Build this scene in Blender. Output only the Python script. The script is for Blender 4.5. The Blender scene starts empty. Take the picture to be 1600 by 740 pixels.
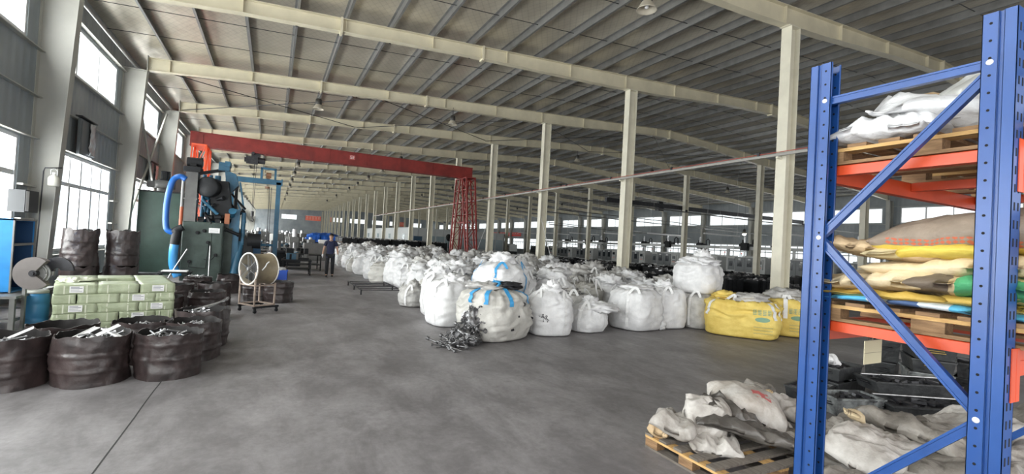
import bpy, bmesh, math, random
from mathutils import Vector, Matrix, noise, Euler
PI = math.pi
rad = math.radians
SC = bpy.context.scene
COL = SC.collection
# ------------------------------------------------------------ camera (all lengths in metres; hall runs along +Y)
EYE = Vector((0.0, 0.0, 1.72))
YAW, PITCH, ROLL, FPX = rad(27.027), rad(0.929), rad(3.153), 733.3
fwd = Vector((math.sin(YAW)*math.cos(PITCH), math.cos(YAW)*math.cos(PITCH), math.sin(PITCH)))
rgt = Vector((math.cos(YAW), -math.sin(YAW), 0)); upv = rgt.cross(fwd)
r2 = rgt*math.cos(ROLL) + upv*math.sin(ROLL); u2 = upv*math.cos(ROLL) - rgt*math.sin(ROLL)
cam = bpy.data.cameras.new('camera'); camo = bpy.data.objects.new('camera', cam); COL.objects.link(camo)
camo.matrix_world = Matrix((r2, u2, -fwd)).transposed().to_4x4(); camo.location = EYE
cam.sensor_width = 36.0; cam.sensor_fit = 'HORIZONTAL'; cam.lens = 36.0*FPX/1600.0
cam.clip_start = 0.05; cam.clip_end = 500
SC.camera = camo
# ------------------------------------------------------------ light
SC.view_settings.view_transform = 'Standard'; SC.view_settings.look = 'None'
SC.view_settings.gamma = 1.0; SC.view_settings.use_curve_mapping = False
SC.view_settings.exposure = -0.12
SC.cycles.max_bounces = 7; SC.cycles.diffuse_bounces = 5; SC.cycles.glossy_bounces = 3
SC.cycles.transparent_max_bounces = 12; SC.cycles.transmission_bounces = 4
SC.cycles.use_denoising = True
SC.cycles.caustics_reflective = False; SC.cycles.caustics_refractive = False
SC.cycles.sample_clamp_indirect = 6.0
SC.cycles.use_light_tree = True
W = bpy.data.worlds.new('overcast'); SC.world = W; W.use_nodes = True
bg = W.node_tree.nodes['Background']; bg.inputs[0].default_value = (0.95, 0.975, 1.0, 1); bg.inputs[1].default_value = 2.0
L_LEFT, L_RIGHT, L_BACK = 64.0, 8.0, 9.0       # radiance-like strengths of the daylight at the openings
def daylight(name, loc, rot, sx, sy, rad_, colr=(1.0, 0.985, 0.965)):
    l = bpy.data.lights.new(name, 'AREA'); l.shape = 'RECTANGLE'; l.size = sx; l.size_y = sy
    l.energy = rad_*sx*sy; l.color = colr
    o = bpy.data.objects.new(name, l); COL.objects.link(o); o.location = loc; o.rotation_euler = rot
    return o
# bay lines of the portal frames
Y0, BAY = 7.51, 6.0
YL = [Y0 + BAY*n for n in range(-2, 22)]           # -4.49 ... 133.51
YB, YE = YL[0], YL[-1]
XL, XR, XC = -4.62, 43.62, 19.5                    # inner wall faces and ridge
XA, XB = 11.52, 27.5                               # inner column rows
UZL, UZR = (5.35, 6.6), (5.05, 6.3)
LZL, LZR = (0.95, 3.37), (0.95, 3.05)
for i in range(len(YL)-1):
    yc = YL[i] + 3.0
    for (z0, z1) in (UZL, LZL):
        daylight('daylight_left', (XL-0.22, yc, (z0+z1)/2), (0, -PI/2, 0), z1-z0, 4.8, L_LEFT)
    for (z0, z1) in (UZR, LZR):
        daylight('daylight_right', (XR+0.22, yc, (z0+z1)/2), (0, PI/2, 0), z1-z0, 4.8, L_RIGHT)
daylight('daylight_gate', (5.5, YB-0.35, 2.6), (PI/2, 0, 0), 16.0, 5.0, L_BACK, (1.0, 0.98, 0.95))

# ------------------------------------------------------------ materials
def mat(name, c, rough=0.6, metal=0.0, var=0.0, vscale=4.0, bump=0.0, bscale=30.0, c2=None, spec=0.5, detail=4.0, stretch=None, clo=0.35, chi=0.65):
    m = bpy.data.materials.new(name); m.use_nodes = True
    nt = m.node_tree; N = nt.nodes; Lk = nt.links; b = N['Principled BSDF']
    b.inputs['Base Color'].default_value = (*c, 1); b.inputs['Roughness'].default_value = rough
    b.inputs['Metallic'].default_value = metal; b.inputs['Specular IOR Level'].default_value = spec
    tc = N.new('ShaderNodeTexCoord'); src = tc.outputs['Object']
    if stretch:
        mp = N.new('ShaderNodeMapping'); mp.inputs['Scale'].default_value = stretch; Lk.new(src, mp.inputs[0]); src = mp.outputs[0]
    if var or c2:
        n = N.new('ShaderNodeTexNoise'); n.inputs['Scale'].default_value = vscale; n.inputs['Detail'].default_value = detail; n.inputs['Roughness'].default_value = 0.6
        Lk.new(src, n.inputs['Vector'])
        r = N.new('ShaderNodeValToRGB'); Lk.new(n.outputs['Fac'], r.inputs[0])
        a = c2 if c2 else tuple(max(0, x*(1-var)) for x in c)
        hi = c if c2 else tuple(min(1, x*(1+var)) for x in c)
        r.color_ramp.elements[0].color = (*a, 1); r.color_ramp.elements[0].position = clo
        r.color_ramp.elements[1].color = (*hi, 1); r.color_ramp.elements[1].position = chi
        Lk.new(r.outputs[0], b.inputs['Base Color'])
    if bump:
        n = N.new('ShaderNodeTexNoise'); n.inputs['Scale'].default_value = bscale; n.inputs['Detail'].default_value = 5
        Lk.new(src, n.inputs['Vector'])
        bp = N.new('ShaderNodeBump'); bp.inputs['Strength'].default_value = bump; bp.inputs['Distance'].default_value = 0.02
        Lk.new(n.outputs['Fac'], bp.inputs['Height']); Lk.new(bp.outputs[0], b.inputs['Normal'])
    return m
def creased(m, scale=5.0, strength=0.6, dist=0.03, lac=2.2):
    nt = m.node_tree; N = nt.nodes; Lk = nt.links; b = N['Principled BSDF']; tc = N.new('ShaderNodeTexCoord')
    w = N.new('ShaderNodeTexNoise'); w.inputs['Scale'].default_value = scale*0.5; Lk.new(tc.outputs['Object'], w.inputs[0])
    mx = N.new('ShaderNodeMixRGB'); mx.inputs[0].default_value = 0.12; Lk.new(tc.outputs['Object'], mx.inputs[1]); Lk.new(w.outputs['Color'], mx.inputs[2])
    n = N.new('ShaderNodeTexNoise'); n.noise_type = 'RIDGED_MULTIFRACTAL'; n.inputs['Scale'].default_value = scale; n.inputs['Detail'].default_value = 3.0; n.inputs['Lacunarity'].default_value = lac
    Lk.new(mx.outputs[0], n.inputs['Vector'])
    bp = N.new('ShaderNodeBump'); bp.inputs['Strength'].default_value = strength; bp.inputs['Distance'].default_value = dist; Lk.new(n.outputs['Fac'], bp.inputs['Height'])
    if b.inputs['Normal'].links: Lk.new(b.inputs['Normal'].links[0].from_socket, bp.inputs['Normal'])
    Lk.new(bp.outputs[0], b.inputs['Normal']); return m
def emis(name, c, s):
    m = mat(name, c); b = m.node_tree.nodes['Principled BSDF']
    b.inputs['Emission Color'].default_value = (*c, 1); b.inputs['Emission Strength'].default_value = s
    return m
M = {}
M['cream'] = mat('cream_painted_steel', (0.62, 0.57, 0.43), 0.45, 0, 0.08, 1.5)
M['column'] = mat('cream_column_paint', (0.66, 0.63, 0.52), 0.45, 0, 0.07, 2.0)
M['wallc'] = mat('wall_column_paint', (0.40, 0.395, 0.36), 0.5, 0, 0.08, 1.2)
M['galv'] = mat('galvanised_steel', (0.24, 0.24, 0.235), 0.42, 0.5, 0.12, 3.0)
M['dark'] = mat('dark_steel', (0.035, 0.035, 0.04), 0.45, 0.4, 0.3, 8.0)
M['steel'] = mat('bare_steel', (0.42, 0.42, 0.43), 0.33, 0.8, 0.2, 14.0)
M['iron'] = mat('oily_iron', (0.17, 0.17, 0.175), 0.32, 0.6, 0.5, 25.0)
M['cloth'] = mat('white_woven_bag', (0.80, 0.80, 0.805), 0.62, 0, 0, 3.5, 0.35, 42.0, c2=(0.62, 0.62, 0.63))
M['cloth_grey'] = mat('greyish_woven_bag', (0.60, 0.59, 0.57), 0.62, 0, 0, 4.0, 0.4, 36.0, c2=(0.36, 0.35, 0.34))
M['cloth_dirty'] = mat('soiled_woven_bag', (0.60, 0.585, 0.55), 0.65, 0, 0, 3.0, 0.4, 40.0, c2=(0.44, 0.43, 0.40), clo=0.3, chi=0.7)
for _k in ('cloth', 'cloth_grey', 'cloth_dirty'): creased(M[_k], 4.5, 0.8, 0.045)
M['strap'] = mat('white_webbing', (0.80, 0.80, 0.80), 0.6, 0, 0.06, 30, 0.2, 200)
M['strap_blue'] = mat('blue_webbing', (0.05, 0.33, 0.66), 0.55, 0, 0.15, 12, 0.2, 200)
M['blue'] = mat('blue_rack_paint', (0.012, 0.062, 0.24), 0.32, 0, 0.10, 3.0)
M['orange'] = mat('orange_rack_paint', (0.60, 0.07, 0.02), 0.38, 0, 0.10, 4.0)
M['red'] = mat('crane_red_paint', (0.22, 0.022, 0.018), 0.5, 0, 0.2, 2.0)
M['redor'] = mat('orange_red_paint', (0.80, 0.10, 0.03), 0.5, 0, 0.1, 2.0)
M['white'] = mat('white_plastic', (0.80, 0.80, 0.80), 0.4)
M['wood'] = mat('pallet_wood', (0.32, 0.19, 0.095), 0.75, 0, 0, 6.0, 0.3, 60, c2=(0.17, 0.095, 0.045), stretch=(1, 8, 8))
M['wood_end'] = mat('pallet_edge_wood', (0.66, 0.42, 0.17), 0.75, 0, 0, 6.0, 0.3, 60, c2=(0.46, 0.27, 0.10), stretch=(1, 8, 8))
M['wood_grey'] = mat('weathered_pallet_wood', (0.20, 0.175, 0.15), 0.8, 0, 0, 5.0, 0.3, 60, c2=(0.11, 0.095, 0.08), stretch=(1, 8, 8))
M['glass'] = bpy.data.materials.new('window_glass'); M['glass'].use_nodes = True
_nt = M['glass'].node_tree; _nt.nodes.clear()
_o = _nt.nodes.new('ShaderNodeOutputMaterial'); _t = _nt.nodes.new('ShaderNodeBsdfTransparent'); _g = _nt.nodes.new('ShaderNodeBsdfGlossy'); _x = _nt.nodes.new('ShaderNodeMixShader')
_t.inputs[0].default_value = (0.93, 0.95, 0.95, 1); _g.inputs['Roughness'].default_value = 0.08; _x.inputs[0].default_value = 0.07
_nt.links.new(_t.outputs[0], _x.inputs[1]); _nt.links.new(_g.outputs[0], _x.inputs[2]); _nt.links.new(_x.outputs[0], _o.inputs[0])

# floor: worn grey concrete with large stains, fine speckle, sawn joints
def floor_mat():
    m = mat('concrete_floor', (0.2, 0.2, 0.2), 0.5); nt = m.node_tree; N = nt.nodes; Lk = nt.links; b = N['Principled BSDF']
    tc = N.new('ShaderNodeTexCoord')
    def nz(sc, det=5, r=0.6, dist=0.0, mp=None):
        n = N.new('ShaderNodeTexNoise'); n.inputs['Scale'].default_value = sc; n.inputs['Detail'].default_value = det
        n.inputs['Roughness'].default_value = r; n.inputs['Distortion'].default_value = dist
        if mp:
            q = N.new('ShaderNodeMapping'); q.inputs['Scale'].default_value = mp; q.inputs['Rotation'].default_value = (0, 0, 0.5); Lk.new(tc.outputs['Object'], q.inputs[0]); Lk.new(q.outputs[0], n.inputs[0])
        else: Lk.new(tc.outputs['Object'], n.inputs[0])
        return n.outputs['Fac']
    def ramp(f, a, ca, bb, cb):
        r = N.new('ShaderNodeValToRGB'); Lk.new(f, r.inputs[0]); e = r.color_ramp.elements
        e[0].position = a; e[0].color = (*ca, 1); e[1].position = bb; e[1].color = (*cb, 1); return r.outputs[0]
    base = ramp(nz(0.6, 7, 0.66, 0.2), 0.3, (0.165, 0.156, 0.160), 0.7, (0.285, 0.272, 0.278))
    st = ramp(nz(1.5, 7, 0.72, 0.35, (1, 0.5, 1)), 0.42, (0.55, 0.54, 0.54), 0.62, (1.1, 1.1, 1.1))
    mx = N.new('ShaderNodeMixRGB'); mx.blend_type = 'MULTIPLY'; mx.inputs[0].default_value = 0.7; Lk.new(base, mx.inputs[1]); Lk.new(st, mx.inputs[2])
    sp = ramp(nz(14, 4, 0.7), 0.35, (0.85, 0.85, 0.85), 0.7, (1.12, 1.12, 1.12))
    m2 = N.new('ShaderNodeMixRGB'); m2.blend_type = 'MULTIPLY'; m2.inputs[0].default_value = 0.8; Lk.new(mx.outputs[0], m2.inputs[1]); Lk.new(sp, m2.inputs[2])
    Lk.new(m2.outputs[0], b.inputs['Base Color'])
    rr = N.new('ShaderNodeMapRange'); Lk.new(nz(1.2, 5), rr.inputs[0]); rr.inputs[3].default_value = 0.38; rr.inputs[4].default_value = 0.66; Lk.new(rr.outputs[0], b.inputs['Roughness'])
    bp = N.new('ShaderNodeBump'); bp.inputs['Strength'].default_value = 0.18; bp.inputs['Distance'].default_value = 0.01; Lk.new(nz(9, 6), bp.inputs['Height']); Lk.new(bp.outputs[0], b.inputs['Normal'])
    return m
M['floor'] = floor_mat()
# roof lining: silvery foil blanket with faint wire-mesh diamonds, slightly glossy, ribs along X
def roof_mat():
    m = mat('foil_roof_lining', (0.5, 0.48, 0.44), 0.34, 0.45); nt = m.node_tree; N = nt.nodes; Lk = nt.links; b = N['Principled BSDF']
    tc = N.new('ShaderNodeTexCoord')
    n = N.new('ShaderNodeTexNoise'); n.inputs['Scale'].default_value = 0.8; n.inputs['Detail'].default_value = 6; Lk.new(tc.outputs['Object'], n.inputs[0])
    r = N.new('ShaderNodeValToRGB'); Lk.new(n.outputs['Fac'], r.inputs[0]); e = r.color_ramp.elements
    e[0].position = .3; e[0].color = (0.47, 0.43, 0.35, 1); e[1].position = .7; e[1].color = (0.63, 0.58, 0.48, 1)
    outs = r.outputs[0]
    for sgn in (1, -1):
        mp = N.new('ShaderNodeMapping'); mp.inputs['Rotation'].default_value = (0, 0, sgn*rad(32)); Lk.new(tc.outputs['Object'], mp.inputs[0])
        w = N.new('ShaderNodeTexWave'); w.inputs['Scale'].default_value = 1.9; w.inputs['Distortion'].default_value = 0.4; Lk.new(mp.outputs[0], w.inputs[0])
        rr = N.new('ShaderNodeValToRGB'); Lk.new(w.outputs['Fac'], rr.inputs[0]); q = rr.color_ramp.elements
        q[0].position = 0.0; q[0].color = (0.80, 0.80, 0.80, 1); q[1].position = 0.12; q[1].color = (1, 1, 1, 1)
        mx = N.new('ShaderNodeMixRGB'); mx.blend_type = 'MULTIPLY'; mx.inputs[0].default_value = 0.6; Lk.new(outs, mx.inputs[1]); Lk.new(rr.outputs[0], mx.inputs[2]); outs = mx.outputs[0]
    Lk.new(outs, b.inputs['Base Color'])
    n2 = N.new('ShaderNodeTexNoise'); n2.inputs['Scale'].default_value = 3.0; n2.inputs['Detail'].default_value = 5; Lk.new(tc.outputs['Object'], n2.inputs[0])
    bp = N.new('ShaderNodeBump'); bp.inputs['Strength'].default_value = 0.5; bp.inputs['Distance'].default_value = 0.05; Lk.new(n2.outputs['Fac'], bp.inputs['Height']); Lk.new(bp.outputs[0], b.inputs['Normal'])
    return m
M['roof'] = roof_mat()
def wall_mat():
    m = mat('grey_sheet_wall', (0.27, 0.30, 0.315), 0.5); nt = m.node_tree; N = nt.nodes; Lk = nt.links; b = N['Principled BSDF']
    tc = N.new('ShaderNodeTexCoord'); sp = N.new('ShaderNodeSeparateXYZ'); Lk.new(tc.outputs['Object'], sp.inputs[0])
    ad = N.new('ShaderNodeMath'); ad.operation = 'ADD'; Lk.new(sp.outputs[0], ad.inputs[0]); Lk.new(sp.outputs[1], ad.inputs[1])
    mu = N.new('ShaderNodeMath'); mu.operation = 'MULTIPLY'; mu.inputs[1].default_value = 2*PI/0.3; Lk.new(ad.outputs[0], mu.inputs[0])
    si = N.new('ShaderNodeMath'); si.operation = 'SINE'; Lk.new(mu.outputs[0], si.inputs[0])
    bp = N.new('ShaderNodeBump'); bp.inputs['Strength'].default_value = 0.35; bp.inputs['Distance'].default_value = 0.02; Lk.new(si.outputs[0], bp.inputs['Height']); Lk.new(bp.outputs[0], b.inputs['Normal'])
    n = N.new('ShaderNodeTexNoise'); n.inputs['Scale'].default_value = 0.7; n.inputs['Detail'].default_value = 6; Lk.new(tc.outputs['Object'], n.inputs[0])
    r = N.new('ShaderNodeValToRGB'); Lk.new(n.outputs['Fac'], r.inputs[0]); e = r.color_ramp.elements
    e[0].position = .3; e[0].color = (0.20, 0.225, 0.24, 1); e[1].position = .7; e[1].color = (0.31, 0.335, 0.35, 1); Lk.new(r.outputs[0], b.inputs['Base Color'])
    return m
M['wall'] = wall_mat()

# ------------------------------------------------------------ mesh helpers
def basis(d):
    d = d.normalized(); a = Vector((0, 0, 1)) if abs(d.z) < 0.95 else Vector((1, 0, 0))
    u = d.cross(a).normalized(); v = u.cross(d).normalized(); return u, v
class MB:
    def __init__(s): s.v = []; s.f = []; s.m = []; s.sm = []
    def add(s, vs, fs, mi=0, smooth=False):
        n = len(s.v); s.v += [tuple(v) for v in vs]; s.f += [tuple(i+n for i in f) for f in fs]
        s.m += [mi]*len(fs); s.sm += [smooth]*len(fs); return s
    def box(s, x0, x1, y0, y1, z0, z1, mi=0, rot=None, about=None):
        vs = [Vector((x, y, z)) for x in (x0, x1) for y in (y0, y1) for z in (z0, z1)]
        if rot is not None:
            c = Vector(about) if about is not None else Vector(((x0+x1)/2, (y0+y1)/2, (z0+z1)/2))
            R_ = Euler(rot).to_matrix(); vs = [c + R_ @ (v-c) for v in vs]
        return s.add(vs, [(0, 1, 3, 2), (4, 6, 7, 5), (0, 4, 5, 1), (2, 3, 7, 6), (0, 2, 6, 4), (1, 5, 7, 3)], mi)
    def bbox(s, x0, x1, y0, y1, z0, z1, b=0.01, mi=0):   # box with chamfered vertical and top edges
        def ring(z, i): return [(x0+i+b, y0+i, z), (x1-i-b, y0+i, z), (x1-i, y0+i+b, z), (x1-i, y1-i-b, z), (x1-i-b, y1-i, z), (x0+i+b, y1-i, z), (x0+i, y1-i-b, z), (x0+i, y0+i+b, z)]
        rs = [ring(z0, b*.0), ring(z1-b, 0), ring(z1, b)]
        vs = [p for r in rs for p in r]; fs = []
        for k in range(2):
            for i in range(8): j = (i+1) % 8; fs.append((k*8+i, k*8+j, k*8+8+j, k*8+8+i))
        fs.append(tuple(range(7, -1, -1))); fs.append(tuple(range(16, 24)))
        return s.add(vs, fs, mi)
    def bar(s, p, q, w, h=None, mi=0, up=None):           # rectangular bar from p to q
        p = Vector(p); q = Vector(q); h = w if h is None else h
        if up is None: u, v = basis(q-p)
        else:
            d = (q-p).normalized(); v = (Vector(up) - d*Vector(up).dot(d)).normalized(); u = d.cross(v).normalized()
        vs = []
        for c in (p, q):
            for a, b_ in ((-1, -1), (1, -1), (1, 1), (-1, 1)): vs.append(c + u*(a*w/2) + v*(b_*h/2))
        return s.add(vs, [(3, 2, 1, 0), (4, 5, 6, 7), (0, 1, 5, 4), (1, 2, 6, 5), (2, 3, 7, 6), (3, 0, 4, 7)], mi)
    def cyl(s, p, q, r, r2=None, n=12, mi=0, caps=True, smooth=True):
        p = Vector(p); q = Vector(q); r2 = r if r2 is None else r2; u, v = basis(q-p); vs = []
        for c, rr in ((p, r), (q, r2)):
            for i in range(n): a = 2*PI*i/n; vs.append(c + u*(rr*math.cos(a)) + v*(rr*math.sin(a)))
        fs = [(i, (i+1) % n, n+(i+1) % n, n+i) for i in range(n)]
        s.add(vs, fs, mi, smooth)
        if caps: s.add(vs, [tuple(range(n-1, -1, -1)), tuple(range(n, 2*n))], mi)
        return s
    def lathe(s, c, prof, axis=(0, 0, 1), n=24, mi=0, smooth=True):   # prof: (radius, offset along axis)
        c = Vector(c); ax = Vector(axis).normalized(); u, v = basis(ax); vs = []; fs = []
        for (r, z) in prof:
            for i in range(n): a = 2*PI*i/n; vs.append(c + ax*z + u*(r*math.cos(a)) + v*(r*math.sin(a)))
        for k in range(len(prof)-1):
            for i in range(n): j = (i+1) % n; fs.append((k*n+i, k*n+j, k*n+n+j, k*n+n+i))
        return s.add(vs, fs, mi, smooth)
    def tube(s, pts, r, n=8, mi=0, flat=None, closed=False):
        pts = [Vector(p) for p in pts]; vs = []; fs = []; K = len(pts); up = None
        for k, p in enumerate(pts):
            d = (pts[min(k+1, K-1)] - pts[max(k-1, 0)]); d = d.normalized() if d.length > 1e-9 else Vector((0, 0, 1))
            if up is None: u, v = basis(d)
            else: v = (up - d*up.dot(d)).normalized(); u = d.cross(v).normalized()
            up = v; rr = r[k] if isinstance(r, (list, tuple)) else r
            for i in range(n): a = 2*PI*i/n; vs.append(p + u*(rr*math.cos(a)) + v*(rr*math.sin(a)))
        for k in range(K-1):
            for i in range(n): j = (i+1) % n; fs.append((k*n+i, k*n+j, k*n+n+j, k*n+n+i))
        fs.append(tuple(range(n-1, -1, -1))); fs.append(tuple(range((K-1)*n, K*n)))
        return s.add(vs, fs, mi, True)
    def ribbon(s, pts, nrm, w, t=0.004, mi=0):            # flat webbing strap; nrm: outward normals
        K = len(pts); vs = []
        for k in range(K):
            p = Vector(pts[k]); d = (Vector(pts[min(k+1, K-1)]) - Vector(pts[max(k-1, 0)])).normalized()
            n_ = Vector(nrm[k]).normalized(); sd = d.cross(n_).normalized()*(w/2)
            vs += [p-sd, p+sd, p+sd+n_*t, p-sd+n_*t]
        fs = [(3, 2, 1, 0), tuple((K-1)*4+i for i in range(4))]
        for k in range(K-1):
            for i in range(4): j = (i+1) % 4; fs.append((k*4+i, k*4+j, k*4+4+j, k*4+4+i))
        return s.add(vs, fs, mi, False)
    def torus(s, c, R_, r, axis=(0, 0, 1), n=16, k=6, mi=0):
        u, v = basis(Vector(axis)); c = Vector(c)
        return s.tube([c + u*(R_*math.cos(2*PI*i/n)) + v*(R_*math.sin(2*PI*i/n)) for i in range(n+1)], r, k, mi)
    def prism(s, poly, y0, y1, axis='Y', mi=0, smooth=False):         # poly: list of 2D points
        n = len(poly)
        def P(a, b, t): return {'Y': (a, t, b), 'X': (t, a, b), 'Z': (a, b, t)}[axis]
        vs = [P(a, b, y0) for a, b in poly] + [P(a, b, y1) for a, b in poly]
        s.add(vs, [tuple(range(n)), tuple(range(2*n-1, n-1, -1))], mi)
        return s.add(vs, [(i, n+i, n+(i+1) % n, (i+1) % n) for i in range(n)], mi, smooth)
    def sphere(s, c, r, n=12, k=8, mi=0, sc=(1, 1, 1)):
        c = Vector(c); vs = []; fs = []
        for a in range(k+1):
            th = PI*a/k
            for i in range(n):
                ph = 2*PI*i/n; vs.append(c + Vector((r*sc[0]*math.sin(th)*math.cos(ph), r*sc[1]*math.sin(th)*math.sin(ph), r*sc[2]*math.cos(th))))
        for a in range(k):
            for i in range(n): j = (i+1) % n; fs.append((a*n+i, a*n+n+i, a*n+n+j, a*n+j))
        return s.add(vs, fs, mi, True)
    def xf(s, mtx, start=0):
        for i in range(start, len(s.v)): s.v[i] = tuple(mtx @ Vector(s.v[i]))
        return s
    def mesh(s, name, mats):
        me = bpy.data.meshes.new(name); me.from_pydata(s.v, [], s.f)
        for m_ in (mats if isinstance(mats, (list, tuple)) else [mats]): me.materials.append(m_)
        me.polygons.foreach_set('material_index', s.m); me.polygons.foreach_set('use_smooth', s.sm)
        me.validate(); me.update(); return me
    def build(s, name, mats, parent=None, loc=None, rot=None, fix=True):
        me = s.mesh(name, mats)
        if fix:
            b = bmesh.new(); b.from_mesh(me); bmesh.ops.recalc_face_normals(b, faces=b.faces); b.to_mesh(me); b.free()
        return link(name, me, parent, loc, rot)
def link(name, me, parent=None, loc=None, rot=None):
    o = bpy.data.objects.new(name, me); COL.objects.link(o)
    if parent is not None: o.parent = parent
    if loc is not None: o.location = loc
    if rot is not None: o.rotation_euler = rot
    return o
def tag(o, label=None, cat=None, group=None, kind=None):
    if label: o['label'] = label
    if cat: o['category'] = cat
    if group: o['group'] = group
    if kind: o['kind'] = kind
    return o
def thing(name, label, cat, loc=(0, 0, 0), rz=0.0, group=None):
    o = bpy.data.objects.new(name, None); COL.objects.link(o); o.empty_display_size = 0.1
    o.location = loc; o.rotation_euler = (0, 0, rz); return tag(o, label, cat, group)
def kids(o): return [c for c in o.children]
def dup(root, loc=None, rot=None, label=None, group=None, scale=None):
    r = root.copy(); COL.objects.link(r)
    if loc is not None: r.location = loc
    if rot is not None: r.rotation_euler = rot if isinstance(rot, (tuple, list)) else (0, 0, rot)
    if scale is not None: r.scale = scale if isinstance(scale, (tuple, list)) else (scale,)*3
    if label: r['label'] = label
    if group: r['group'] = group
    for ch in list(root.children):
        c = ch.copy(); COL.objects.link(c); c.parent = r
        for g in list(ch.children):
            d = g.copy(); COL.objects.link(d); d.parent = c
    return r
def struct(o): o['kind'] = 'structure'; return o
def fb(p): return noise.noise(Vector(p))
def ridge(p):
    return 1.0 - abs(noise.noise(Vector(p)))*2.0
# ============================================================ STRUCTURE
def roof_z(x): return 8.58 - 0.056*abs(x-XC)           # top face of the rafters
DECK = 0.20
f = MB(); f.box(XL-0.3, XR+0.3, YB-12, YE+0.3, -0.2, 0.0)
struct(f.build('floor', M['floor']))
j = MB()
for k in range(7):                                    # sawn joints of the slab
    x = -1.0 + 6.0*k
    if k == 0:
        y = YB
        while y < 60: wx = [x+0.02*fb((0, q_*1.3, 4))+0.006*fb((0, q_*9, 2)) for q_ in (y, y+0.25)]; j.bar((wx[0], y, 0), (wx[1], y+.25, 0), 0.011, 0.003); y += 0.25
    elif k > 2: j.box(x-0.005, x+0.005, YB, YE, -0.001, 0.0015)
struct(j.build('trim_1', mat('joint_dark', (0.03, 0.03, 0.03), 0.9)))
# roof: one folded lining sheet; purlins are its parts
c = MB()
for (xa_, xb_) in ((XL-0.3, XC), (XC, XR+0.3)):
    za, zb = roof_z(xa_)+DECK, roof_z(xb_)+DECK
    c.add([(xa_, YB, za), (xb_, YB, zb), (xb_, YE, zb), (xa_, YE, za), (xa_, YB, za+.1), (xb_, YB, zb+.1), (xb_, YE, zb+.1), (xa_, YE, za+.1)],
          [(0, 1, 2, 3), (7, 6, 5, 4), (0, 4, 5, 1), (3, 2, 6, 7), (0, 3, 7, 4), (1, 5, 6, 2)])
ceil = struct(c.build('ceiling', M['roof']))
px = [-3.39 + 1.215*k for k in range(38)]
for x in px:
    if x > XR-0.5: continue
    z = roof_z(x); p = MB()
    p.box(x-0.003, x+0.003, YB, YE, z+0.0, z+DECK-0.002)
    p.box(x, x+0.06, YB, YE, z, z+0.004); p.box(x-0.06, x, YB, YE, z+DECK-0.006, z+DECK-0.002)
    p.box(x+0.057, x+0.06, YB, YE, z, z+0.02)
    p.build('purlin', M['galv'], ceil)
# thin dark sag rods that run across the purlins, two in every bay, plus the knee braces
s = MB()
for i in range(len(YL)-1):
    for fy in (2.0, 4.0):
        y = YL[i]+fy
        s.bar((XL, y, roof_z(XL)+.1), (XC, y, roof_z(XC)+.1), 0.014); s.bar((XC, y, roof_z(XC)+.1), (XR, y, roof_z(XR)+.1), 0.014)
s.build('sag_rod', M['dark'], ceil)
s = MB()
for i in range(len(YL)):
    for k, x in enumerate(px[1::2]):
        if x > XR-1: continue
        for sg in (1,):
            s.bar((x, YL[i]+sg*0.09, roof_z(x)-0.36), (x, YL[i]+sg*0.5, roof_z(x)+0.02), 0.05)
s.build('knee_brace', M['dark'], ceil)

def wall_long(name, x0, x1, ins, U, Lw, side):
    m = MB()
    m.box(x0, x1, YB, YE, 0, Lw[0]); m.box(x0, x1, YB, YE, Lw[1], U[0]); m.box(x0, x1, YB, YE, U[1], 7.62)
    for i in range(len(YL)-1):
        a, b = YL[i], YL[i+1]
        for z0, z1 in (Lw, U):
            m.box(x0, x1, a, a+0.6, z0, z1); m.box(x0, x1, b-0.6, b, z0, z1)
    w = struct(m.build(name, M['wall']))
    g = MB()                                            # horizontal girts
    for z in (Lw[1]+0.05, 4.3, U[0]-0.07, U[1]+0.08, Lw[0]-0.06):
        g.box(min(ins, ins+side*0.10), max(ins, ins+side*0.10), YB, YE, z-0.02, z+0.0)
    for i in range(len(YL)-1):                          # short girt stubs beside the columns
        for z in (2.4, 1.7):
            for (a, b) in ((YL[i], YL[i]+0.6), (YL[i+1]-0.6, YL[i+1])):
                g.box(min(ins, ins+side*0.10), max(ins, ins+side*0.10), a, b, z-0.02, z+0.02)
    g.build('girt', M['wallc'], w)
    return w
wl = wall_long('wall_left', XL-0.12, XL, XL, UZL, LZL, 1)
wr = wall_long('wall_right', XR, XR+0.12, XR, UZR, LZR, -1)
# far gable wall with its high windows
m = MB(); y0, y1 = YE, YE+0.12
ends = [(1.8, 5.4), (7.5, 11.2), (13.1, 17.0), (18.5, 22.5), (24.4, 27.6), (29.2, 32.6), (35, 38.4)]
m.box(XL, XR, y0, y1, 0, 5.1)
m.add([(XL, y0, 6.35), (XR, y0, 6.35), (XR, y0, roof_z(XR)+.2), (XC, y0, roof_z(XC)+.2), (XL, y0, roof_z(XL)+.2)], [(0, 1, 2, 3, 4)])
e = [XL] + [v for p in ends for v in p] + [XR]
for k in range(0, len(e), 2): m.box(e[k], e[k+1], y0, y1, 5.1, 6.35)
struct(m.build('wall_end', M['wall']))
# gable wall behind the viewer: wide open gateway
m = MB(); y0, y1 = YB-0.12, YB
m.box(XL, -2.5, y0, y1, 0, 5.7); m.box(21.5, XR, y0, y1, 0, 5.7)
m.add([(XL, y0, 5.7), (XR, y0, 5.7), (XR, y0, roof_z(XR)+.2), (XC, y0, roof_z(XC)+.2), (XL, y0, roof_z(XL)+.2)], [(0, 1, 2, 3, 4)])
struct(m.build('wall_back', M['wall']))

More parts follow.
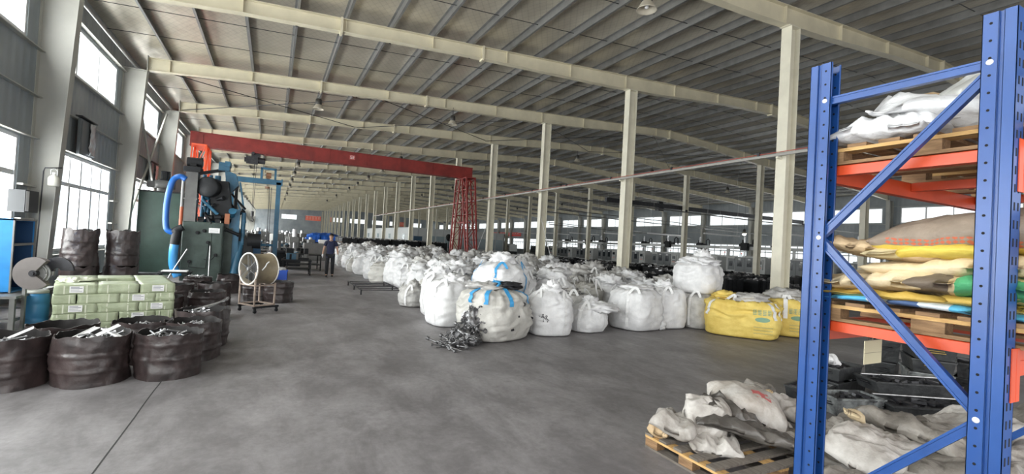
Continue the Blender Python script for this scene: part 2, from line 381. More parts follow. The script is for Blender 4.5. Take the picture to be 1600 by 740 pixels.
# windows (frame mesh with glass pane as child); lower ones have a transom and six lights
M['frame'] = mat('white_window_frame', (0.68, 0.69, 0.70), 0.4)
def window_meshes(w, h, cols, transom):
    m = MB(); t = 0.07
    m.box(-t, 0.04, -w/2, w/2, -h/2, -h/2+t); m.box(-t, 0.04, -w/2, w/2, h/2-t, h/2)
    m.box(-t, 0.04, -w/2, -w/2+t, -h/2, h/2); m.box(-t, 0.04, w/2-t, w/2, -h/2, h/2)
    for k in range(1, cols):
        y = -w/2 + w*k/cols; tt = 0.045 if k % 2 else 0.028; m.box(-0.05, 0.02, y-tt, y+tt, -h/2, h/2)
    if transom is not None:
        m.box(-0.05, 0.03, -w/2, w/2, transom-0.05, transom+0.05)
        m.box(-0.045, 0.035, -w/2+w/3-0.06, -w/2+w/3+0.06, -h/2, transom); m.box(-0.045, 0.035, w/2-w/3-.06, w/2-w/3+.06, -h/2, transom)
    g = MB(); g.box(-0.032, -0.026, -w/2, w/2, -h/2, h/2)
    return m.mesh('window', M['frame']), g.mesh('pane', M['glass'])
lw = window_meshes(4.8, LZL[1]-LZL[0], 6, 0.45); uw = window_meshes(4.8, UZL[1]-UZL[0], 3, None)
rlw = window_meshes(4.8, LZR[1]-LZR[0], 6, 0.35); ruw = window_meshes(4.8, UZR[1]-UZR[0], 3, None)
wn = 0
def put_window(ms, loc, rz, sc=(1, 1, 1)):
    global wn; wn += 1
    o = struct(link('window_%d' % wn, ms[0], None, loc, (0, 0, rz))); o.scale = sc
    link('pane', ms[1], o); return o
for i in range(len(YL)-1):
    yc = YL[i]+3
    put_window(lw, (XL-0.06, yc, sum(LZL)/2), 0); put_window(uw, (XL-0.06, yc, sum(UZL)/2), 0)
    put_window(rlw, (XR+0.06, yc, sum(LZR)/2), PI); put_window(ruw, (XR+0.06, yc, sum(UZR)/2), PI)
for a, b in ends:
    put_window(uw, ((a+b)/2, YE+0.06, 5.72), -PI/2, (1, (b-a)/4.8, 1))
for k, (a, b) in enumerate(ends):                       # dim daylight behind the far gable windows
    daylight('daylight_end', ((a+b)/2, YE+0.35, 5.72), (-PI/2, 0, 0), b-a, 1.2, 1.1)

# ------------------------------------------------------------ steel frame: columns and rafters
def col_mesh(h, w=0.24, d=0.30):
    m = MB(); t = 0.012
    m.box(-d/2, -d/2+t, -w/2, w/2, 0.02, h); m.box(d/2-t, d/2, -w/2, w/2, 0.02, h)
    m.box(-d/2+t, d/2-t, -0.005, 0.005, 0.02, h)
    m.box(-d/2-0.06, d/2+0.06, -w/2-0.06, w/2+0.06, 0, 0.025)
    m.box(-d/2-0.10, d/2+0.10, -w/2, w/2, h-0.02, h)
    return m
def rotcol(m): return m
def near_label(n, row):
    return None
COLA = {0: 'first cream steel column from the camera, rising behind the yellow bulk bags',
        1: 'cream steel column rising behind the pile of white bags, right of centre',
        2: 'cream steel column behind the white bags, next one left of the wide right-of-centre column',
        3: 'cream steel column just right of the red crane leg',
        4: 'cream steel column seen through the red lattice crane leg',
        5: 'cream steel column just left of the red crane leg, in front of the blue-doored cabin',
        6: 'cream steel column at the near corner of the white office cabin'}
def hcol_mesh(h):     # web across the hall (X), flanges face the aisle: a wide-flange column turned so that its web shows
    m = MB(); t = 0.014; w = 0.30; d = 0.30
    w = 0.36; d = 0.27
    m.box(-w/2, -w/2+t, -d/2, d/2, 0.02, h); m.box(w/2-t, w/2, -d/2, d/2, 0.02, h); m.box(-w/2+t, w/2-t, -0.006, 0.006, 0.02, h)
    m.box(-w/2-0.05, w/2+0.05, -d/2-0.05, d/2+0.05, 0, 0.025); m.box(-w/2-0.09, w/2, -d/2, d/2, h-0.02, h)
    return m.mesh('steel_column', M['column'])
hA = roof_z(XA)-0.492; hB = roof_z(XB)-0.54
mA = hcol_mesh(hA)
def taper_col(side, hh):      # wall column: outer flange plumb at the wall, inner flange leaning in towards the top
    m = MB(); y = 0.13; o0 = 0.0; i0, i1 = 0.34, 0.62; t = 0.012
    for s_ in (1,):
        m.box(0, t, -y, y, 0.02, hh)
        m.add([(i0, -y, 0.02), (i0, y, 0.02), (i1, y, hh), (i1, -y, hh), (i0+t, -y, 0.02), (i0+t, y, 0.02), (i1+t, y, hh), (i1+t, -y, hh)],
              [(0, 1, 2, 3), (4, 7, 6, 5), (0, 4, 5, 1), (3, 2, 6, 7), (0, 3, 7, 4), (1, 5, 6, 2)])
        m.add([(t, -.006, 0.02), (i0, -.006, 0.02), (i1, -.006, hh), (t, -.006, hh), (t, .006, 0.02), (i0, .006, 0.02), (i1, .006, hh), (t, .006, hh)],
              [(0, 1, 2, 3), (4, 7, 6, 5), (0, 4, 5, 1), (3, 2, 6, 7)])
    m.box(-0.02, i0+0.05, -y-0.05, y+0.05, 0, 0.025); m.box(0, i1+0.03, -y, y, hh-0.02, hh)
    m.box(i1+0.0, i1+0.02, -y, y, hh-0.02, hh+0.5)
    if side < 0: m.v = [(-a, b, c_) for a, b, c_ in m.v]
    return m.mesh('wall_column', M['wallc'])
hw = roof_z(XL+0.6)-0.445
mL, mR = taper_col(1, hw), taper_col(-1, hw)
WLL = {3: 'tapered grey-cream wall column beside the first lower window, a white jug hung on it', 4: 'tapered wall column left of the green dust cabinet', 5: 'tapered wall column behind the blast machine with a diagonal brace',
       6: 'tapered wall column just left of the red crane end'}
for i, y in enumerate(YL):
    n = i-2
    lab = COLA.get(n); o = link('steel_column', mA, None, (XA, y, 0))
    tag(o, lab or ('cream steel column far down the inner row towards the end wall' if n > 0 else 'cream steel column of the inner row behind the camera'), 'column', 'cream columns of the inner row')
    o = link('steel_column', mA, None, (XB, y, 0))
    tag(o, 'cream steel column of the second inner row among the machine tools', 'column', 'cream columns among the machines')
    o = link('wall_column', mL, None, (XL, y, 0))
    if 0 < i < len(YL)-1 or True:
        tag(o, WLL.get(i, 'tapered column standing against the left window wall'), 'column', 'tapered columns along the left wall')
    o = link('wall_column', mR, None, (XR, y, 0)); tag(o, 'tapered column standing against the far right window wall', 'column', 'tapered columns along the right wall')
def rafter_mesh():
    m = MB(); t = 0.012; w = 0.11
    prof = [(XL+0.63, .44), (-1.0, .36), (5.0, .36), (XA-1.2, .49), (XA+1.2, .49), (16.5, .38), (XC, .42)]
    prof = prof + [(2*XC-x_, d_) for x_, d_ in prof[-2::-1]]
    def dep(x):
        for (x0_, d0), (x1_, d1) in zip(prof, prof[1:]):
            if x0_ <= x <= x1_: return d0+(d1-d0)*(x-x0_)/(x1_-x0_)
        return .44
    for (a, d0), (b, d1) in zip(prof, prof[1:]):
        za, zb = roof_z(a), roof_z(b)
        def sl(a0, a1, b0, b1, y0_, y1_):
            m.add([(a, y0_, za+a0), (b, y0_, zb+b0), (b, y1_, zb+b0), (a, y1_, za+a0), (a, y0_, za+a1), (b, y0_, zb+b1), (b, y1_, zb+b1), (a, y1_, za+a1)],
                  [(3, 2, 1, 0), (4, 5, 6, 7), (0, 1, 5, 4), (2, 3, 7, 6), (0, 4, 7, 3), (1, 2, 6, 5)])
        sl(-t, 0, -t, 0, -w, w); sl(-d0, -d0+t, -d1, -d1+t, -w, w); sl(-d0+t, -t, -d1+t, -t, -0.005, 0.005)
    for x in px:                                         # cleats, stiffeners and splice plates
        if x < XR-1 and x > XL+0.7: m.box(x-0.004, x+0.004, -0.09, 0.09, roof_z(x)-dep(x)+.01, roof_z(x)-0.01) if int(round((x+3.39)/1.215)) % 2 == 0 else None
        if XL+0.7 < x < XR-1: m.box(x+0.01, x+0.018, -0.05, 0.05, roof_z(x), roof_z(x)+0.15)
    for x in (1.35, 5.5, XC-0.01, 33.5, 37.7):
        m.box(x-0.03, x+0.03, -w-0.01, w+0.01, roof_z(x)-dep(x)-0.05, roof_z(x)+0.02)
    return m.mesh('rafter', M['cream'])
mr_ = rafter_mesh()
RL = {3: 'nearest cream roof beam fully in view, splayed across the top of the picture', 4: 'second cream roof beam from the camera, with a black lamp under it', 5: 'third cream roof beam, in front of the red crane girder'}
for i, y in enumerate(YL[1:-1]):
    tag(link('rafter', mr_, None, (0, y, 0)), RL.get(i+1, ('cream roof beam, %s one back from the camera, over the inner columns' % ['', '', '', '', '', 'fifth', 'fifth', 'sixth', 'seventh', 'eighth', 'ninth', 'tenth'][i+1] if 5 < i+1 < 12 else 'cream tapered roof beam spanning the hall over the inner columns')), 'roof beam', 'cream roof beams')
# rod cross bracing in the roof of two bays and one in the wall
for k, (i, lab) in enumerate(((4, 'thin dark rod bracing crossed under the roof, bay behind the second beam'), (8, 'thin dark rod bracing crossed under the roof, far bay above the crane'))):
    for q in range(6):
        xa_ = XL+0.7+q*7.4; xb_ = min(xa_+7.4, XR-0.7)
        if k == 1 and q > 2: continue
        m = MB(); y0, y1 = YL[i], YL[i+1]; za, zb = roof_z(xa_)-0.32, roof_z(xb_)-0.32
        m.cyl((xa_, y0, za), (xb_, y1, zb), 0.016, n=6); m.cyl((xa_, y1, za-.035), (xb_, y0, zb-.035), 0.016, n=6)
        tag(m.build('cross_brace', M['dark']), lab, 'bracing', 'crossed rods under the roof')
m = MB(); m.cyl((XL+0.22, YL[5]-0.25, 6.6), (XL+0.22, YL[4]+0.4, 1.6), 0.04, n=8); m.cyl((XL+0.26, YL[4]+0.25, 6.6), (XL+0.26, YL[5]-0.4, 1.6), 0.04, n=8)
tag(m.build('wall_brace', M['wallc']), 'diagonal pipe braces crossed against the left wall above the dust cabinet', 'bracing')
m = MB(); m.tube([(XL+0.35, y, 6.85+0.0*y) for y in (YB+.3, 20, 60, YE-.3)], 0.045, 8)
tag(m.build('wall_pipe', M['galv']), 'pale pipe running high along the left wall under the roof', 'pipe')
# overhead busbar track with red conductor along the inner column row
t = thing('busbar_track', 'long pale overhead track with a red conductor strip running past the inner columns', 'track', (XA-0.32, 0, 4.34))
m = MB(); m.box(-0.025, 0.025, 3.0, 60.0, -0.03, 0.03); m.box(-0.04, 0.04, 3.0, 60.0, 0.03, 0.038); m.build('rail', mat('track_grey', (0.30, 0.29, 0.27), 0.5, 0.3), t)
m = MB(); m.box(-0.05, -0.035, 3.0, 60.0, 0.05, 0.068); m.build('conductor_strip', mat('conductor_red', (0.34, 0.06, 0.04), 0.5), t)
for y in YL[2:10]:
    m = MB(); m.box(-0.03, 0.32, y-0.03, y+0.03, -0.09, -0.04); m.build('bracket', M['column'], t)
for y in [5+3*k for k in range(18)]:
    m = MB(); m.box(-0.07, 0.0, y-0.03, y+0.03, 0.03, 0.11); m.build('clip', M['dark'], t)
# high-bay lamps hanging from the beams
def lamp(loc, label, lit=False, group='black high-bay lamps'):
    t = thing('high_bay_lamp', label, 'lamp', loc, 0, group)
    m = MB(); m.cyl((0, 0, 0.40), (0, 0, 0.75), 0.012, n=6); m.torus((0, 0, 0.42), 0.03, 0.008, (1, 0, 0)); m.build('hook', M['dark'], t)
    m = MB(); m.lathe((0, 0, 0), [(0.0, 0.40), (0.09, 0.40), (0.115, 0.37), (0.115, 0.20), (0.10, 0.17)], n=20); m.build('ballast_housing', mat('lamp_black', (0.03, 0.028, 0.025), 0.4) if 'lampb' not in M else M['lampb'], t)
    m = MB(); m.lathe((0, 0, 0), [(0.10, 0.18), (0.13, 0.14), (0.19, 0.03), (0.215, 0.0), (0.205, 0.0), (0.18, 0.03), (0.12, 0.13), (0.06, 0.16), (0, 0.165)], n=24)
    m.build('lamp_shade', M['lampshade'], t)
    m = MB(); m.sphere((0, 0, 0.09 if not lit else 0.02), 0.05 if not lit else 0.13, 12, 8, sc=(1, 1, 1.2)); m.build('bulb', M['bulb_on'] if lit else M['white'], t)
    return t
M['lampb'] = mat('lamp_housing_black', (0.03, 0.028, 0.025), 0.4); M['lampshade'] = mat('lamp_reflector', (0.48, 0.44, 0.36), 0.45, 0.2)
M['bulb_on'] = emis('lit_bulb', (1.0, 0.97, 0.92), 60.0)
L0 = lamp((6.69, 7.51, 6.76), 'large black bell lamp hanging from the roof near the top centre', group='black high-bay lamps')
dup(L0, (1.30, YL[4]+.0, 6.30+0.2), 0, 'small black lamp hanging from the second roof beam, left of centre')
dup(L0, (6.73, 19.51, 6.80), 0, 'small black lamp under the third roof beam, centre')
for i in (6, 7, 8, 9, 10, 12, 14): 
    for x in (1.4, 7.4): dup(L0, (x, YL[i], roof_z(x)-1.10), 0, 'tiny black lamp hanging from a distant roof beam')
for i in (5, 7, 9, 11):
    for x in (17.5, 24.0, 32.0): dup(L0, (x, YL[i], roof_z(x)-1.08), 0, 'tiny black lamp in the dark right half of the roof')
t = lamp((36.39, 27.1, 3.75), 'single lit bulb lamp glowing above the machine tools on the right', True, 'lit lamp')
del t['group']
m = MB(); m.cyl((0, 0, 0.7), (0, 0, 3.90), 0.01, n=6); m.build('cord', M['dark'], t)
pl = bpy.data.lights.new('lamp_light', 'POINT'); pl.energy = 250; pl.shadow_soft_size = 0.1; plo = bpy.data.objects.new('lamp_light', pl); COL.objects.link(plo); plo.location = (36.39, 27.1, 3.60)
# wall fans wrapped in plastic and grey junction boxes on the left wall
for (y, z, lab) in ((16.0, 3.85, 'wall fan box wrapped in shiny plastic above the first full lower window'), (23.7, 3.75, 'wall fan box wrapped in plastic above the green dust cabinet')):
    t = thing('wall_fan', lab, 'fan', (XL+0.12, y, z))
    m = MB(); m.box(0, 0.06, -0.5, 0.5, -0.45, 0.45); m.box(0.06, 0.075, -0.44, 0.44, -0.39, 0.39); m.build('housing', mat('fan_grey', (0.13, 0.145, 0.155), 0.5), t)
    m = MB(); rnd = random.Random(5); vs = []; fs = []
    for a in range(9):
        for b in range(13): vs.append((0.12+0.05*noise.noise(Vector((a*.5, b*.5, y))), -0.0+0.05*a, -0.42+0.07*b))
    for a in range(8):
        for b in range(12): q = a*13+b; fs.append((q, q+1, q+14, q+13))
    m.add(vs, fs, 0, True); o = m.build('plastic_wrap', mat('clear_plastic', (0.55, 0.57, 0.6), 0.15, 0.2), t)
    md = o.modifiers.new('s', 'SOLIDIFY'); md.thickness = 0.004
    m = MB(); m.box(0, 0.14, -0.7, 0.45, 0.47, 0.49); m.build('bracket', M['dark'], t)
m = MB(); m.box(-0.11, 0.14, -0.3, 0.3, -0.22, 0.22); m.box(0.14, 0.15, -0.27, -0.15, -0.2, 0.2, 1)
tag(m.build('junction_box', [mat('jb_dark', (0.05, 0.052, 0.055), 0.6), M['white']], None, (XL+0.11, 12.9, 2.05)), 'dark grey switch box on the left wall, left of the first wall column', 'box')
# white jug hung on the wall column
t = thing('plastic_jug', 'small white plastic jug hanging from a hook on the wall column', 'jug', (-4.18, 13.28, 2.42))
m = MB(); m.lathe((0, 0, 0), [(0, 0), (0.085, 0.0), (0.095, 0.02), (0.095, 0.17), (0.07, 0.21), (0.03, 0.24), (0.03, 0.27), (0, 0.27)], n=16); m.build('bottle', mat('jug_white', (0.62, 0.61, 0.55), 0.4), t)
m = MB(); m.cyl((0, 0, 0.26), (0, 0, 0.29), 0.034, n=10); m.build('cap', M['white'], t)
m = MB(); m.tube([(-0.05, 0, 0.24), (-0.06, 0, 0.34), (0, 0, 0.38), (0.05, 0, 0.33), (0.05, 0, 0.2)], 0.008, 6); m.build('handle', M['white'], t)
m = MB(); m.tube([(0.13, -0.03, 0.40), (-0.14, -0.03, 0.37), (-0.16, -0.03, 0.3), (-0.22, 0.03, -2.3)], 0.012, 6); tag(m.build('wall_hook_pipe', M['dark'], None, (-4.18, 13.28, 2.42)), 'thin dark conduit with a hook running down the wall column by the jug', 'pipe')
# red gantry crane
t = thing('gantry_crane', 'long red gantry crane spanning the left aisle on lattice legs', 'crane', (0, 27.0, 0))
m = MB(); m.box(-3.72, 10.7, -0.22, 0.22, 5.62, 6.24); m.box(-3.72, 10.7, -0.27, 0.27, 5.58, 5.62); m.box(-3.72, 10.7, -0.27, 0.27, 6.24, 6.27)
for k in range(8): x = -3.2+1.9*k; m.box(x-.006, x+.006, -0.232, -0.22, 5.62, 6.24)
m.build('girder', M['red'], t)
m = MB(); m.box(3.50, 3.78, -0.228, -0.222, 5.86, 6.10, 0)
m.box(3.54, 3.66, -0.232, -0.228, 6.04, 6.06, 1); m.box(3.54, 3.56, -0.232, -0.228, 5.97, 6.06, 1); m.box(3.54, 3.64, -0.232, -0.228, 5.97, 5.99, 1); m.box(3.62, 3.64, -0.232, -0.228, 5.90, 5.98, 1); m.box(3.54, 3.64, -0.232, -0.228, 5.90, 5.92, 1)
m.box(3.69, 3.71, -0.232, -0.228, 5.90, 6.05, 1); m.box(3.67, 3.75, -0.232, -0.228, 6.0, 6.02, 1)
m.build('capacity_plate', [mat('plate_pale_red', (0.55, 0.13, 0.12), 0.5), M['white']], t)
def lattice(m, A, B, w0, w1, depth, nb, tk=0.08):
    A = Vector(A); B = Vector(B)
    cs = []
    for sx in (-1, 1):
        for sy in (-1, 1):
            p = A+Vector((sx*depth/2, sy*w0/2, 0)); q = B+Vector((sx*depth/2, sy*w1/2, 0)); cs.append((p, q)); m.bar(p, q, tk)
    for (i_, j_) in ((0, 1), (2, 3), (0, 2), (1, 3)):
        for k in range(nb):
            a = cs[i_][0].lerp(cs[i_][1], k/nb); b = cs[j_][0].lerp(cs[j_][1], (k+1)/nb); c_ = cs[j_][0].lerp(cs[j_][1], k/nb)
            if k % 2: a, b = c_, cs[i_][0].lerp(cs[i_][1], (k+1)/nb)
            m.bar(a, b, tk*.45); m.bar(cs[i_][0].lerp(cs[i_][1], k/nb), c_, tk*.45)
for (x, mm, nm) in ((10.35, M['red'], 'lattice_leg'), (-3.25, M['redor'], 'lattice_leg')):
    for (yb, yt) in ((1.25, 0.5), (-1.75, -0.5)):
        m = MB(); lattice(m, (x, yb, 0.35), (x, yt, 5.6), 0.30, 0.75, 0.55, 7 if x > 0 else 3, 0.08 if x > 0 else 0.06); m.build(nm, mm, t)
    m = MB(); m.box(x-0.35, x+0.35, -2.3, 1.9, 0.14, 0.36); m.build('end_carriage', M['red'], t)
    for yy in (-2.0, 1.6):
        m = MB(); m.cyl((x-0.06, yy, 0.12), (x+0.06, yy, 0.12), 0.12, n=16); m.build('wheel', M['dark'], t)
    m = MB(); m.bar((x, -1.1, 2.9), (x, 0.9, 2.9), 0.08); m.build('tie_bar', mm, t); m = MB(); m.box(x-.3, x+.3, -.95, .95, 5.54, 5.6); m.build('saddle', mm, t)
hb = thing('electric_hoist', 'dark electric hoist hanging under the red crane girder with cable and hook', 'hoist', (-0.95, 27.0, 5.58))
m = MB(); m.box(-0.42, 0.10, -0.17, 0.17, -0.52, -0.18); m.cyl((0.1, 0, -0.34), (0.42, 0, -0.34), 0.15, n=16); m.cyl((-0.5, 0, -0.34), (-0.42, 0, -0.34), 0.12, n=16); m.build('motor_body', M['dark'], hb)
m = MB(); m.box(-0.2, 0.2, -0.14, 0.14, -0.18, 0.02); m.cyl((-0.12, -0.3, -0.02), (-0.12, 0.3, -0.02), 0.07, n=12); m.build('trolley', M['dark'], hb)
m = MB(); m.cyl((-0.05, 0.03, -0.5), (-0.02, 0.0, -2.9), 0.012, n=6); m.cyl((0.05, -0.03, -0.5), (0.02, 0.0, -2.9), 0.012, n=6); m.cyl((0.36, 0, -.5), (0.36, 0, -1.4), 0.01, n=6); m.build('cable', M['dark'], hb)
m = MB(); m.cyl((0, 0, -2.9), (0, 0, -3.15), 0.07, n=10); m.tube([(0, 0, -3.15), (0, 0, -3.25), (0.07, 0, -3.33), (0.02, 0, -3.42), (-0.07, 0, -3.35)], 0.025, 6); m.build('hook', M['dark'], hb)
# dark bridge girder in the right half and far red one + banner
t = thing('bridge_girder', 'dark overhead girder crossing the right half of the hall with a small trolley', 'crane', (0, 25.9, 0))
m = MB(); m.box(20.3, 42.6, -0.12, 0.12, 5.05, 5.30); m.box(20.3, 42.6, -0.17, 0.17, 5.03, 5.05); m.box(20.3, 42.6, -.17, .17, 5.3, 5.32); m.build('girder', M['dark'], t)
m = MB(); m.box(25.0, 25.5, -0.2, 0.2, 4.8, 5.05); m.cyl((25.1, 0, 5.35), (25.5, 0, 5.35), 0.14, n=10); m.build('trolley', M['dark'], t)
for xx in (27.5, 42.5): m = MB(); m.box(xx-.15, xx+.2, -0.45, -0.10, 4.9, 5.04); m.build('hanger', M['dark'], t)
t = thing('wall_banner', 'long red banner on the far right wall between the window rows', 'banner', (XR-0.05, 0, 0))
m = MB(); m.box(-0.02, 0, 81.5, 102.5, 3.85, 4.2); m.box(-0.02, 0, 81.5, 102.5, 3.45, 3.78); m.build('cloth_strip', mat('banner_red', (0.75, 0.07, 0.06), 0.6), t)
m = MB()
for k in range(18): y = 82.6+1.1*k; m.box(-0.03, -0.021, y, y+0.6, 3.95, 4.0); m.box(-0.03, -0.021, y, y+0.12, 3.9, 4.12); m.box(-0.03, -0.021, y+.35, y+0.47, 3.9, 4.12)
m.build('lettering', mat('banner_letter', (0.85, 0.6, 0.5), 0.6), t)
t = thing('window_banner', 'red banner with pale characters hung in the far end wall window', 'banner', (9.3, YE-0.05, 5.72))
m = MB(); m.box(-1.85, 1.85, -0.02, 0, -0.6, 0.6); m.build('cloth_strip', mat('banner_red2', (0.85, 0.16, 0.10), 0.6), t)
m = MB()
for k in range(5):
    x = -1.6+0.7*k; m.box(x, x+0.08, -0.03, -0.021, -0.4, 0.4); m.box(x+.3, x+0.38, -0.03, -0.021, -0.4, 0.4); m.box(x, x+0.38, -0.03, -0.021, 0.0, 0.1); m.box(x-.03, x+0.42, -0.03, -0.021, .3, 0.38)
m.build('lettering', mat('banner_letter2', (0.9, 0.55, 0.45), 0.6), t)
t2 = dup(t, (13.5, YE-0.05, 5.72), None, 'small red banner in the second far end wall window'); t2.scale = (0.22, 1, 1)
t3 = dup(t, (32.6, YE-0.05, 5.72), None, 'red banner at the right end of the far end wall windows'); t3.scale = (0.4, 1, 1)
# ============================================================ BULK BAGS
def bag_surface(w, d, h, seed, sq=3.2, bulge=0.08, fold=0.05, tuft=0.18, lean=(0, 0), soft=1.0, top='tied'):
    """returns S(a, t): point of a filled woven bag; a = angle, t = 0 bottom centre .. 1 top centre"""
    so = seed*17.37
    def S(a, t):
        ca, sa = math.cos(a), math.sin(a)
        def se(n): return (abs(ca)**n + abs(sa)**n)**(-1.0/n)
        if t < 0.10:   k = t/0.10; z = 0.0 + 0.012*k; R_ = 0.90*k**0.8
        elif t < 0.16: k = (t-0.10)/0.06; z = 0.012 + 0.09*h*k**1.5; R_ = 0.90 + 0.10*math.sin(k*PI/2)
        elif t < 0.62: k = (t-0.16)/0.46; z = 0.012 + 0.09*h + (0.69*h)*k; R_ = 1.0 + bulge*math.sin(PI*k)
        elif t < 0.85: k = (t-0.62)/0.23; z = 0.012 + 0.78*h + 0.22*h*math.sin(k*PI/2)**0.75; R_ = 1.0 - 0.46*k**2.1
        else:          k = (t-0.85)/0.15; z = 0.012 + h + 0.0*k; R_ = 0.54*(1-k)
        n_ = sq + (2.1-sq)*max(0, (t-0.55)/0.3) if t < 0.85 else 2.1
        R_ *= se(n_) if t > 0.0 else 1
        zz = z/h
        # wrinkles: horizontal sags low down, radial gathers near the shoulder, sharp cloth creases all over
        p = (ca*R_*1.3+so, sa*R_*1.3, z*1.6)
        cr = ridge((p[0]*1.7, p[1]*1.7, p[2]*3.2+so)) * 0.5 + ridge((p[0]*3.4+5, p[1]*3.4, p[2]*6.0))*0.28 + ridge((p[0]*7+2, p[1]*7, p[2]*11))*0.14
        gath = math.sin(a*11+3*fb((ca*2+so, sa*2, 1.0)))*0.5 + math.sin(a*23+4*fb((ca*3, sa*3+so, 2.0)))*0.3
        up = max(0.0, min(1.0, (zz-0.55)/0.35)); hw_ = 4*fb((ca*1.5+so, sa*1.5, z*2)); tri = math.asin(math.sin(z*38+hw_*2.2+1.5*math.sin(a*2+so)))/1.57; dg_ = math.asin(math.sin(z*14+a*6+hw_*2.5))/1.57
        cr += (0.42*tri*max(0, 0.4+fb((ca*2, sa*2+so, z*4))*1.8) + 0.5*dg_*max(0, 0.2+fb((ca*2+9, sa*2+so, z*3))*2.0))*min(1, zz*4)
        am = fold*(0.55+0.9*up)
        side = min(1.0, t/0.13)
        dR = side*(am*(cr-0.35) + fold*0.8*up*gath) / max(0.3, w*0.5) * 0.55
        dents = 0.07*fb((p[0]*.9, p[1]*.9+so, p[2]*1.1))*side
        R_ = max(0.0, R_*(1+dR+dents)) if t < 0.85 else R_*(1+0.2*dR)
        if t >= 0.74:
            k = (t-0.74)/0.26
            if top == 'tied':
                z += tuft*(k**1.2)*(1.0 + 0.9*fb((ca*1.5+so, sa*1.5, k*2))) + 0.10*k*(ridge((ca*R_*5+so, sa*R_*5, 3))-0.4)
            elif top == 'open':
                z += -0.16*k**0.7 + 0.07*(ridge((ca*R_*5+so, sa*R_*5, 3))-0.4)
            else:
                z += 0.03*k + 0.06*(ridge((ca*R_*4+so, sa*R_*4, 3))-0.4)*min(1, k*2)
        x = R_*ca*w/2 + lean[0]*z; y = R_*sa*d/2 + lean[1]*z
        z += soft*0.035*fb((x*3+so, y*3, 7))*min(1, zz*2)
        return Vector((x, y, max(0.002, z)))
    return S
def bag_body(S, na=64, nt=46, extra=None):
    m = MB(); vs = []; fs = []
    for k in range(nt+1):
        t = k/nt
        for i in range(na): vs.append(S(2*PI*i/na, t))
    for k in range(nt):
        for i in range(na): j = (i+1) % na; fs.append((k*na+i, k*na+j, k*na+na+j, k*na+na+i))
    m.add(vs, fs, 0, True); return m
def crumple(c, r, seed, h=0.25, mi=0, n=26, k=16, amp=0.5):   # crumpled knot of cloth
    vs = []; fs = []
    for a in range(k+1):
        th = PI*a/k
        for i in range(n):
            ph = 2*PI*i/n; d = Vector((math.sin(th)*math.cos(ph), math.sin(th)*math.sin(ph), math.cos(th)))
            q = 1 + amp*(ridge((d.x*1.6+seed, d.y*1.6, d.z*1.6)) - 0.35) + amp*0.5*(ridge((d.x*4+seed, d.y*4, d.z*4))-0.3)
            vs.append(Vector(c) + Vector((d.x*r*q, d.y*r*q, d.z*h*q)))
    for a in range(k):
        for i in range(n): j = (i+1) % n; fs.append((a*n+i, a*n+n+i, a*n+n+j, a*n+j))
    return MB().add(vs, fs, mi, True)
def loops(S, h, root, mt, angs, wd=0.055, t0=0.16, t1=0.70, lift=0.12, flop=0.5):
    for q, a in enumerate(angs):
        m = MB(); pts = []; nr = []
        for k in range(15):
            t = t0 + (t1-t0)*k/14; p = S(a, t); c = Vector((0, 0, p.z)); n_ = Vector((p.x, p.y, 0.25*(k/14)*p.length)).normalized()
            pts.append(p + n_*0.008); nr.append(n_)
        P = pts[-1]; nxt = S(a+0.45, t1)+Vector((0, 0, .01))
        for k in range(1, 9):
            s_ = k/8; base = P.lerp(nxt, s_); hh = lift*math.sin(PI*s_); out = Vector((math.cos(a), math.sin(a), 0))*(-flop*lift*math.sin(PI*s_))
            pts.append(base + Vector((0, 0, hh)) + out); nr.append(Vector((math.cos(a), math.sin(a), 0.6)))
        m.ribbon(pts, nr, wd, 0.005); m.build('lifting_strap', mt, root)
def make_bag(label, group, loc, rz, w, d, h, seed, mt='cloth', straps='strap', top='tied', tuft=0.18, sq=3.2, fold=0.05, bulge=0.08, lean=(0, 0), knot=True, wd=0.055, lift=0.13, nstr=4, na=64, nt=46, name='bulk_bag', cat='bag'):
    t = thing(name, label, cat, loc, rz, group)
    S = bag_surface(w, d, h, seed, sq, bulge, fold, tuft, lean, top=top)
    bag_body(S, na, nt).build('bag_body', M[mt], t)
    if knot:
        p = S(0.3, 0.93)
        crumple((lean[0]*h+0.05*math.sin(seed), lean[1]*h+0.05*math.cos(seed), h + tuft*0.72 if top != 'open' else h*0.9), (0.17 if nstr == 4 and na > 50 else 0.27)*w, seed*3.1, 0.08+tuft*0.30, amp=0.95).build('gathered_neck', M[mt], t)
    if straps: loops(S, h, t, M[straps], [0.62 + PI/2*k + 0.25*math.sin(seed+k) for k in range(nstr)], wd=wd, lift=lift)
    return t, S
# ---- scrap forgings: dark links with an eye at each end
def link_mesh(kind):
    m = MB()
    if kind == 0:
        m.torus((0, 0, 0), 0.030, 0.012, (0, 1, 0), 14, 6); m.cyl((0.038, 0, 0), (0.15, 0, 0.0), 0.013, 0.011, n=8); m.cyl((0.15, 0, 0), (0.185, 0, 0), 0.024, 0.026, n=10)
    elif kind == 1:
        m.torus((0, 0, 0), 0.026, 0.011, (0, 0, 1), 14, 6); m.tube([(0.035, 0, 0), (0.09, 0.012, 0), (0.14, 0.05, 0)], [0.012, 0.013, 0.011], 8); m.torus((0.16, 0.07, 0), 0.022, 0.010, (0, 0, 1), 12, 6)
    elif kind == 2:
        m.cyl((0, 0, 0), (0.17, 0, 0), 0.013, n=8); m.cyl((0.0, 0, 0), (0.03, 0, 0), 0.027, n=6); m.cyl((0.12, -.03, 0), (0.12, 0.03, 0), 0.011, n=8)
    else:
        m.lathe((0, 0, 0), [(0.014, -0.03), (0.034, -0.03), (0.034, 0.0), (0.022, 0.01), (0.022, 0.05), (0.012, 0.05), (0.012, -.03)], (1, 0, 0), 12)
    return m.mesh('forged_link', M['iron'])
LINKS = [link_mesh(k) for k in range(4)]
RODS = []
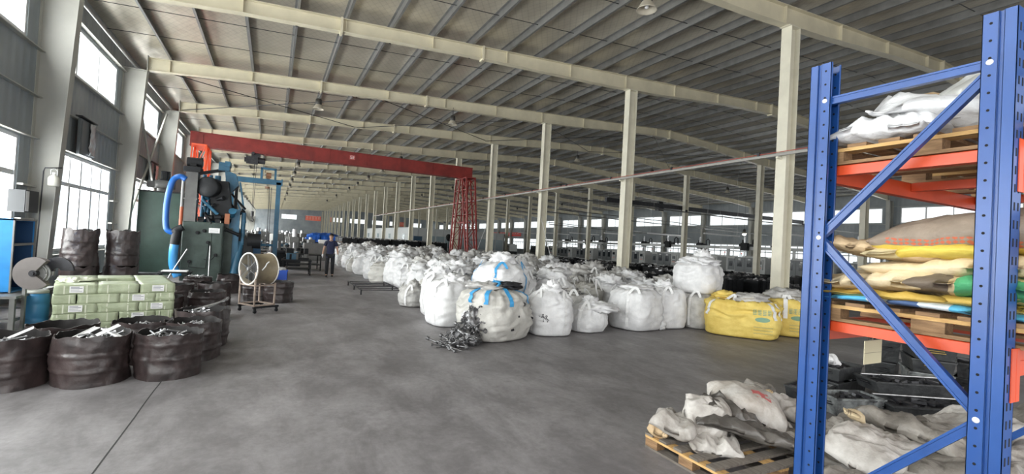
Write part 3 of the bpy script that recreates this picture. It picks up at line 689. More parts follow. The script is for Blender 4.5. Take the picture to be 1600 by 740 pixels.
for k in range(3):
    m = MB(); L_ = (0.20, 0.15, 0.11)[k]; m.cyl((-L_/2, 0, 0), (L_/2, 0, 0), 0.0095, n=8)
    if k < 2: m.cyl((L_/2-0.02, 0, 0), (L_/2, 0, 0), 0.018, n=8)
    RODS.append(m.mesh('steel_rod', M['steel']))
def pile_mesh(r, h, seed, n, kinds, sc=1.0, rx=1.0, ry=1.0):
    """uncountable heap: many small pieces joined in one mesh"""
    rnd = random.Random(seed); m = MB()
    m.lathe((0, 0, 0), [(0, h*0.8), (r*0.5, h*0.6), (r*0.95, 0.0), (r*0.97, -0.06), (0, -0.06)], n=18, mi=0)
    for q in range(n):
        k = rnd.choice(kinds); rr = r*math.sqrt(rnd.random())*0.93; a = rnd.random()*2*PI
        z = h*(0.8 - 0.8*(rr/r)**1.4) + rnd.uniform(0.0, 0.035)
        M_ = Matrix.Translation((rr*math.cos(a)*rx, rr*math.sin(a)*ry, z)) @ Euler((rnd.uniform(-.6, .6), rnd.uniform(-.5, .5), rnd.random()*6.28)).to_matrix().to_4x4() @ Matrix.Diagonal((sc, sc, sc, 1))
        src = k; s0 = len(m.v); me = src
        m.add([v.co for v in me.vertices], [tuple(p.vertices) for p in me.polygons], 1, True)
        m.xf(M_, s0)
    return m
# ---- the front line of bags, each one its own
B = {}
GF = 'bulk bags in the front line'
B['torn'] = make_bag('big soiled white bulk bag with blue straps, split open on its left', GF, (3.74, 7.90, 0), 0.35, 1.16, 1.06, 0.86, 11, 'cloth_dirty', None, 'flat', 0.06, 3.0, 0.12, 0.10, knot=False, na=96, nt=64)
S = B['torn'][1]; tb = B['torn'][0]
loops(S, .86, tb, M['strap_blue'], [-3.15, -2.55, -1.80, -1.05, 0.4], wd=0.08, t0=0.60, t1=0.985, lift=0.03, flop=0.2)
m = MB()
for (a, l) in ((-2.3, .35), (-1.2, .3), (-0.4, .42)):
    m.tube([Vector((0.30*math.cos(a), 0.30*math.sin(a), .93)), Vector((.18*math.cos(a+.4), .18*math.sin(a+.4), 1.0)), Vector((0, 0, 1.02)), Vector((-.12*math.cos(a), -.12*math.sin(a), .97))], 0.024, 5)
m.build('twisted_strap', M['strap_blue'], tb)
for q, (a, t_) in enumerate(((-1.25, 0.60), (-0.95, 0.40), (-1.75, 0.28), (-0.7, 0.5), (-1.5, 0.45))):
    p = S(a, t_); crumple(tuple(p*0.985), (0.055, 0.03, 0.035, 0.025, 0.02)[q], q*3.1, 0.035 if q == 0 else 0.02, amp=0.4).build('tear_hole', M['iron'] if q == 0 else M['dark'], tb)
crumple((-0.15, 0.08, 0.93), 0.24, 4.2, 0.06, amp=0.8).build('gathered_neck', M['cloth_grey'], tb)
crumple((0.17, -0.15, 0.955), 0.19, 8.2, 0.05, amp=0.9).build('black_liner', M['dark'], tb)
crumple((-0.60, -0.02, 0.22), 0.14, 9.9, 0.30, amp=0.6).build('torn_flap', M['cloth'], tb)
def shove(bt, n, seed, kinds, zmin, zmax, amin, amax, push=0.0, lab='', grp=''):
    pass
rnd = random.Random(3)
spill_lab = 'dark forged steel link in the spill from the torn bulk bag'
proto_l = []
def put_link(k, loc, rot, lab, grp, sc=1.0):
    o = link('forged_link', LINKS[k], None, loc, rot); o.scale = (sc,)*3; return tag(o, lab, 'metal part', grp)
for q in range(130):
    u = rnd.random(); 
    # heap leaning on the left side of the torn bag: foot at (2.75,7.25), crest at (3.2,7.6,0.42)
    cx, cy = 2.60+0.66*u + rnd.gauss(0, 0.055), 7.20+0.38*u + rnd.gauss(0, 0.10)
    z = 0.02 + 0.62*max(0, u-0.18)**1.25*max(0.3, 1-abs(cy-(7.2+0.38*u))*2.4) + rnd.uniform(0, .04)
    put_link(rnd.choice((0, 0, 1, 1, 2, 3)), (cx, cy, z), (rnd.uniform(-.8, .8), rnd.uniform(-.7, .7), rnd.random()*6.28), spill_lab, 'forged links spilled on the floor', rnd.uniform(0.85, 1.3))
# core under the links so that the heap is solid
_h = crumple((3.02, 7.42, 0.10), 0.20, 2.2, 0.16, amp=0.6); _g = crumple((3.17, 7.54, 0.30), 0.13, 5.2, 0.24, amp=0.6); _h.add(_g.v, _g.f, 0, True); _h.build('scrap_heap', M['iron'])
tag(bpy.data.objects['scrap_heap'], 'mass of dark forged scrap spilled out of the torn bulk bag', 'metal scrap', kind='stuff')
B['b1'] = make_bag('upright white bulk bag with a small hole showing dark parts, right of the torn bag', GF, (4.98, 7.98, 0), -0.2, 0.84, 0.80, 0.78, 21, 'cloth', 'strap', 'tied', 0.13, 3.0, 0.075, 0.09)
for q in range(9):
    a = -2.12+rnd.uniform(-.16, .16); t_ = 0.43+rnd.uniform(-.03, .04); p = B['b1'][1](a, t_); o = link('spilled_link', LINKS[q % 4], B['b1'][0], p, (rnd.random()*3, rnd.random()*3, rnd.random()*3)); o.scale = (0.5,)*3
B['b2'] = make_bag('low slumped white bulk bag sagging to the right, half empty', GF, (5.98, 8.10, 0), 0.1, 0.74, 0.70, 0.50, 33, 'cloth', 'strap', 'tied', 0.10, 2.5, 0.07, 0.14, lean=(0.10, 0.0))
crumple((0.22, -0.12, 0.50), 0.33, 12.0, 0.10, amp=0.5, n=34, k=20).build('fallen_flap', M['cloth'], B['b2'][0])
B['b2b'] = make_bag('open white bulk bag filled with small dark castings, behind the slumped bag', GF, (6.15, 9.0, 0), 0.5, 0.9, 0.9, 0.70, 35, 'cloth_grey', 'strap', 'open', 0.1, 3.0, 0.05)
o = pile_mesh(0.34, 0.14, 5, 46, LINKS, 0.8).build('castings', [M['dark'], M['iron']], None, (6.15, 9.0, 0.64)); tag(o, 'heap of small dark castings filling the open white bag', 'metal parts', kind='stuff')
B['b3'] = make_bag('plump white bulk bag with a torn lower right corner, middle of the front row', GF, (7.38, 8.15, 0), 0.15, 1.02, 0.95, 0.86, 41, 'cloth', 'strap', 'flat', 0.05, 3.4, 0.075, 0.09, knot=False)
crumple((0.1, 0.05, 0.90), 0.32, 6.0, 0.06, amp=0.5).build('folded_top', M['cloth'], B['b3'][0])
crumple((0.42, -0.36, 0.10), 0.11, 16.0, 0.10, amp=0.6).build('torn_corner', M['cloth'], B['b3'][0])
B['b4'] = make_bag('tall white bulk bag with a flattened top, between the plump bag and the stacked pair', GF, (8.30, 8.18, 0), -0.1, 0.86, 0.80, 0.88, 43, 'cloth', 'strap', 'flat', 0.08, 2.9, 0.075, 0.08)
B['b5'] = make_bag('greyish bulk bag at the bottom of the two-high stack beside the yellow bag', GF, (9.22, 8.05, 0), 0.05, 0.98, 0.92, 0.80, 47, 'cloth_grey', 'strap', 'flat', 0.0, 3.6, 0.04, 0.06, knot=False)
B['b6'] = make_bag('white bulk bag on top of the stack beside the yellow bag', GF, (9.32, 8.15, 0.80), 0.3, 1.05, 0.98, 0.70, 53, 'cloth', None, 'flat', 0.05, 2.9, 0.09, 0.07, knot=False)
crumple((0.02, 0.0, 0.70), 0.36, 7.7, 0.13, amp=0.7, n=40, k=24).build('rolled_rim', M['cloth'], B['b6'][0])
crumple((0.22, 0.0, 0.84), 0.15, 3.7, 0.17, amp=0.9).build('gathered_neck', M['cloth'], B['b6'][0])
loops(B['b6'][1], .7, B['b6'][0], M['strap'], [-1.3, 0.3, 1.9], wd=0.04, t0=0.2, t1=0.7, lift=0.05)
# yellow bags with printed mark
def yellow_mat():
    m = mat('yellow_woven_bag', (0.80, 0.62, 0.17), 0.6, 0, 0, 3.0, 0.35, 40, c2=(0.66, 0.47, 0.10)); nt = m.node_tree; N = nt.nodes; Lk = nt.links; b = N['Principled BSDF']
    base = b.inputs['Base Color'].links[0].from_socket
    tc = N.new('ShaderNodeTexCoord'); s = N.new('ShaderNodeSeparateXYZ'); Lk.new(tc.outputs['Object'], s.inputs[0])
    def mth(op, a, b_=None):
        n = N.new('ShaderNodeMath'); n.operation = op
        for i_, v in enumerate((a, b_)):
            if v is None: continue
            if isinstance(v, (int, float)): n.inputs[i_].default_value = v
            else: Lk.new(v, n.inputs[i_])
        return n.outputs[0]
    X, Y, Z = s.outputs; front = mth('LESS_THAN', X, -0.28)      # printed panel lies on the local -X face
    # ellipse
    ex = mth('DIVIDE', mth('SUBTRACT', Y, -0.40), 0.14); ez = mth('DIVIDE', mth('SUBTRACT', Z, 0.44), 0.05)
    r_ = mth('ADD', mth('MULTIPLY', ex, ex), mth('MULTIPLY', ez, ez))
    el = mth('MULTIPLY', mth('LESS_THAN', r_, 1.0), front)
    # four block characters: stroke grids inside a band
    yy = mth('DIVIDE', mth('ADD', Y, 0.57), 0.09); cell = mth('FRACT', yy); band = mth('MULTIPLY', mth('GREATER_THAN', Z, 0.53), mth('LESS_THAN', Z, 0.64))
    rng = mth('MULTIPLY', mth('GREATER_THAN', yy, 0.0), mth('LESS_THAN', yy, 4.0)); band = mth('MULTIPLY', band, rng)
    incell = mth('MULTIPLY', mth('GREATER_THAN', cell, 0.12), mth('LESS_THAN', cell, 0.88))
    v1 = mth('GREATER_THAN', mth('SINE', mth('MULTIPLY', cell, 17.0)), 0.35); h1 = mth('GREATER_THAN', mth('SINE', mth('MULTIPLY', Z, 190.0)), 0.45)
    st = mth('MULTIPLY', mth('MULTIPLY', mth('MAXIMUM', v1, h1), incell), mth('MULTIPLY', band, front))
    # small text lines lower down
    ln = mth('MULTIPLY', mth('MULTIPLY', mth('GREATER_THAN', Z, 0.12), mth('LESS_THAN', Z, 0.33)), mth('GREATER_THAN', mth('SINE', mth('MULTIPLY', Z, 95.0)), 0.55))
    ln = mth('MULTIPLY', mth('MULTIPLY', ln, front), mth('MULTIPLY', mth('GREATER_THAN', Y, -0.60), mth('LESS_THAN', Y, -0.24)))
    c = base
    for fac, col, amt in ((el, (0.10, 0.30, 0.25, 1), 0.85), (st, (0.10, 0.28, 0.24, 1), 0.85), (ln, (0.35, 0.33, 0.16, 1), 0.6)):
        mx = N.new('ShaderNodeMixRGB'); Lk.new(mth('MULTIPLY', fac, amt), mx.inputs[0]); Lk.new(c, mx.inputs[1]); mx.inputs[2].default_value = col; c = mx.outputs[0]
    Lk.new(c, b.inputs['Base Color']); return m
M['yellow'] = creased(yellow_mat(), 4.0, 0.5, 0.03)
ty, S = make_bag('large yellow bulk bag with white straps and a printed green oval', 'yellow bulk bags', (9.42, 6.98, 0), 0.62, 1.15, 1.42, 0.80, 61, 'yellow', None, 'open', 0.1, 4.2, 0.10, 0.07, knot=False, na=80, nt=54)
for a in (-2.35, -2.0, -1.15, -0.5, 0.9, 2.3): loops(S, .8, ty, M['strap'], [a], wd=0.085, t0=0.46, t1=0.84, lift=0.12, flop=0.9)
crumple((-0.05, -0.15, 0.82), 0.30, 1.1, 0.09, amp=0.7).build('grey_liner', M['cloth_grey'], ty)
crumple((0.15, 0.35, 0.80), 0.22, 2.1, 0.10, amp=0.9).build('folded_rim', M['yellow'], ty)
ty2, S = make_bag('second yellow bulk bag, partly hidden behind the blue rack post', 'yellow bulk bags', (10.72, 6.95, 0), 0.5, 1.2, 1.2, 0.84, 67, 'yellow', None, 'open', 0.1, 4.0, 0.06, 0.06, knot=False)
for a in (-2.9, -2.4, -1.15, 0.9): loops(S, .84, ty2, M['strap'], [a], wd=0.085, t0=0.42, t1=0.84, lift=0.12, flop=0.9)
crumple((0.1, -0.1, 0.88), 0.30, 5.1, 0.12, amp=0.9).build('grey_liner', M['cloth_grey'], ty2)
# left edge of the pile along the aisle
make_bag('full white bulk bag at the front left edge, just left of the torn bag', GF, (3.40, 9.30, 0), 0.1, 0.92, 0.95, 0.86, 71, 'cloth', 'strap', 'flat', 0.06, 3.2, 0.075, 0.07)
make_bag('tall white bulk bag behind the front left one, with crumpled flat top', GF, (3.60, 10.45, 0), -0.2, 0.92, 0.9, 0.92, 73, 'cloth', 'strap', 'tied', 0.12, 2.9, 0.05, 0.07)
make_bag('small wrinkled grey bag standing out into the aisle beside the black floor frame', GF, (3.32, 11.95, 0), 0.3, 0.62, 0.60, 0.46, 79, 'cloth_grey', 'strap', 'tied', 0.10, 2.3, 0.075, 0.12)
make_bag('white bulk bag thrown on top of the pile, wrapped with blue straps', GF, (4.55, 9.35, 0.62), 0.4, 1.15, 1.0, 0.62, 83, 'cloth', 'strap_blue', 'tied', 0.16, 2.3, 0.09, 0.12)
make_bag('white bulk bag with a blue strap tied round its neck, behind the torn bag', GF, (4.35, 9.05, 0), 0.9, 0.95, 0.95, 0.72, 87, 'cloth', 'strap_blue', 'tied', 0.2, 2.3, 0.08, 0.1)
# the crowd: variants copied with fresh turns
VAR = []
for k in range(9):
    kind = ('tied', 'tied', 'open', 'tied', 'flat', 'tied', 'tied', 'open', 'tied')[k]
    mt = ('cloth', 'cloth_grey', 'cloth', 'cloth', 'cloth', 'cloth_grey', 'cloth', 'cloth_dirty', 'cloth')[k]
    VAR.append(make_bag('white bulk bag in the crowd', None, (4.6+k*0.0, 10.5, 0), 0, 0.92+0.05*math.sin(k*2.1), 0.9, 0.72+0.10*math.sin(k*1.7), 101+k*3, mt, 'strap' if k % 3 else None, kind, 0.10+0.14*((k*5) % 7)/7, 2.6, 0.12, 0.10, lean=(0.05*math.sin(k), 0.05*math.cos(k)), na=48, nt=36, lift=0.22, wd=0.045)[0])
rnd = random.Random(12); used = [False]*9
def blocked(x, y):
    for (bx, by, r) in ((3.72, 7.86, 1.02), (4.98, 7.98, .9), (5.98, 8.1, .85), (6.15, 9.0, .9), (7.38, 8.15, 1.0), (8.3, 8.18, .92), (9.22, 8.05, .95), (3.4, 9.3, .95), (3.6, 10.45, .95), (3.32, 11.95, .75), (4.35, 9.05, .9), (9.42, 6.98, 1.2), (XA, 13.51, .62), (XA, 19.51, .62), (XA, 25.51, .62), (XA, 31.51, .62), (10.4, 25.2, 1.6), (10.4, 28.4, 1.4), (4.55, 9.35, .2)):
        if (x-bx)**2 + (y-by)**2 < r*r: return True
    return False
n_b = 0
for r in range(29):
    yb = 8.95 + r*0.92
    xl = 3.9 if yb > 17.0 else (4.35 if yb > 13.4 else 4.15 if yb < 12.9 else 4.45)
    if yb > 22: xl = 3.75
    xr_ = 9.8 if yb < 15 else 10.6
    nx = int((xr_-xl)/0.92)
    for q in range(nx+1):
        x = xl + q*0.92 + rnd.uniform(-0.06, 0.06) + (0.27 if r % 2 else 0); y = yb + rnd.uniform(-0.07, 0.07)
        if blocked(x, y): continue
        k = rnd.randrange(9); rot = (rnd.uniform(-.05, .05), rnd.uniform(-.05, .05), rnd.random()*6.28); sc = (rnd.uniform(1.0, 1.14), rnd.uniform(1.0, 1.14), rnd.uniform(.92, 1.22))
        OR = ['first', 'second', 'third', 'fourth', 'fifth', 'sixth', 'seventh', 'eighth', 'ninth', 'tenth', 'eleventh', 'twelfth']
        look = ('tied white', 'tied greyish', 'open white', 'tied white', 'flat-topped white', 'tied greyish', 'tied white', 'open soiled', 'tied white')[k]
        g = 'white bags behind the front line' if yb < 11 else 'white bags in the middle of the pile' if yb < 20 else 'white bags at the back of the pile'
        if r < 14: lab = '%s bulk bag, %s in from the aisle, %s row behind the front line' % (look, OR[min(q, 11)], OR[min(r, 11)] if r < 12 else ('thirteenth', 'fourteenth')[r-12])
        elif q == 0: lab, g = 'white bulk bag in the line along the left edge of the pile, facing the aisle', 'white bags lining the aisle'
        else: lab = 'white bulk bag at the far back of the large pile'
        o = dup(VAR[k], (x, y, 0), rot, lab, g, sc); n_b += 1
for v in VAR:
    for c_ in list(v.children): bpy.data.objects.remove(c_)
    bpy.data.objects.remove(v)
# second layer of looser bags thrown on the pile
for (x, y, z, k) in ():
    pass

# ============================================================ DRUMS (cut-down bitumen drums) AND RODS
def drum_metal():
    m = mat('dark_brown_drum', (0.050, 0.034, 0.033), 0.38, 0.0, 0, 5.0, 0.6, 9.0, c2=(0.018, 0.013, 0.013), spec=0.6); return m
M['drum'] = drum_metal(); M['drum_in'] = mat('drum_inside', (0.015, 0.013, 0.013), 0.7)
def drum_mesh(r, h, seed, ribs=(0.30, 0.62), rag=0.03, na=64, nt=26):
    m = MB(); vs = []; fs = []
    def rr(a, z, inn=0):
        ca, sa = math.cos(a), math.sin(a)
        q = r + 0.035*fb((ca*1.2+seed, sa*1.2, z*2)) + 0.012*fb((ca*4+seed, sa*4, z*9)) + 0.010*ridge((ca*3+seed, sa*3, z*5))
        zz = z/h
        for b_ in ribs: q += 0.012*math.exp(-((zz-b_)/0.025)**2)
        for c_ in range(5): q += 0.004*math.exp(-((zz-(ribs[0]-0.12-0.045*c_))/0.012)**2)
        return q - inn
    for k in range(nt+1):
        z = h*k/nt
        for i in range(na):
            a = 2*PI*i/na; top = rag*fb((math.cos(a)*2.5+seed, math.sin(a)*2.5, 5)) + rag*0.4*fb((math.cos(a)*9, math.sin(a)*9+seed, 5)); q = rr(a, z); fz = z + top*(k/nt)**3
            vs.append((q*math.cos(a), q*math.sin(a), fz))
    for k in range(nt):
        for i in range(na): j = (i+1) % na; fs.append((k*na+i, k*na+j, k*na+na+j, k*na+na+i))
    m.add(vs, fs, 0, True)
    vi = []; fi = []
    for k in range(nt//2, nt+1):
        for i in range(na): x, y, z = vs[k*na+i]; vi.append((x*0.975, y*0.975, z))
    K = nt-nt//2
    for k in range(K):
        for i in range(na): j = (i+1) % na; fi.append((k*na+i, k*na+na+i, k*na+na+j, k*na+j))
    m.add(vi, fi, 1, True)
    m.add([vs[nt*na+i] for i in range(na)] + [vi[K*na+i] for i in range(na)], [(i, (i+1) % na, na+(i+1) % na, na+i) for i in range(na)], 0)
    m.add(vi[:na], [tuple(range(na))], 1)
    m.add([(vs[i][0], vs[i][1], 0) for i in range(na)], [tuple(range(na-1, -1, -1))], 0)
    return m.mesh('metal_drum', [M['drum'], M['drum_in']])
DM = [drum_mesh(0.315, 0.50, 1.0), drum_mesh(0.31, 0.50, 2.3, (0.45, 0.78)), drum_mesh(0.31, 0.49, 4.1, (0.3, 0.7)), drum_mesh(0.30, 0.78, 7.7, (0.35, 0.68), 0.05), drum_mesh(0.29, 0.42, 9.1, (0.5, 0.8))]
PILES = [pile_mesh(0.27, 0.05, 40+k, 34, RODS, 0.7).mesh('rod_pile', [M['dark'], M['steel']]) for k in range(3)]
def drum(k, x, y, z, rz, lab, grp, fill=None, s=1.0, hfill=0.385):
    o = link('metal_drum', DM[k], None, (x, y, z), (0, 0, rz)); o.scale = (s, s, s); tag(o, lab, 'drum', grp)
    if fill is not None:
        p = link('rod_pile', PILES[fill], None, (x, y, z+hfill*s), (0, 0, rz*2)); tag(p, 'heap of short bright steel rods filling the ' + lab.split(',')[0], 'metal rods', None, 'stuff'); p.scale = (s, s, s)
    return o
GD = 'cut-down dark drums in front of the box stack'
drum(0, -2.36, 6.62, 0, 0.4, 'dark brown drum cut by the left picture edge, front row', GD, 0, 1.02)
drum(0, -1.66, 6.62, 0, 2.6, 'dark brown drum with white strips sticking out, front row middle', GD, 1, 1.03)
drum(1, -0.99, 6.66, 0, 1.2, 'ribbed dark brown drum at the right end of the front row', GD, 2, 1.0)
drum(2, -2.12, 7.35, 0, 3.2, 'dark drum with a ragged rim behind the left front drums', GD, None, 1.02)
drum(1, -1.40, 7.50, 0, 5.2, 'dark drum half hidden between the front row and the boxes', GD, 0, 1.0)
drum(2, -0.86, 7.45, 0, 0.9, 'dark drum with a torn brown rim right behind the ribbed drum', GD, 1, 1.0)
drum(0, -0.85, 8.25, 0, 4.9, 'dark drum heaped with steel rods, at the aisle corner', GD, 2, 1.05)
# long rods and white strips that stick out of the drums, one by one
for (x, y, z, L_, pit, rz) in ((-1.60, 6.62, 0.50, 0.34, -0.45, 0.5), (-1.50, 6.6, 0.5, 0.3, -0.25, 2.4), (-1.75, 6.66, 0.5, 0.28, -0.3, 1.0), (-2.3, 6.75, 0.5, 0.22, -0.5, 0.2)):
    m = MB(); m.box(-L_/2, L_/2, -0.03, 0.03, -0.004, 0.004); m.box(-L_/2, L_/2, 0.026, 0.03, -0.004, 0.016)
    tag(m.build('metal_strip', M['white'], None, (x, y, z), (0, pit, rz)), 'white bent metal strip sticking out of a front row drum', 'metal strip', 'white strips in the drums')
rnd = random.Random(8)
for q in range(26):
    c_ = ((-0.99, 6.66), (-0.85, 8.25), (-0.85, 8.25), (-1.66, 6.62))[q % 4]; a = rnd.random()*6.28; rr_ = 0.2*math.sqrt(rnd.random())
    o = link('steel_rod', RODS[q % 3], None, (c_[0]+rr_*math.cos(a), c_[1]+rr_*math.sin(a), 0.455+rnd.uniform(0, .05)), (0, rnd.uniform(-.7, .7), rnd.random()*6.28))
    tag(o, 'short bright steel rod lying on top of a dark drum', 'metal rod', 'steel rods on the drums')
for q in range(3):
    m = MB(); m.cyl((0, 0, 0), (0.34, 0.12, 0.10), 0.012, n=8); m.cyl((.33, .117, .097), (.36, .127, .106), 0.02, n=8)
    tag(m.build('steel_rod', M['steel'], None, (-0.95+0.09*q, 8.2-0.06*q, 0.52+.02*q), (0, 0, 0.3*q)), 'long bright steel rod jutting over the rim of the corner drum', 'metal rod', 'long rods on the corner drum')
GM = 'dark drums around the blast machine'
for k, (di, x, y, rz, fl, lab) in enumerate(((4, -1.70, 10.5, 1, None, 'low dark drum just right of the green boxes'), (1, -1.05, 10.8, 2, 0, 'dark drum heaped with pale rods behind the corner drum'),
     (2, -1.75, 12.2, 3, None, 'dark crumpled drum behind the boxes, left of the fan stand'), (0, -1.10, 12.45, 4, None, 'dark drum left of the fan with a bent brown lid'), (4, -1.65, 14.6, 1.5, 1, 'dark drum with white scraps below the blast machine'),
     (2, -0.95, 14.9, 2.5, None, 'reddish dark drum at the right foot of the blast machine'), (0, -0.25, 13.2, 0.5, None, 'rusty brown drum behind the fan stand'), (1, 0.22, 12.9, 1.5, None, 'black drum under the fan barrel'),
     (0, -3.35, 14.4, 0.7, 1, 'wide dark drum heaped with small parts before the green dust cabinet'), (1, -2.75, 14.2, 0.1, 2, 'dark drum heaped with small parts, right one before the dust cabinet'),
     (2, -0.35, 15.8, 0.1, None, 'brown drum against the dark side of the blast machine'))):
    drum(di, x, y, 0, rz, lab, GM, fl, 1.0 if di != 4 else 1.05)
for (x, y, z, k, lab) in ((-3.55, 12.85, 0.0, 3, 'lower dark drum of the left tall pair by the window'), (-3.55, 12.85, 0.79, 3, 'crumpled upper drum of the left tall pair by the window'),
                         (-2.95, 13.25, 0.0, 3, 'lower dark drum of the right tall pair by the window'), (-2.95, 13.25, 0.79, 3, 'dented upper drum of the right tall pair by the window')):
    drum(k, x, y, z, x*3+z*2, lab, 'tall dark drums stacked by the window', None, 1.0 if z == 0 else 0.97)
# ============================================================ PALLETS
def pallet(label, loc, rz=0.0, L=1.2, Wd=1.0, H=0.125, grp='wooden pallets', edge='wood_end', top='wood'):
    """deck boards run along local Y, stringer boards along local X"""
    t = thing('wooden_pallet', label, 'pallet', loc, rz, grp)
    n = 7 if L > 1 else 6; bw = 0.10 if L > 1 else 0.085
    for k in range(n):
        x = -L/2 + bw/2 + (L-bw)*k/(n-1); m = MB(); m.box(x-bw/2, x+bw/2, -Wd/2, Wd/2, H-0.02, H); m.build('deck_board', M[top], t)
    for y in (-Wd/2+0.05, 0, Wd/2-0.05):
        m = MB(); m.box(-L/2, L/2, y-0.05, y+0.05, H-0.04, H-0.0205); m.build('stringer', M[edge], t)
        m = MB(); m.box(-L/2, L/2, y-0.05, y+0.05, 0, 0.018); m.build('bottom_board', M[top], t)
        for x in (-L/2+0.07, 0, L/2-0.07):
            m = MB(); m.box(x-0.07, x+0.07, y-0.045, y+0.045, 0.018, H-0.04); m.build('block', M['wood'], t)
    return t
# ============================================================ PALLET RACK
RX = 2.85
def upright(m, x, yw, s, z0=0.0, z1=2.89):
    """open steel section: web at y = yw, flanges run towards +s*y"""
    t = 0.003; w = 0.10
    def yb(a, b): return (min(yw+s*a, yw+s*b), max(yw+s*a, yw+s*b))
    for (xa_, sx) in ((x, 1), (x+w, -1)):
        xo = (min(xa_, xa_+sx*t), max(xa_, xa_+sx*t)); xi = (min(xa_+sx*0.009, xa_+sx*(0.009+t)), max(xa_+sx*0.009, xa_+sx*(0.009+t)))
        a, b = yb(0, 0.044); m.box(*xo, a, b, z0, z1)
        a, b = yb(0.043, 0.062); m.box(*xi, a, b, z0, z1)
        for q in (0.042, 0.060): a, b = yb(q, q+0.003); m.box(min(xo[0], xi[0]), max(xo[1], xi[1]), a, b, z0, z1)
        a, b = yb(0.061, 0.118); m.box(*xo, a, b, z0, z1)
        a, b = yb(0.115, 0.118); m.box(min(xa_, xa_+sx*0.016), max(xa_, xa_+sx*0.016), a, b, z0, z1)
        z = z0+0.06; ya = yw+s*0.088
        while z < z1-0.03:
            m.cyl((xa_-sx*0.0012, ya, z), (xa_+sx*0.0045, ya, z), 0.0062, n=10, mi=1); z += 0.0795
    a, b = yb(0, t); m.box(x, x+w, a, b, z0, z1)
    z = z0+0.10
    while z < z1-0.05:
        for dx in (0.03, 0.07):
            y_a = yw-s*0.0012; m.box(x+dx-0.006, x+dx+0.006, min(y_a, yw+s*.004), max(y_a, yw+s*.004), z-0.018, z+0.018, 1)
        z += 0.0795
M['hole'] = mat('hole_dark', (0.004, 0.004, 0.006), 0.9)
M['bolt'] = mat('zinc_bolt', (0.80, 0.80, 0.80), 0.3, 0.2)
def frame_at(x, rack):
    YN, YF = 0.832, 1.722
    m = MB(); upright(m, x, YF, -1); m.build('upright', [M['blue'], M['hole']], rack)
    m = MB(); upright(m, x, YN, 1); m.build('upright', [M['blue'], M['hole']], rack)
    for y in (YN, YF): m = MB(); m.box(x-0.03, x+0.13, y-0.06, y+0.06, 0, 0.006); m.build('foot_plate', M['blue'], rack)
    yn, yf = YN+0.088, YF-0.088
    zs = [(yn, 2.665, yf, 2.665), (yn, 2.63, yf, 1.875), (yf, 1.845, yn, 1.065), (yn, 1.035, yf, 0.27), (yn, 0.20, yf, 0.20)]
    for (ya, za, yb_, zb) in zs:
        A = Vector((x+0.035, ya, za)); Bv = Vector((x+0.035, yb_, zb)); d = (Bv-A).normalized(); A2 = A-d*0.02; B2 = Bv+d*0.02
        m = MB(); m.bar(A2, B2, 0.030, 0.045, up=Vector((0, 1, 0)).cross(Vector((1, 0, 0))) if abs(d.y) > .99 else Vector((1, 0, 0)).cross(d))
        n_ = Vector((1, 0, 0)).cross(d)
        for sg in (-1, 1):
            o_ = n_*(sg*0.017) + Vector((-0.0165, 0, 0)); m.bar(A2+o_, B2+o_, 0.006, 0.010, up=n_)
        m.build('brace', M['blue'], rack)
    for (y, z) in ((yn, 2.665), (yf, 2.665), (yf, 1.86), (yn, 1.05), (yf, 0.235)):
        m = MB(); m.lathe((x+0.002, y, z), [(0, 0.007), (0.010, 0.007), (0.0135, 0.004), (0.0135, 0.0), (0, 0)], (-1, 0, 0), 14); m.build('bolt', M['bolt'], rack)
rack = thing('pallet_rack', 'tall blue pallet rack with orange beams standing in the right foreground', 'rack', (0, 0, 0))
frame_at(RX, rack); frame_at(5.25, rack)
for (zt, hgt) in ((2.30, 0.10), (1.375, 0.12)):
    for (y, sg) in ((0.862, 1), (1.672, -1)):
        m = MB(); m.bbox(RX+0.102, 5.248, y-0.025, y+0.025, zt-hgt, zt, 0.006)
        m.box(RX+0.14, 5.2, y-sg*0.029, y-sg*0.025, zt-hgt*0.62, zt-hgt*0.42); m.build('beam', M['orange'], rack)
        for xe, sx in ((RX+0.10, 1), (5.25, -1)):
            m = MB(); xa_ = xe if sx > 0 else xe-0.006
            m.box(xa_, xa_+0.006, y-0.035, y+0.035, zt-0.225, zt+0.01); yy = 0.832 if sg > 0 else 1.722
            m.box(min(xe-sx*0.05, xe+sx*.006), max(xe-sx*0.05, xe+sx*.006), min(yy-sg*0.006, yy-sg*0.002), max(yy-sg*0.006, yy-sg*0.002), zt-0.225, zt+0.01)
            m.box(min(xe, xe+sx*0.04), max(xe, xe+sx*0.04), y-sg*0.035-.002, y-sg*0.035+.002, zt-0.225, zt+0.01)
            m.build('beam_connector', M['orange'], rack)
    for xx in (3.02, 3.95, 4.95):
        m = MB(); m.bbox(xx-0.03, xx+0.03, 0.888, 1.646, zt-0.06, zt-0.002, 0.004); m.build('crossbar', M['orange'], rack)
pallet('wooden pallet of white sacks on the top level of the blue rack', (3.53, 1.20, 2.302), PI/2, 1.06, 1.10, 0.115, 'pallets on the blue rack')
pallet('wooden pallet of paper sacks on the middle level of the blue rack', (3.53, 1.16, 1.377), PI/2, 1.10, 1.10, 0.115, 'pallets on the blue rack')
pallet('second pallet deeper along the middle level of the blue rack', (4.70, 1.18, 1.377), PI/2, 1.10, 1.0, 0.115, 'pallets on the blue rack')
pallet('second pallet deeper along the top level of the blue rack', (4.70, 1.18, 2.302), PI/2, 1.10, 1.0, 0.115, 'pallets on the blue rack')
m = MB(); m.box(-0.11, 0.11, -0.002, 0.002, -0.16, 0.0); m.box(-0.11, 0.11, -0.0025, -0.002, -0.085, -0.083, 1); m.box(-0.004, 0.004, 0, 0.004, 0, 0.05, 1)
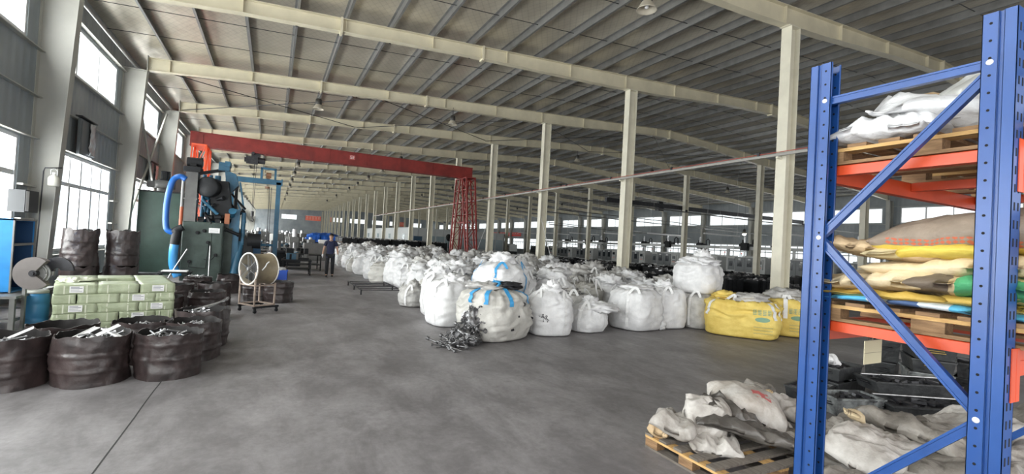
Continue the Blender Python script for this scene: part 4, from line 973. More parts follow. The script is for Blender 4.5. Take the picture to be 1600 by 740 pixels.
tag(m.build('paper_tag', [mat('tag_paper', (0.62, 0.58, 0.40), 0.7), M['wood_grey']], None, (3.72, 1.74, 1.20)), 'pale yellow card hanging below the middle orange beam of the rack', 'card')
# ============================================================ SACKS (flat filled and crumpled empty ones)
def sack_mesh(L, Wd, T, seed, fold=0.3, droop=0.0, mats=None, na=44, nb=34, pts=None, sharp=1.0):
    """closed pillow; local z up, L along x, Wd along y. fold = crease depth (share of thickness)"""
    m = MB(); vs = []; fs = []
    def P(u, v, side):
        x = (u-0.5)*2; y = (v-0.5)*2
        e = max(0.0, (1-abs(x)**3.2))*max(0.0, (1-abs(y)**3.2))
        th = T*(e**0.42)
        X = x*L/2; Y = y*Wd/2
        # cloth corners pull out, edges ripple
        X += 0.05*L*fb((X*3+seed, Y*3, 1)); Y += 0.06*Wd*fb((X*3, Y*3+seed, 2))
        A = fold*0.075; a1 = seed*2.3; u1 = X*math.cos(a1)+Y*math.sin(a1); v1 = -X*math.sin(a1)+Y*math.cos(a1)
        wv = fb((X*2.2+seed, Y*2.2, 3)); w2 = fb((X*5+seed, Y*5, 13))
        def sn(t_): return math.asin(math.sin(t_))/1.5708
        c = 0.62*sn(u1*22+wv*7+v1*3)*(0.55+0.9*fb((v1*3+seed, u1*2, 5))) + 0.34*sn((u1*0.7+v1*0.8)*46+wv*9+w2*2.5)*(0.5+1.2*fb((u1*4, v1*4+seed, 8))) + 0.34*(ridge((u1*9, v1*3.5+seed, 4))-0.4) + 0.20*(ridge((u1*6+3, v1*14+seed, 7))-0.4) + 0.08*w2
        z = T*0.5 + side*th/2 + A*c*(1.0 if side > 0 else 0.35)*(0.5+0.5*e**0.3)
        z += 0.9*T*min(1.0, fold)*fb((X*1.9+seed, Y*1.9, 9))
        X += A*0.5*fb((Y*7+seed, z*9, 2)); Y += A*0.5*fb((X*7+seed, z*9, 6))
        z -= droop*(abs(x)**2.6)*(0.6+0.5*fb((seed, y, x)))
        return Vector((X, Y, z))
    for side in (1, -1):
        n0 = len(vs)
        for a in range(na+1):
            for b in range(nb+1): vs.append(P(a/na, b/nb, side))
        for a in range(na):
            for b in range(nb):
                q = n0+a*(nb+1)+b; f_ = (q, q+nb+1, q+nb+2, q+1); fs.append(f_ if side > 0 else f_[::-1])
    n1 = (na+1)*(nb+1)
    ring = [a*(nb+1) for a in range(na+1)] + [na*(nb+1)+b for b in range(1, nb+1)] + [a*(nb+1)+nb for a in range(na-1, -1, -1)] + [b for b in range(nb-1, 0, -1)]
    for k in range(len(ring)): a, b = ring[k], ring[(k+1) % len(ring)]; fs.append((a, b, b+n1, a+n1))
    m.add(vs, fs, 0, True); return m
def sack_mat(name, base, base2, marks=(), rough=0.6, bump=0.4):
    """marks: (axis, lo, hi, colour, kind): printed zones of the sack in its own object coordinates"""
    m = mat(name, base, rough, 0, 0, 4.0, bump, 30, c2=base2); nt = m.node_tree; N = nt.nodes; Lk = nt.links; b = N['Principled BSDF']
    c = b.inputs['Base Color'].links[0].from_socket
    tc = N.new('ShaderNodeTexCoord'); s = N.new('ShaderNodeSeparateXYZ'); Lk.new(tc.outputs['Object'], s.inputs[0])
    def mth(op, a, b_=None):
        n = N.new('ShaderNodeMath'); n.operation = op
        for i_, v in enumerate((a, b_)):
            if v is None: continue
            if isinstance(v, (int, float)): n.inputs[i_].default_value = v
            else: Lk.new(v, n.inputs[i_])
        return n.outputs[0]
    nn = N.new('ShaderNodeTexNoise'); nn.inputs['Scale'].default_value = 5; Lk.new(tc.outputs['Object'], nn.inputs[0]); wob = mth('MULTIPLY', mth('SUBTRACT', nn.outputs['Fac'], 0.5), 0.10)
    for (x0, x1, y0_, y1_, col, kind) in marks:
        X = mth('ADD', s.outputs[0], wob); Y = mth('ADD', s.outputs[1], wob)
        if kind[0] == 'z': kind = kind[1:]; Y = mth('ADD', s.outputs[2], mth('MULTIPLY', wob, 0.7))
        f_ = mth('MULTIPLY', mth('MULTIPLY', mth('GREATER_THAN', X, x0), mth('LESS_THAN', X, x1)), mth('MULTIPLY', mth('GREATER_THAN', Y, y0_), mth('LESS_THAN', Y, y1_)))
        if kind == 'text':
            f_ = mth('MULTIPLY', f_, mth('GREATER_THAN', mth('ADD', mth('SINE', mth('MULTIPLY', X, 230.0)), mth('SINE', mth('MULTIPLY', Y, 330.0))), 0.1))
        elif kind == 'blotch':
            n2 = N.new('ShaderNodeTexNoise'); n2.inputs['Scale'].default_value = 14; Lk.new(tc.outputs['Object'], n2.inputs[0]); f_ = mth('MULTIPLY', f_, mth('GREATER_THAN', n2.outputs['Fac'], 0.5))
        mx = N.new('ShaderNodeMixRGB'); Lk.new(mth('MULTIPLY', f_, 0.9), mx.inputs[0]); Lk.new(c, mx.inputs[1]); mx.inputs[2].default_value = (*col, 1); c = mx.outputs[0]
    Lk.new(c, b.inputs['Base Color']); return m
M['paper'] = sack_mat('brown_paper_sack', (0.58, 0.43, 0.26), (0.44, 0.31, 0.18), [(-.2, .25, -.1, -.06, (0.2, 0.15, 0.1), 'text')])
M['paper_cream'] = sack_mat('cream_paper_sack', (0.72, 0.60, 0.40), (0.56, 0.44, 0.27), [(-.3, .1, -.28, -.24, (.15, .12, .08), 'text'), (-.3, -.05, .02, .06, (.2, .15, .1), 'text')])
M['paper_dust'] = sack_mat('dusty_dark_sack', (0.30, 0.235, 0.18), (0.19, 0.15, 0.115), [(-1, 1, -1, 0.05, (0.60, 0.44, 0.06), 'zflat'), (-.3, .35, 0.05, 0.085, (0.50, 0.11, 0.05), 'ztext')])
M['yellow_sack'] = sack_mat('yellow_printed_sack', (0.68, 0.60, 0.36), (0.60, 0.50, 0.30), [(-1, 0.12, -1, 1, (0.66, 0.50, 0.06), 'flat'), (-.35, 0.12, 0.05, 0.22, (0.65, 0.10, 0.03), 'text')])
M['mustard'] = sack_mat('mustard_sack', (0.55, 0.38, 0.08), (0.42, 0.27, 0.05), [(-.4, .3, .12, .26, (.12, .09, .04), 'text')])
M['bluesack'] = sack_mat('blue_white_sack', (0.70, 0.76, 0.80), (0.55, 0.63, 0.70), [(-.45, -.15, -1, 1, (0.05, 0.42, 0.72), 'flat'), (-.02, .10, -1, 1, (0.02, 0.08, 0.25), 'flat'), (.2, .5, -1, 1, (0.05, 0.42, 0.75), 'flat')])
M['green_sack'] = sack_mat('green_cream_sack', (0.66, 0.52, 0.30), (0.55, 0.42, 0.24), [(-1, .17, 0.0, 1, (0.02, 0.36, 0.15), 'flat'), (-.1, .10, .1, .5, (0.75, 0.62, 0.30), 'blotch'), (.19, .36, 0.04, 1, (0.10, 0.08, 0.07), 'flat'), (.14, .28, .12, .25, (.7, .6, .45), 'text')])
M['grey_film'] = mat('dirty_grey_film', (0.12, 0.11, 0.10), 0.30, 0, 0, 3.0, 0.3, 25, c2=(0.055, 0.05, 0.045))
M['wsack'] = mat('white_dirty_sack', (0.56, 0.535, 0.505), 0.6, 0, 0, 3.5, 0.35, 32, c2=(0.27, 0.245, 0.22))
M['gsack'] = mat('grey_brown_sack', (0.30, 0.275, 0.245), 0.5, 0, 0, 3.0, 0.35, 30, c2=(0.11, 0.10, 0.088))
for _k in ('paper', 'paper_cream', 'paper_dust', 'yellow_sack', 'mustard', 'green_sack', 'wsack', 'gsack'): creased(M[_k], 5.0, 0.5, 0.02)
M['redmark'] = sack_mat('white_sack_red_print', (0.62, 0.60, 0.57), (0.38, 0.34, 0.30), [(-.06, .10, -.12, .0, (0.50, 0.10, 0.10), 'blotch'), (0.26, 1, -1, 1, (0.13, 0.115, 0.10), 'flat')])
def sack(label, grp, loc, rot, L, Wd, T, seed, mt, fold=0.3, droop=0.0, name='paper_sack', na=44, nb=34):
    return tag(sack_mesh(L, Wd, T, seed, fold, droop, na=na, nb=nb).build(name, M[mt], None, loc, rot), label, 'sack', grp)
GM2 = 'sacks on the middle rack level'
H2 = PI/2
# middle level: long side of every sack runs along Y, printed edge (+local y) turned to the aisle (-X)
sack('blue and white printed sack at the very bottom of the rack stack', GM2, (3.33, 1.22, 1.493), (0, 0, H2), 0.86, 0.74, 0.055, 1.3, 'bluesack', 0.25, 0.01)
sack('mustard yellow sack low at the far end of the rack stack', GM2, (3.30, 1.40, 1.525), (0, 0.03, H2+0.06), 0.60, 0.72, 0.055, 2.9, 'mustard', 0.45, 0.01)
sack('second mustard sack low in the middle of the rack stack', GM2, (3.33, 1.05, 1.525), (0, -0.03, H2-0.1), 0.50, 0.70, 0.05, 3.9, 'mustard', 0.45, 0.01)
sack('cream sack with a green printed end and dark panel, near the right post', GM2, (3.34, 0.92, 1.555), (0.06, 0.02, H2+0.12), 0.76, 0.82, 0.125, 5.1, 'green_sack', 0.35, 0.02)
sack('cream paper sack with small print at the far end, third layer', GM2, (3.32, 1.36, 1.575), (0.0, 0.03, H2-0.1), 0.66, 0.80, 0.12, 6.2, 'paper_cream', 0.45, 0.02)
sack('wide cream paper sack in the upper middle of the rack stack', GM2, (3.36, 1.06, 1.655), (0, 0.03, H2+0.05), 0.86, 0.80, 0.12, 7.7, 'paper_cream', 0.4, 0.02)
sack('yellow and white sack with red print showing under the top sack', GM2, (3.35, 1.14, 1.735), (0.05, 0.04, H2-0.08), 0.62, 0.82, 0.085, 8.8, 'yellow_sack', 0.45, 0.02)
sack('brown paper sack whose folded end sticks out at the far top of the stack', GM2, (3.30, 1.46, 1.745), (0.0, -0.10, H2+0.15), 0.56, 0.66, 0.10, 9.4, 'paper', 0.55, 0.02)
sack('dusty dark sack with a yellow printed edge on top of the rack stack', GM2, (3.36, 1.00, 1.755), (0.06, 0.0, H2), 0.90, 0.84, 0.24, 10.1, 'paper_dust', 0.28, 0.05)
G2b = 'sacks deeper on the middle rack level'
for q, (z, mt, s_) in enumerate(((1.495, 'paper_cream', 1), (1.62, 'paper', 2), (1.74, 'paper_cream', 3), (1.86, 'paper_dust', 4))):
    sack('paper sack in the pile deeper along the middle rack level', G2b, (4.35+0.03*q, 1.2, z), (0, 0, 0.1*s_), 1.0, 0.80, 0.13, 20+s_, mt, 0.22, 0.02, na=24, nb=20)
GT = 'white sacks on the top rack level'
sack('crumpled white sack drooping at the far end of the top rack pallet', GT, (3.30, 1.44, 2.425), (0.02, 0.06, H2), 0.52, 0.72, 0.14, 31.0, 'cloth', 1.1, 0.04, 'woven_sack', 76, 60)
sack('long crumpled white sack spread over the top rack pallet', GT, (3.42, 1.10, 2.44), (0.05, -0.08, H2+0.1), 0.90, 0.80, 0.13, 33.3, 'cloth', 1.1, 0.03, 'woven_sack', 80, 64)
sack('crumpled white sack at the near end of the top rack pallet', GT, (3.46, 0.84, 2.47), (0.03, 0.0, H2-0.15), 0.62, 0.80, 0.13, 35.0, 'cloth', 1.1, 0.03, 'woven_sack', 76, 60)
sack('white sacks piled deeper on the top rack level', GT, (4.4, 1.2, 2.425), (0, 0, 0.2), 1.1, 0.9, 0.3, 36.0, 'cloth', 0.35, 0.05, 'woven_sack')
sack('small torn brown paper scrap lying on the white sacks of the top level', GT, (3.22, 1.32, 2.60), (0.2, 0.2, 0.7), 0.22, 0.16, 0.045, 37.0, 'paper', 0.9, 0.0, 'paper_scrap', 20, 16)
# sheet of clear film standing up
m = MB(); vs = []; fs = []
for a in range(15):
    for b in range(13):
        u, v = a/14, b/12; w_ = 1-0.9*v
        vs.append((3.12+0.04*fb((u*3, v*3, 3))+0.05*v, 1.36-0.50*(0.5+(u-0.5)*w_)-0.16*v, 2.54+0.28*v+0.015*fb((u*6, v*4, 8))))
for a in range(14):
    for b in range(12): q = a*13+b; fs.append((q, q+1, q+14, q+13))
m.add(vs, fs, 0, True); o = m.build('plastic_film', mat('clear_film', (0.42, 0.42, 0.40), 0.18, 0.0), None); md = o.modifiers.new('s', 'SOLIDIFY'); md.thickness = 0.004
tag(o, 'stiff sheet of clear film standing up behind the top rack sacks', 'plastic film')
# ============================================================ GROUND HEAP BESIDE AND UNDER THE RACK
pallet('weathered wooden pallet on the floor at the left foot of the blue rack', (3.62, 2.70, 0.0), PI/2, 0.90, 1.16, 0.13, None, 'wood_end', 'wood_grey')
def crag(label, grp, loc, rot, L, Wd, T, seed, mt, fold=0.8, droop=0.05, name='woven_sack', na=76, nb=60): return sack(label, grp, loc, rot, L, Wd, T, seed, mt, fold, droop, name, na, nb)
GP = 'empty sacks heaped on the floor pallet'
Z0 = 0.13
crag('crumpled white sack at the left corner of the floor pallet', GP, (3.28, 2.98, Z0), (0, 0.0, 0.4), 0.52, 0.36, 0.17, 51, 'wsack', 0.9)
crag('white sack with a peaked fold near the left corner of the floor pallet', GP, (3.42, 2.90, Z0+0.12), (0.35, -0.75, 0.9), 0.40, 0.34, 0.20, 52, 'wsack', 0.9)
crag('small soiled white sack at the pallet edge, right of the corner sack', GP, (3.36, 2.70, Z0), (0, 0, -0.6), 0.44, 0.30, 0.11, 53, 'wsack', 0.9)
crag('crumpled brown paper peeping out at the back left pallet corner', GP, (3.16, 3.06, Z0), (0, 0, 0.2), 0.22, 0.2, 0.12, 54, 'paper', 1.0, 0.0, 'paper_scrap', 24, 20)
crag('long dark grey film sack stretched diagonally over the floor pallet', GP, (3.64, 2.60, Z0+0.08), (0.05, 0.16, -0.75), 0.86, 0.28, 0.11, 55, 'grey_film', 0.7)
crag('dark grey film fold lying high behind the diagonal dark sack', GP, (3.68, 2.82, Z0+0.16), (0.15, 0.15, -0.6), 0.52, 0.30, 0.14, 56, 'grey_film', 0.9)
crag('full white sack with red print and a dark dusty end, leaning on the heap', GP, (4.02, 2.95, Z0+0.06), (0.32, 0.30, -0.55), 0.64, 0.48, 0.34, 57, 'redmark', 0.22, 0.05)
for q in range(5):
    crag('flat folded white strip sack lying diagonally right of the dark film', 'white strip sacks in the heap', (3.86+0.06*q, 2.70+0.05*q, Z0+0.06+0.022*q), (0.03*q, 0.06, -0.72+0.04*q), 0.74-0.04*q, 0.10, 0.035, 60+q, 'wsack', 0.8, 0.02, na=36, nb=14)
crag('tan paper scrap at the lower right end of the white strips', GP, (3.98, 2.36, Z0+0.03), (0.2, 0.2, 0.5), 0.14, 0.10, 0.03, 66, 'paper_cream', 0.8, 0, 'paper_scrap', 16, 12)
crag('rumpled grey-white sack behind the red printed sack, left of the rack post', GP, (4.60, 2.98, Z0+0.02), (0.1, 0, 0.3), 0.66, 0.56, 0.20, 67, 'wsack', 0.8)
crag('brown paper sack folded open behind the heap, left of the rack post', GP, (4.78, 3.42, 0.10), (0, 0.1, -0.3), 0.66, 0.30, 0.16, 68, 'paper', 0.9, name='paper_sack')
crag('small grey sack beside the folded brown paper', GP, (5.05, 3.50, 0.02), (0, 0, 0.3), 0.42, 0.3, 0.26, 69, 'gsack', 0.9)
GH = 'empty sacks heaped behind the rack frame'
heap = [(4.40, 2.30, 0.02, .8, .7, .18, 'gsack'), (4.9, 2.10, 0.02, 1.0, .7, .20, 'wsack'), (5.4, 1.95, 0.02, 1.0, .7, .18, 'gsack'), (4.5, 1.75, 0.02, 1.0, .7, .24, 'wsack'), (5.15, 1.6, 0.02, 1.0, .8, .28, 'gsack'),
        (4.60, 2.50, 0.12, .7, .4, .12, 'wsack'), (5.15, 2.25, 0.12, .8, .4, .14, 'gsack'), (4.25, 1.95, 0.20, .7, .5, .18, 'wsack'), (4.85, 1.85, 0.24, .9, .6, .20, 'gsack'), (5.55, 1.75, 0.24, .9, .6, .20, 'wsack'),
        (5.95, 1.85, 0.02, .9, .6, .18, 'wsack'), (6.2, 1.5, 0.02, .9, .7, .26, 'gsack'), (4.05, 1.55, 0.02, .8, .7, .26, 'wsack'), (4.45, 1.35, 0.20, .9, .5, .2, 'gsack'), (5.2, 1.25, 0.02, 1.2, .6, .34, 'wsack'), (3.75, 1.80, 0.02, .5, .6, .2, 'gsack'), (6.5, 1.35, 0.02, 1.0, .8, .45, 'gsack'), (3.85, 1.25, .02, .7, .5, .3, 'gsack')]
HL = ['grey-brown sack at the left foot of the sack heap, beside the rack post', 'long pale sack lying across the middle of the sack heap', 'grey-brown sack under the black tool boxes end of the heap', 'pale sack with deep folds low in the frame opening', 'broad grey sack in the low centre of the heap',
      'pale rumpled sack at the top left of the sack heap', 'brown-grey sack with a curled edge at the top of the heap, by the tool boxes', 'pale creased sack near the left rack post, upper layer', 'large grey sack lying on the centre of the heap', 'pale sack on the right part of the heap, above the lower brace',
      'pale sack at the far right rear of the heap', 'grey sack behind the right rack post, rear', 'pale sack low beside the left rack post', 'grey-brown sack low in the middle, in front of the pale ones', 'long pale sack under the lowest brace', 'grey sack between the floor pallet and the rack', 'big dark grey sack seen right of the right rack post', 'grey sack at the very bottom of the frame opening']
for q, (x, y, z, L_, w_, t_, mt) in enumerate(heap):
    crag(HL[q], GH, (x, y, z), (0.06*math.sin(q*2.3), 0.08*math.cos(q*1.7), q*1.35), L_, w_, t_, 80+q*1.3, mt, 0.75, 0.06)
crag('small cream paper scrap on the grey heap, right of the left rack post', GH, (4.40, 2.18, 0.42), (0.3, 0.5, 0.5), 0.17, 0.13, 0.06, 120, 'paper_cream', 0.9, 0, 'paper_scrap', 18, 14)
# ---- black metal tool boxes with trays and bar handles
M['tbox'] = mat('black_greasy_metal', (0.022, 0.023, 0.025), 0.42, 0.1, 0, 6, 0.4, 18, c2=(0.055, 0.058, 0.06)); M['tbox_worn'] = mat('worn_grey_metal', (0.30, 0.32, 0.32), 0.5, 0.1, 0, 9, 0.3, 18, c2=(0.05, 0.052, 0.055))
def toolbox(label, loc, rz, L=0.62, Wd=0.34, H=0.17, worn=False, fill=True, brass=False):
    t = thing('metal_tray_box', label, 'box', loc, rz, 'black metal tray boxes behind the rack')
    m = MB(); w = 0.006
    def tap(x0, x1, y0, y1): pass
    b0, b1 = 0.90, 1.0; P = lambda s_, z: [(-L/2*s_, -Wd/2*s_, z), (L/2*s_, -Wd/2*s_, z), (L/2*s_, Wd/2*s_, z), (-L/2*s_, Wd/2*s_, z)]
    o0, o1, i1, i0 = P(b0, 0), P(b1, H), P(b1-0.04, H), P(b0-0.04, 0.01)
    vs = o0+o1+i1+i0; fs = [(3, 2, 1, 0), (12, 13, 14, 15)]
    for k in range(3):
        for i in range(4): j = (i+1) % 4; fs.append((k*4+i, k*4+j, k*4+4+j, k*4+4+i))
    m.add(vs, fs, 0)
    for sx in (-1, 1): m.box(sx*L/2-0.012, sx*L/2+0.012, -Wd/2-.01, Wd/2+.01, H-0.015, H+0.004)
    for sy in (-1, 1): m.box(-L/2-.01, L/2+.01, sy*Wd/2-0.012, sy*Wd/2+0.012, H-0.015, H+0.004)
    m.build('tray', M['tbox_worn' if worn else 'tbox'], t)
    for sx in (-1, 1):
        m = MB(); x = sx*(L/2+0.0); m.tube([(x, -0.08, H*0.72), (x+sx*0.03, -0.08, H*0.74), (x+sx*0.03, 0.08, H*0.74), (x, 0.08, H*0.72)], 0.006, 6); m.box(x-0.012, x+0.004, -0.10, 0.10, H*0.55, H*0.60)
        m.build('handle', mat('brass_handle', (0.35, 0.24, 0.07), 0.4, 0.7) if brass and 'brass' not in M else M['brass'] if brass else M['dark'], t)
    if fill:
        m = MB(); rnd = random.Random(int(loc[0]*100)); 
        for q in range(16):
            c_ = (rnd.uniform(-L*.36, L*.36), rnd.uniform(-Wd*.34, Wd*.34), H*0.80+rnd.uniform(-.01, .03)); m.box(c_[0]-0.07, c_[0]+0.07, c_[1]-0.02, c_[1]+0.02, c_[2]-0.015, c_[2]+0.015, 0, (rnd.uniform(-.4, .4), rnd.uniform(-.3, .3), rnd.random()*3))
        m.box(-L*.42, L*.42, -Wd*.40, Wd*.40, 0.02, H*0.72); m.build('tool_parts', M['dark'], t)['kind'] = 'stuff'
    return t
M['brass'] = mat('brass_handle', (0.35, 0.24, 0.07), 0.4, 0.7)
toolbox('grey worn tray box with a bar handle in front of the black boxes', (6.05, 3.05, 0), -0.35, 0.60, 0.34, 0.20, True)
toolbox('black tray box left of the worn grey one', (6.10, 3.52, 0), 0.2, 0.60, 0.36, 0.17)
toolbox('black tray box with a clear bag on top, at the back left', (6.75, 3.55, 0), 0.0, 0.66, 0.38, 0.20)
toolbox('black tray box stacked at the back left under the clear bag', (6.80, 3.60, 0.205), 0.06, 0.62, 0.36, 0.16)
o = crag('small clear plastic bag lying on the back left tray box', None, (6.66, 3.62, 0.38), (0, 0.1, 0.3), 0.32, 0.22, 0.10, 131, 'cloth', 0.9, 0, 'plastic_bag', 24, 20)
toolbox('long black tray with bright rails, right of the worn grey box', (6.75, 2.62, 0), -0.5, 1.0, 0.42, 0.17)
toolbox('long black tray lying on the one with bright rails', (7.1, 2.95, 0.175), -0.5, 1.0, 0.40, 0.14)
for q in range(4): toolbox(['bottom tray box of the tall stack with brass handles', 'second tray box of the tall brass-handled stack', 'third tray box of the tall brass-handled stack', 'top tray box of the tall brass-handled stack'][q], (7.95+0.02*q, 3.10, 0.173*q), 0.55+0.03*q, 0.62, 0.44, 0.168, q == 1, q == 3, True)
toolbox('small dark tray box behind the tall stack', (8.3, 3.75, 0.0), 0.3, 0.5, 0.36, 0.3); toolbox('dark tray box on the small one behind the tall stack', (8.3, 3.75, 0.31), 0.5, 0.5, 0.36, 0.3)
toolbox('dark tray box right of the tall stack, near the right post', (8.9, 2.9, 0.0), 0.2, 0.6, 0.4, 0.22); toolbox('upper dark tray box right of the tall stack', (8.9, 2.9, 0.225), 0.35, 0.6, 0.4, 0.2)
m = MB(); m.cyl((6.4, 2.98, 0.20), (7.3, 2.42, 0.21), 0.012, n=8); tag(m.build('steel_rail', M['steel']), 'bright steel rail lying along the long black tray', 'rail', 'steel rails on the trays')
m = MB(); m.cyl((6.75, 3.28, 0.33), (7.55, 2.80, 0.34), 0.012, n=8); tag(m.build('steel_rail', M['steel']), 'bright steel rail lying along the upper black tray', 'rail', 'steel rails on the trays')

# ============================================================ GREEN WRAPPED BOXES
def wrap_mat():
    m = mat('green_wrap', (0.42, 0.47, 0.32), 0.35, 0, 0, 5, 0.5, 14, c2=(0.30, 0.345, 0.22)); return m
M['wrap'] = wrap_mat(); M['wrap_tape'] = mat('pale_tape', (0.60, 0.63, 0.50), 0.35); M['label'] = mat('label_white', (0.80, 0.80, 0.80), 0.5); M['ink'] = mat('label_ink', (0.25, 0.25, 0.28), 0.7)
bc = thing('wooden_pallet', 'low pallet under the stack of green wrapped boxes', 'pallet', (-2.22, 9.74, 0), rad(15))
m = MB()
for k in range(6): m.box(-0.70+0.27*k, -0.62+0.27*k, -0.8, 0.8, 0.09, 0.11)
m.build('deck_board', M['wood_grey'], bc)
m = MB()
for y in (-0.75, 0, 0.68): m.box(-0.7, 0.72, y, y+0.08, 0, 0.09)
m.build('stringer', M['wood_grey'], bc)
BM = bc.matrix_world.copy(); BMt = Matrix.Translation(Vector((-2.22, 9.74, 0))) @ Euler((0, 0, rad(15))).to_matrix().to_4x4()
def wrapped_box(cx, cy, z, w, d, h, seed, lab, labelled):
    loc = BMt @ Vector((cx, cy, z)); t = thing('wrapped_box', lab, 'box', loc, rad(15)+0.02*math.sin(seed*5), 'green wrapped boxes in the stack')
    m = MB(); vs = []; fs = []; n = 16
    def surf(i, j, f):
        pass
    bmh = bmesh.new(); bmesh.ops.create_cube(bmh, size=1.0); bmesh.ops.subdivide_edges(bmh, edges=bmh.edges, cuts=7, use_grid_fill=True)
    for v in bmh.verts:
        x, y, z_ = v.co.x*w, v.co.y*d, (v.co.z+0.5)*h
        e = 0.012*ridge((x*7+seed*3, y*7, z_*9)) + 0.010*fb((x*4+seed, y*4, z_*12)); l_ = Vector((v.co.x, v.co.y, v.co.z*0.6)); l_.normalize()
        v.co = Vector((x, y, z_)) + Vector((l_.x*e, l_.y*e, l_.z*e*0.3)); 
    me = bpy.data.meshes.new('wrapping'); bmh.to_mesh(me); bmh.free(); me.materials.append(M['wrap'])
    for p in me.polygons: p.use_smooth = True
    o = link('wrapping', me, t); 
    m = MB()
    for xx in (-w*0.28, w*0.24): m.box(xx-0.008, xx+0.008, -d/2-0.009, -d/2-0.004, 0.004, h-0.004)
    m.build('tape', M['wrap_tape'], t)
    if labelled:
        m = MB(); m.box(-0.075, 0.075, -d/2-0.0135, -d/2-0.009, 0.022, h-0.018)
        for k in range(4): zz = h-0.035-0.020*k; m.box(-0.062, 0.062 if k % 2 else 0.03, -d/2-0.0145, -d/2-0.0132, zz, zz+(0.009 if k < 2 else 0.006), 1)
        m.build('label', [M['label'], M['ink']], t)
bh = 0.138; POSN = ['left', 'second', 'third', 'right']; 
for lv in range(5):
    z = 0.112+lv*bh; off = (0.0, 0.24)[lv % 2]
    xs = [(-0.70, -0.23), (-0.22, 0.25), (0.26, 0.70)] if lv % 2 == 0 else [(-0.70, -0.46), (-0.45, 0.02), (0.03, 0.46), (0.47, 0.70)]
    for q, (a, b) in enumerate(xs):
        rows = 3
        for r in range(rows):
            if 0 < r < rows-1 and 0 < q < len(xs)-1: continue
            lay = ['bottom', 'second', 'middle', 'fourth', 'top'][lv]
            lab = 'green wrapped box, %s layer of the stack, %s of the row' % (lay, ['leftmost', 'second', 'third', 'rightmost'][q if q < len(xs)-1 else 3])
            lab += (' at the front', ' in the middle depth', ' at the back')[r]
            wrapped_box((a+b)/2, -0.53+0.53*r, z, b-a-0.008, 0.515, bh-0.006, lv*7+q*3+r, lab, r == 0 and (lv*2+q) % 2 == 0 and (b-a) > 0.3)
sack('loose sheet of pale green wrap folded on top of the box stack', None, tuple(BMt @ Vector((-0.45, -0.25, 0.112+5*bh))), (0, 0, 0.9), 0.42, 0.32, 0.012, 141, 'wrap_tape', 1.2, 0, 'wrap_sheet')['category'] = 'sheet'
# ============================================================ LEFT SIDE: cabinet, table, abrasive disc machine, barrel
t = thing('steel_table', 'grey steel table carrying the blue cabinet', 'table', (-3.80, 10.35, 0))
m = MB(); m.box(-0.45, 0.45, -0.75, 0.75, 0.50, 0.54); m.build('table_top', M['galv'], t)
for sx in (-1, 1):
    for sy in (-1, 1): m = MB(); m.box(sx*0.40-0.03, sx*0.40+0.03, sy*0.70-0.03, sy*0.70+0.03, 0, 0.50); m.build('leg', M['galv'], t)
m = MB(); m.box(-0.4, 0.4, -0.715, -0.685, 0.15, 0.19); m.box(-0.4, 0.4, 0.685, 0.715, 0.15, 0.19); m.box(0.385, 0.415, -0.7, 0.7, 0.15, 0.19); m.build('stretcher', M['galv'], t)
M['cab_blue'] = mat('cabinet_blue', (0.03, 0.24, 0.58), 0.35, 0, 0.15, 2.0); M['cab_dark'] = mat('cabinet_shaded_blue', (0.015, 0.06, 0.16), 0.5)  # second blue has the shade of the open interior put into its colour
t = thing('tool_cabinet', 'blue metal cabinet with open grey-edged shelves at the left picture edge', 'cabinet', (-3.88, 10.35, 0.54))
m = MB(); m.box(-0.32, 0.30, -0.36, -0.34, 0, 1.15); m.box(-0.32, 0.30, 0.40, 0.42, 0, 1.15); m.box(-0.34, -0.32, -0.36, 0.42, 0, 1.15); m.box(-0.32, 0.30, -0.36, 0.42, 1.13, 1.155); m.box(-0.34, .30, -.36, .42, 0, 0.02); m.build('carcass', M['cab_blue'], t)
m = MB(); m.box(-0.315, -0.30, -0.335, 0.395, 0.02, 1.12); m.box(-0.30, 0.28, -0.335, -0.325, 0.02, 1.12); m.box(-0.30, 0.28, 0.385, 0.395, 0.02, 1.12); m.build('lining', M['cab_dark'], t)  # added dark sheets that stand in for shade inside the blue carcass
for z in (0.36, 0.74): m = MB(); m.box(-0.32, 0.29, -0.34, 0.40, z, z+0.02); m.box(0.29, 0.305, -0.34, 0.40, z-0.01, z+0.03, 1); m.build('shelf', [M['cab_dark'], M['galv']], t)
m = MB(); m.box(0.30, 0.32, -0.36, -0.33, 0, 1.16); m.box(0.30, 0.32, 0.39, 0.42, 0, 1.16); m.box(0.30, 0.32, -0.36, 0.42, 1.13, 1.16); m.build('frame_edge', M['galv'], t)
for q, (y, z, sz) in enumerate(((0.05, 0.76, .12), (0.22, 0.38, .10), (-0.15, 0.38, .09), (0.1, 0.02, .14))):
    m = MB(); m.bbox(-0.12, 0.10, -sz, sz, 0, sz*1.4, 0.012); m.cyl((0, 0, sz*1.4), (0, 0, sz*1.4+0.04), 0.03, n=10)
    tag(m.build('parts_box', M['dark'], None, (-3.88, 10.35+y, 0.54+z)), ['dark tool case on the top cabinet shelf', 'dark case on the right of the middle cabinet shelf', 'dark case on the left of the middle cabinet shelf', 'dark case on the cabinet floor'][q], 'case')
t = thing('cutting_machine', 'grey round disc guard with a wedge cut out, by the blue barrel', 'machine', (-3.20, 9.72, 0), rad(-10))
def disc_prof(r0, r1, a0, a1, y0, y1, mi=0, n=40):
    m_ = MB(); vs = []
    for k in range(n+1):
        a = a0+(a1-a0)*k/n
        for (r_, y) in ((r0, y0), (r1, y0), (r1, y1), (r0, y1)): vs.append((r_*math.cos(a), y, r_*math.sin(a)))
    fs = []
    for k in range(n):
        for i in range(4): j = (i+1) % 4; fs.append((k*4+i, k*4+j, k*4+4+j, k*4+4+i))
    fs += [(3, 2, 1, 0), tuple(n*4+i for i in range(4))]
    m_.add(vs, fs, mi); return m_
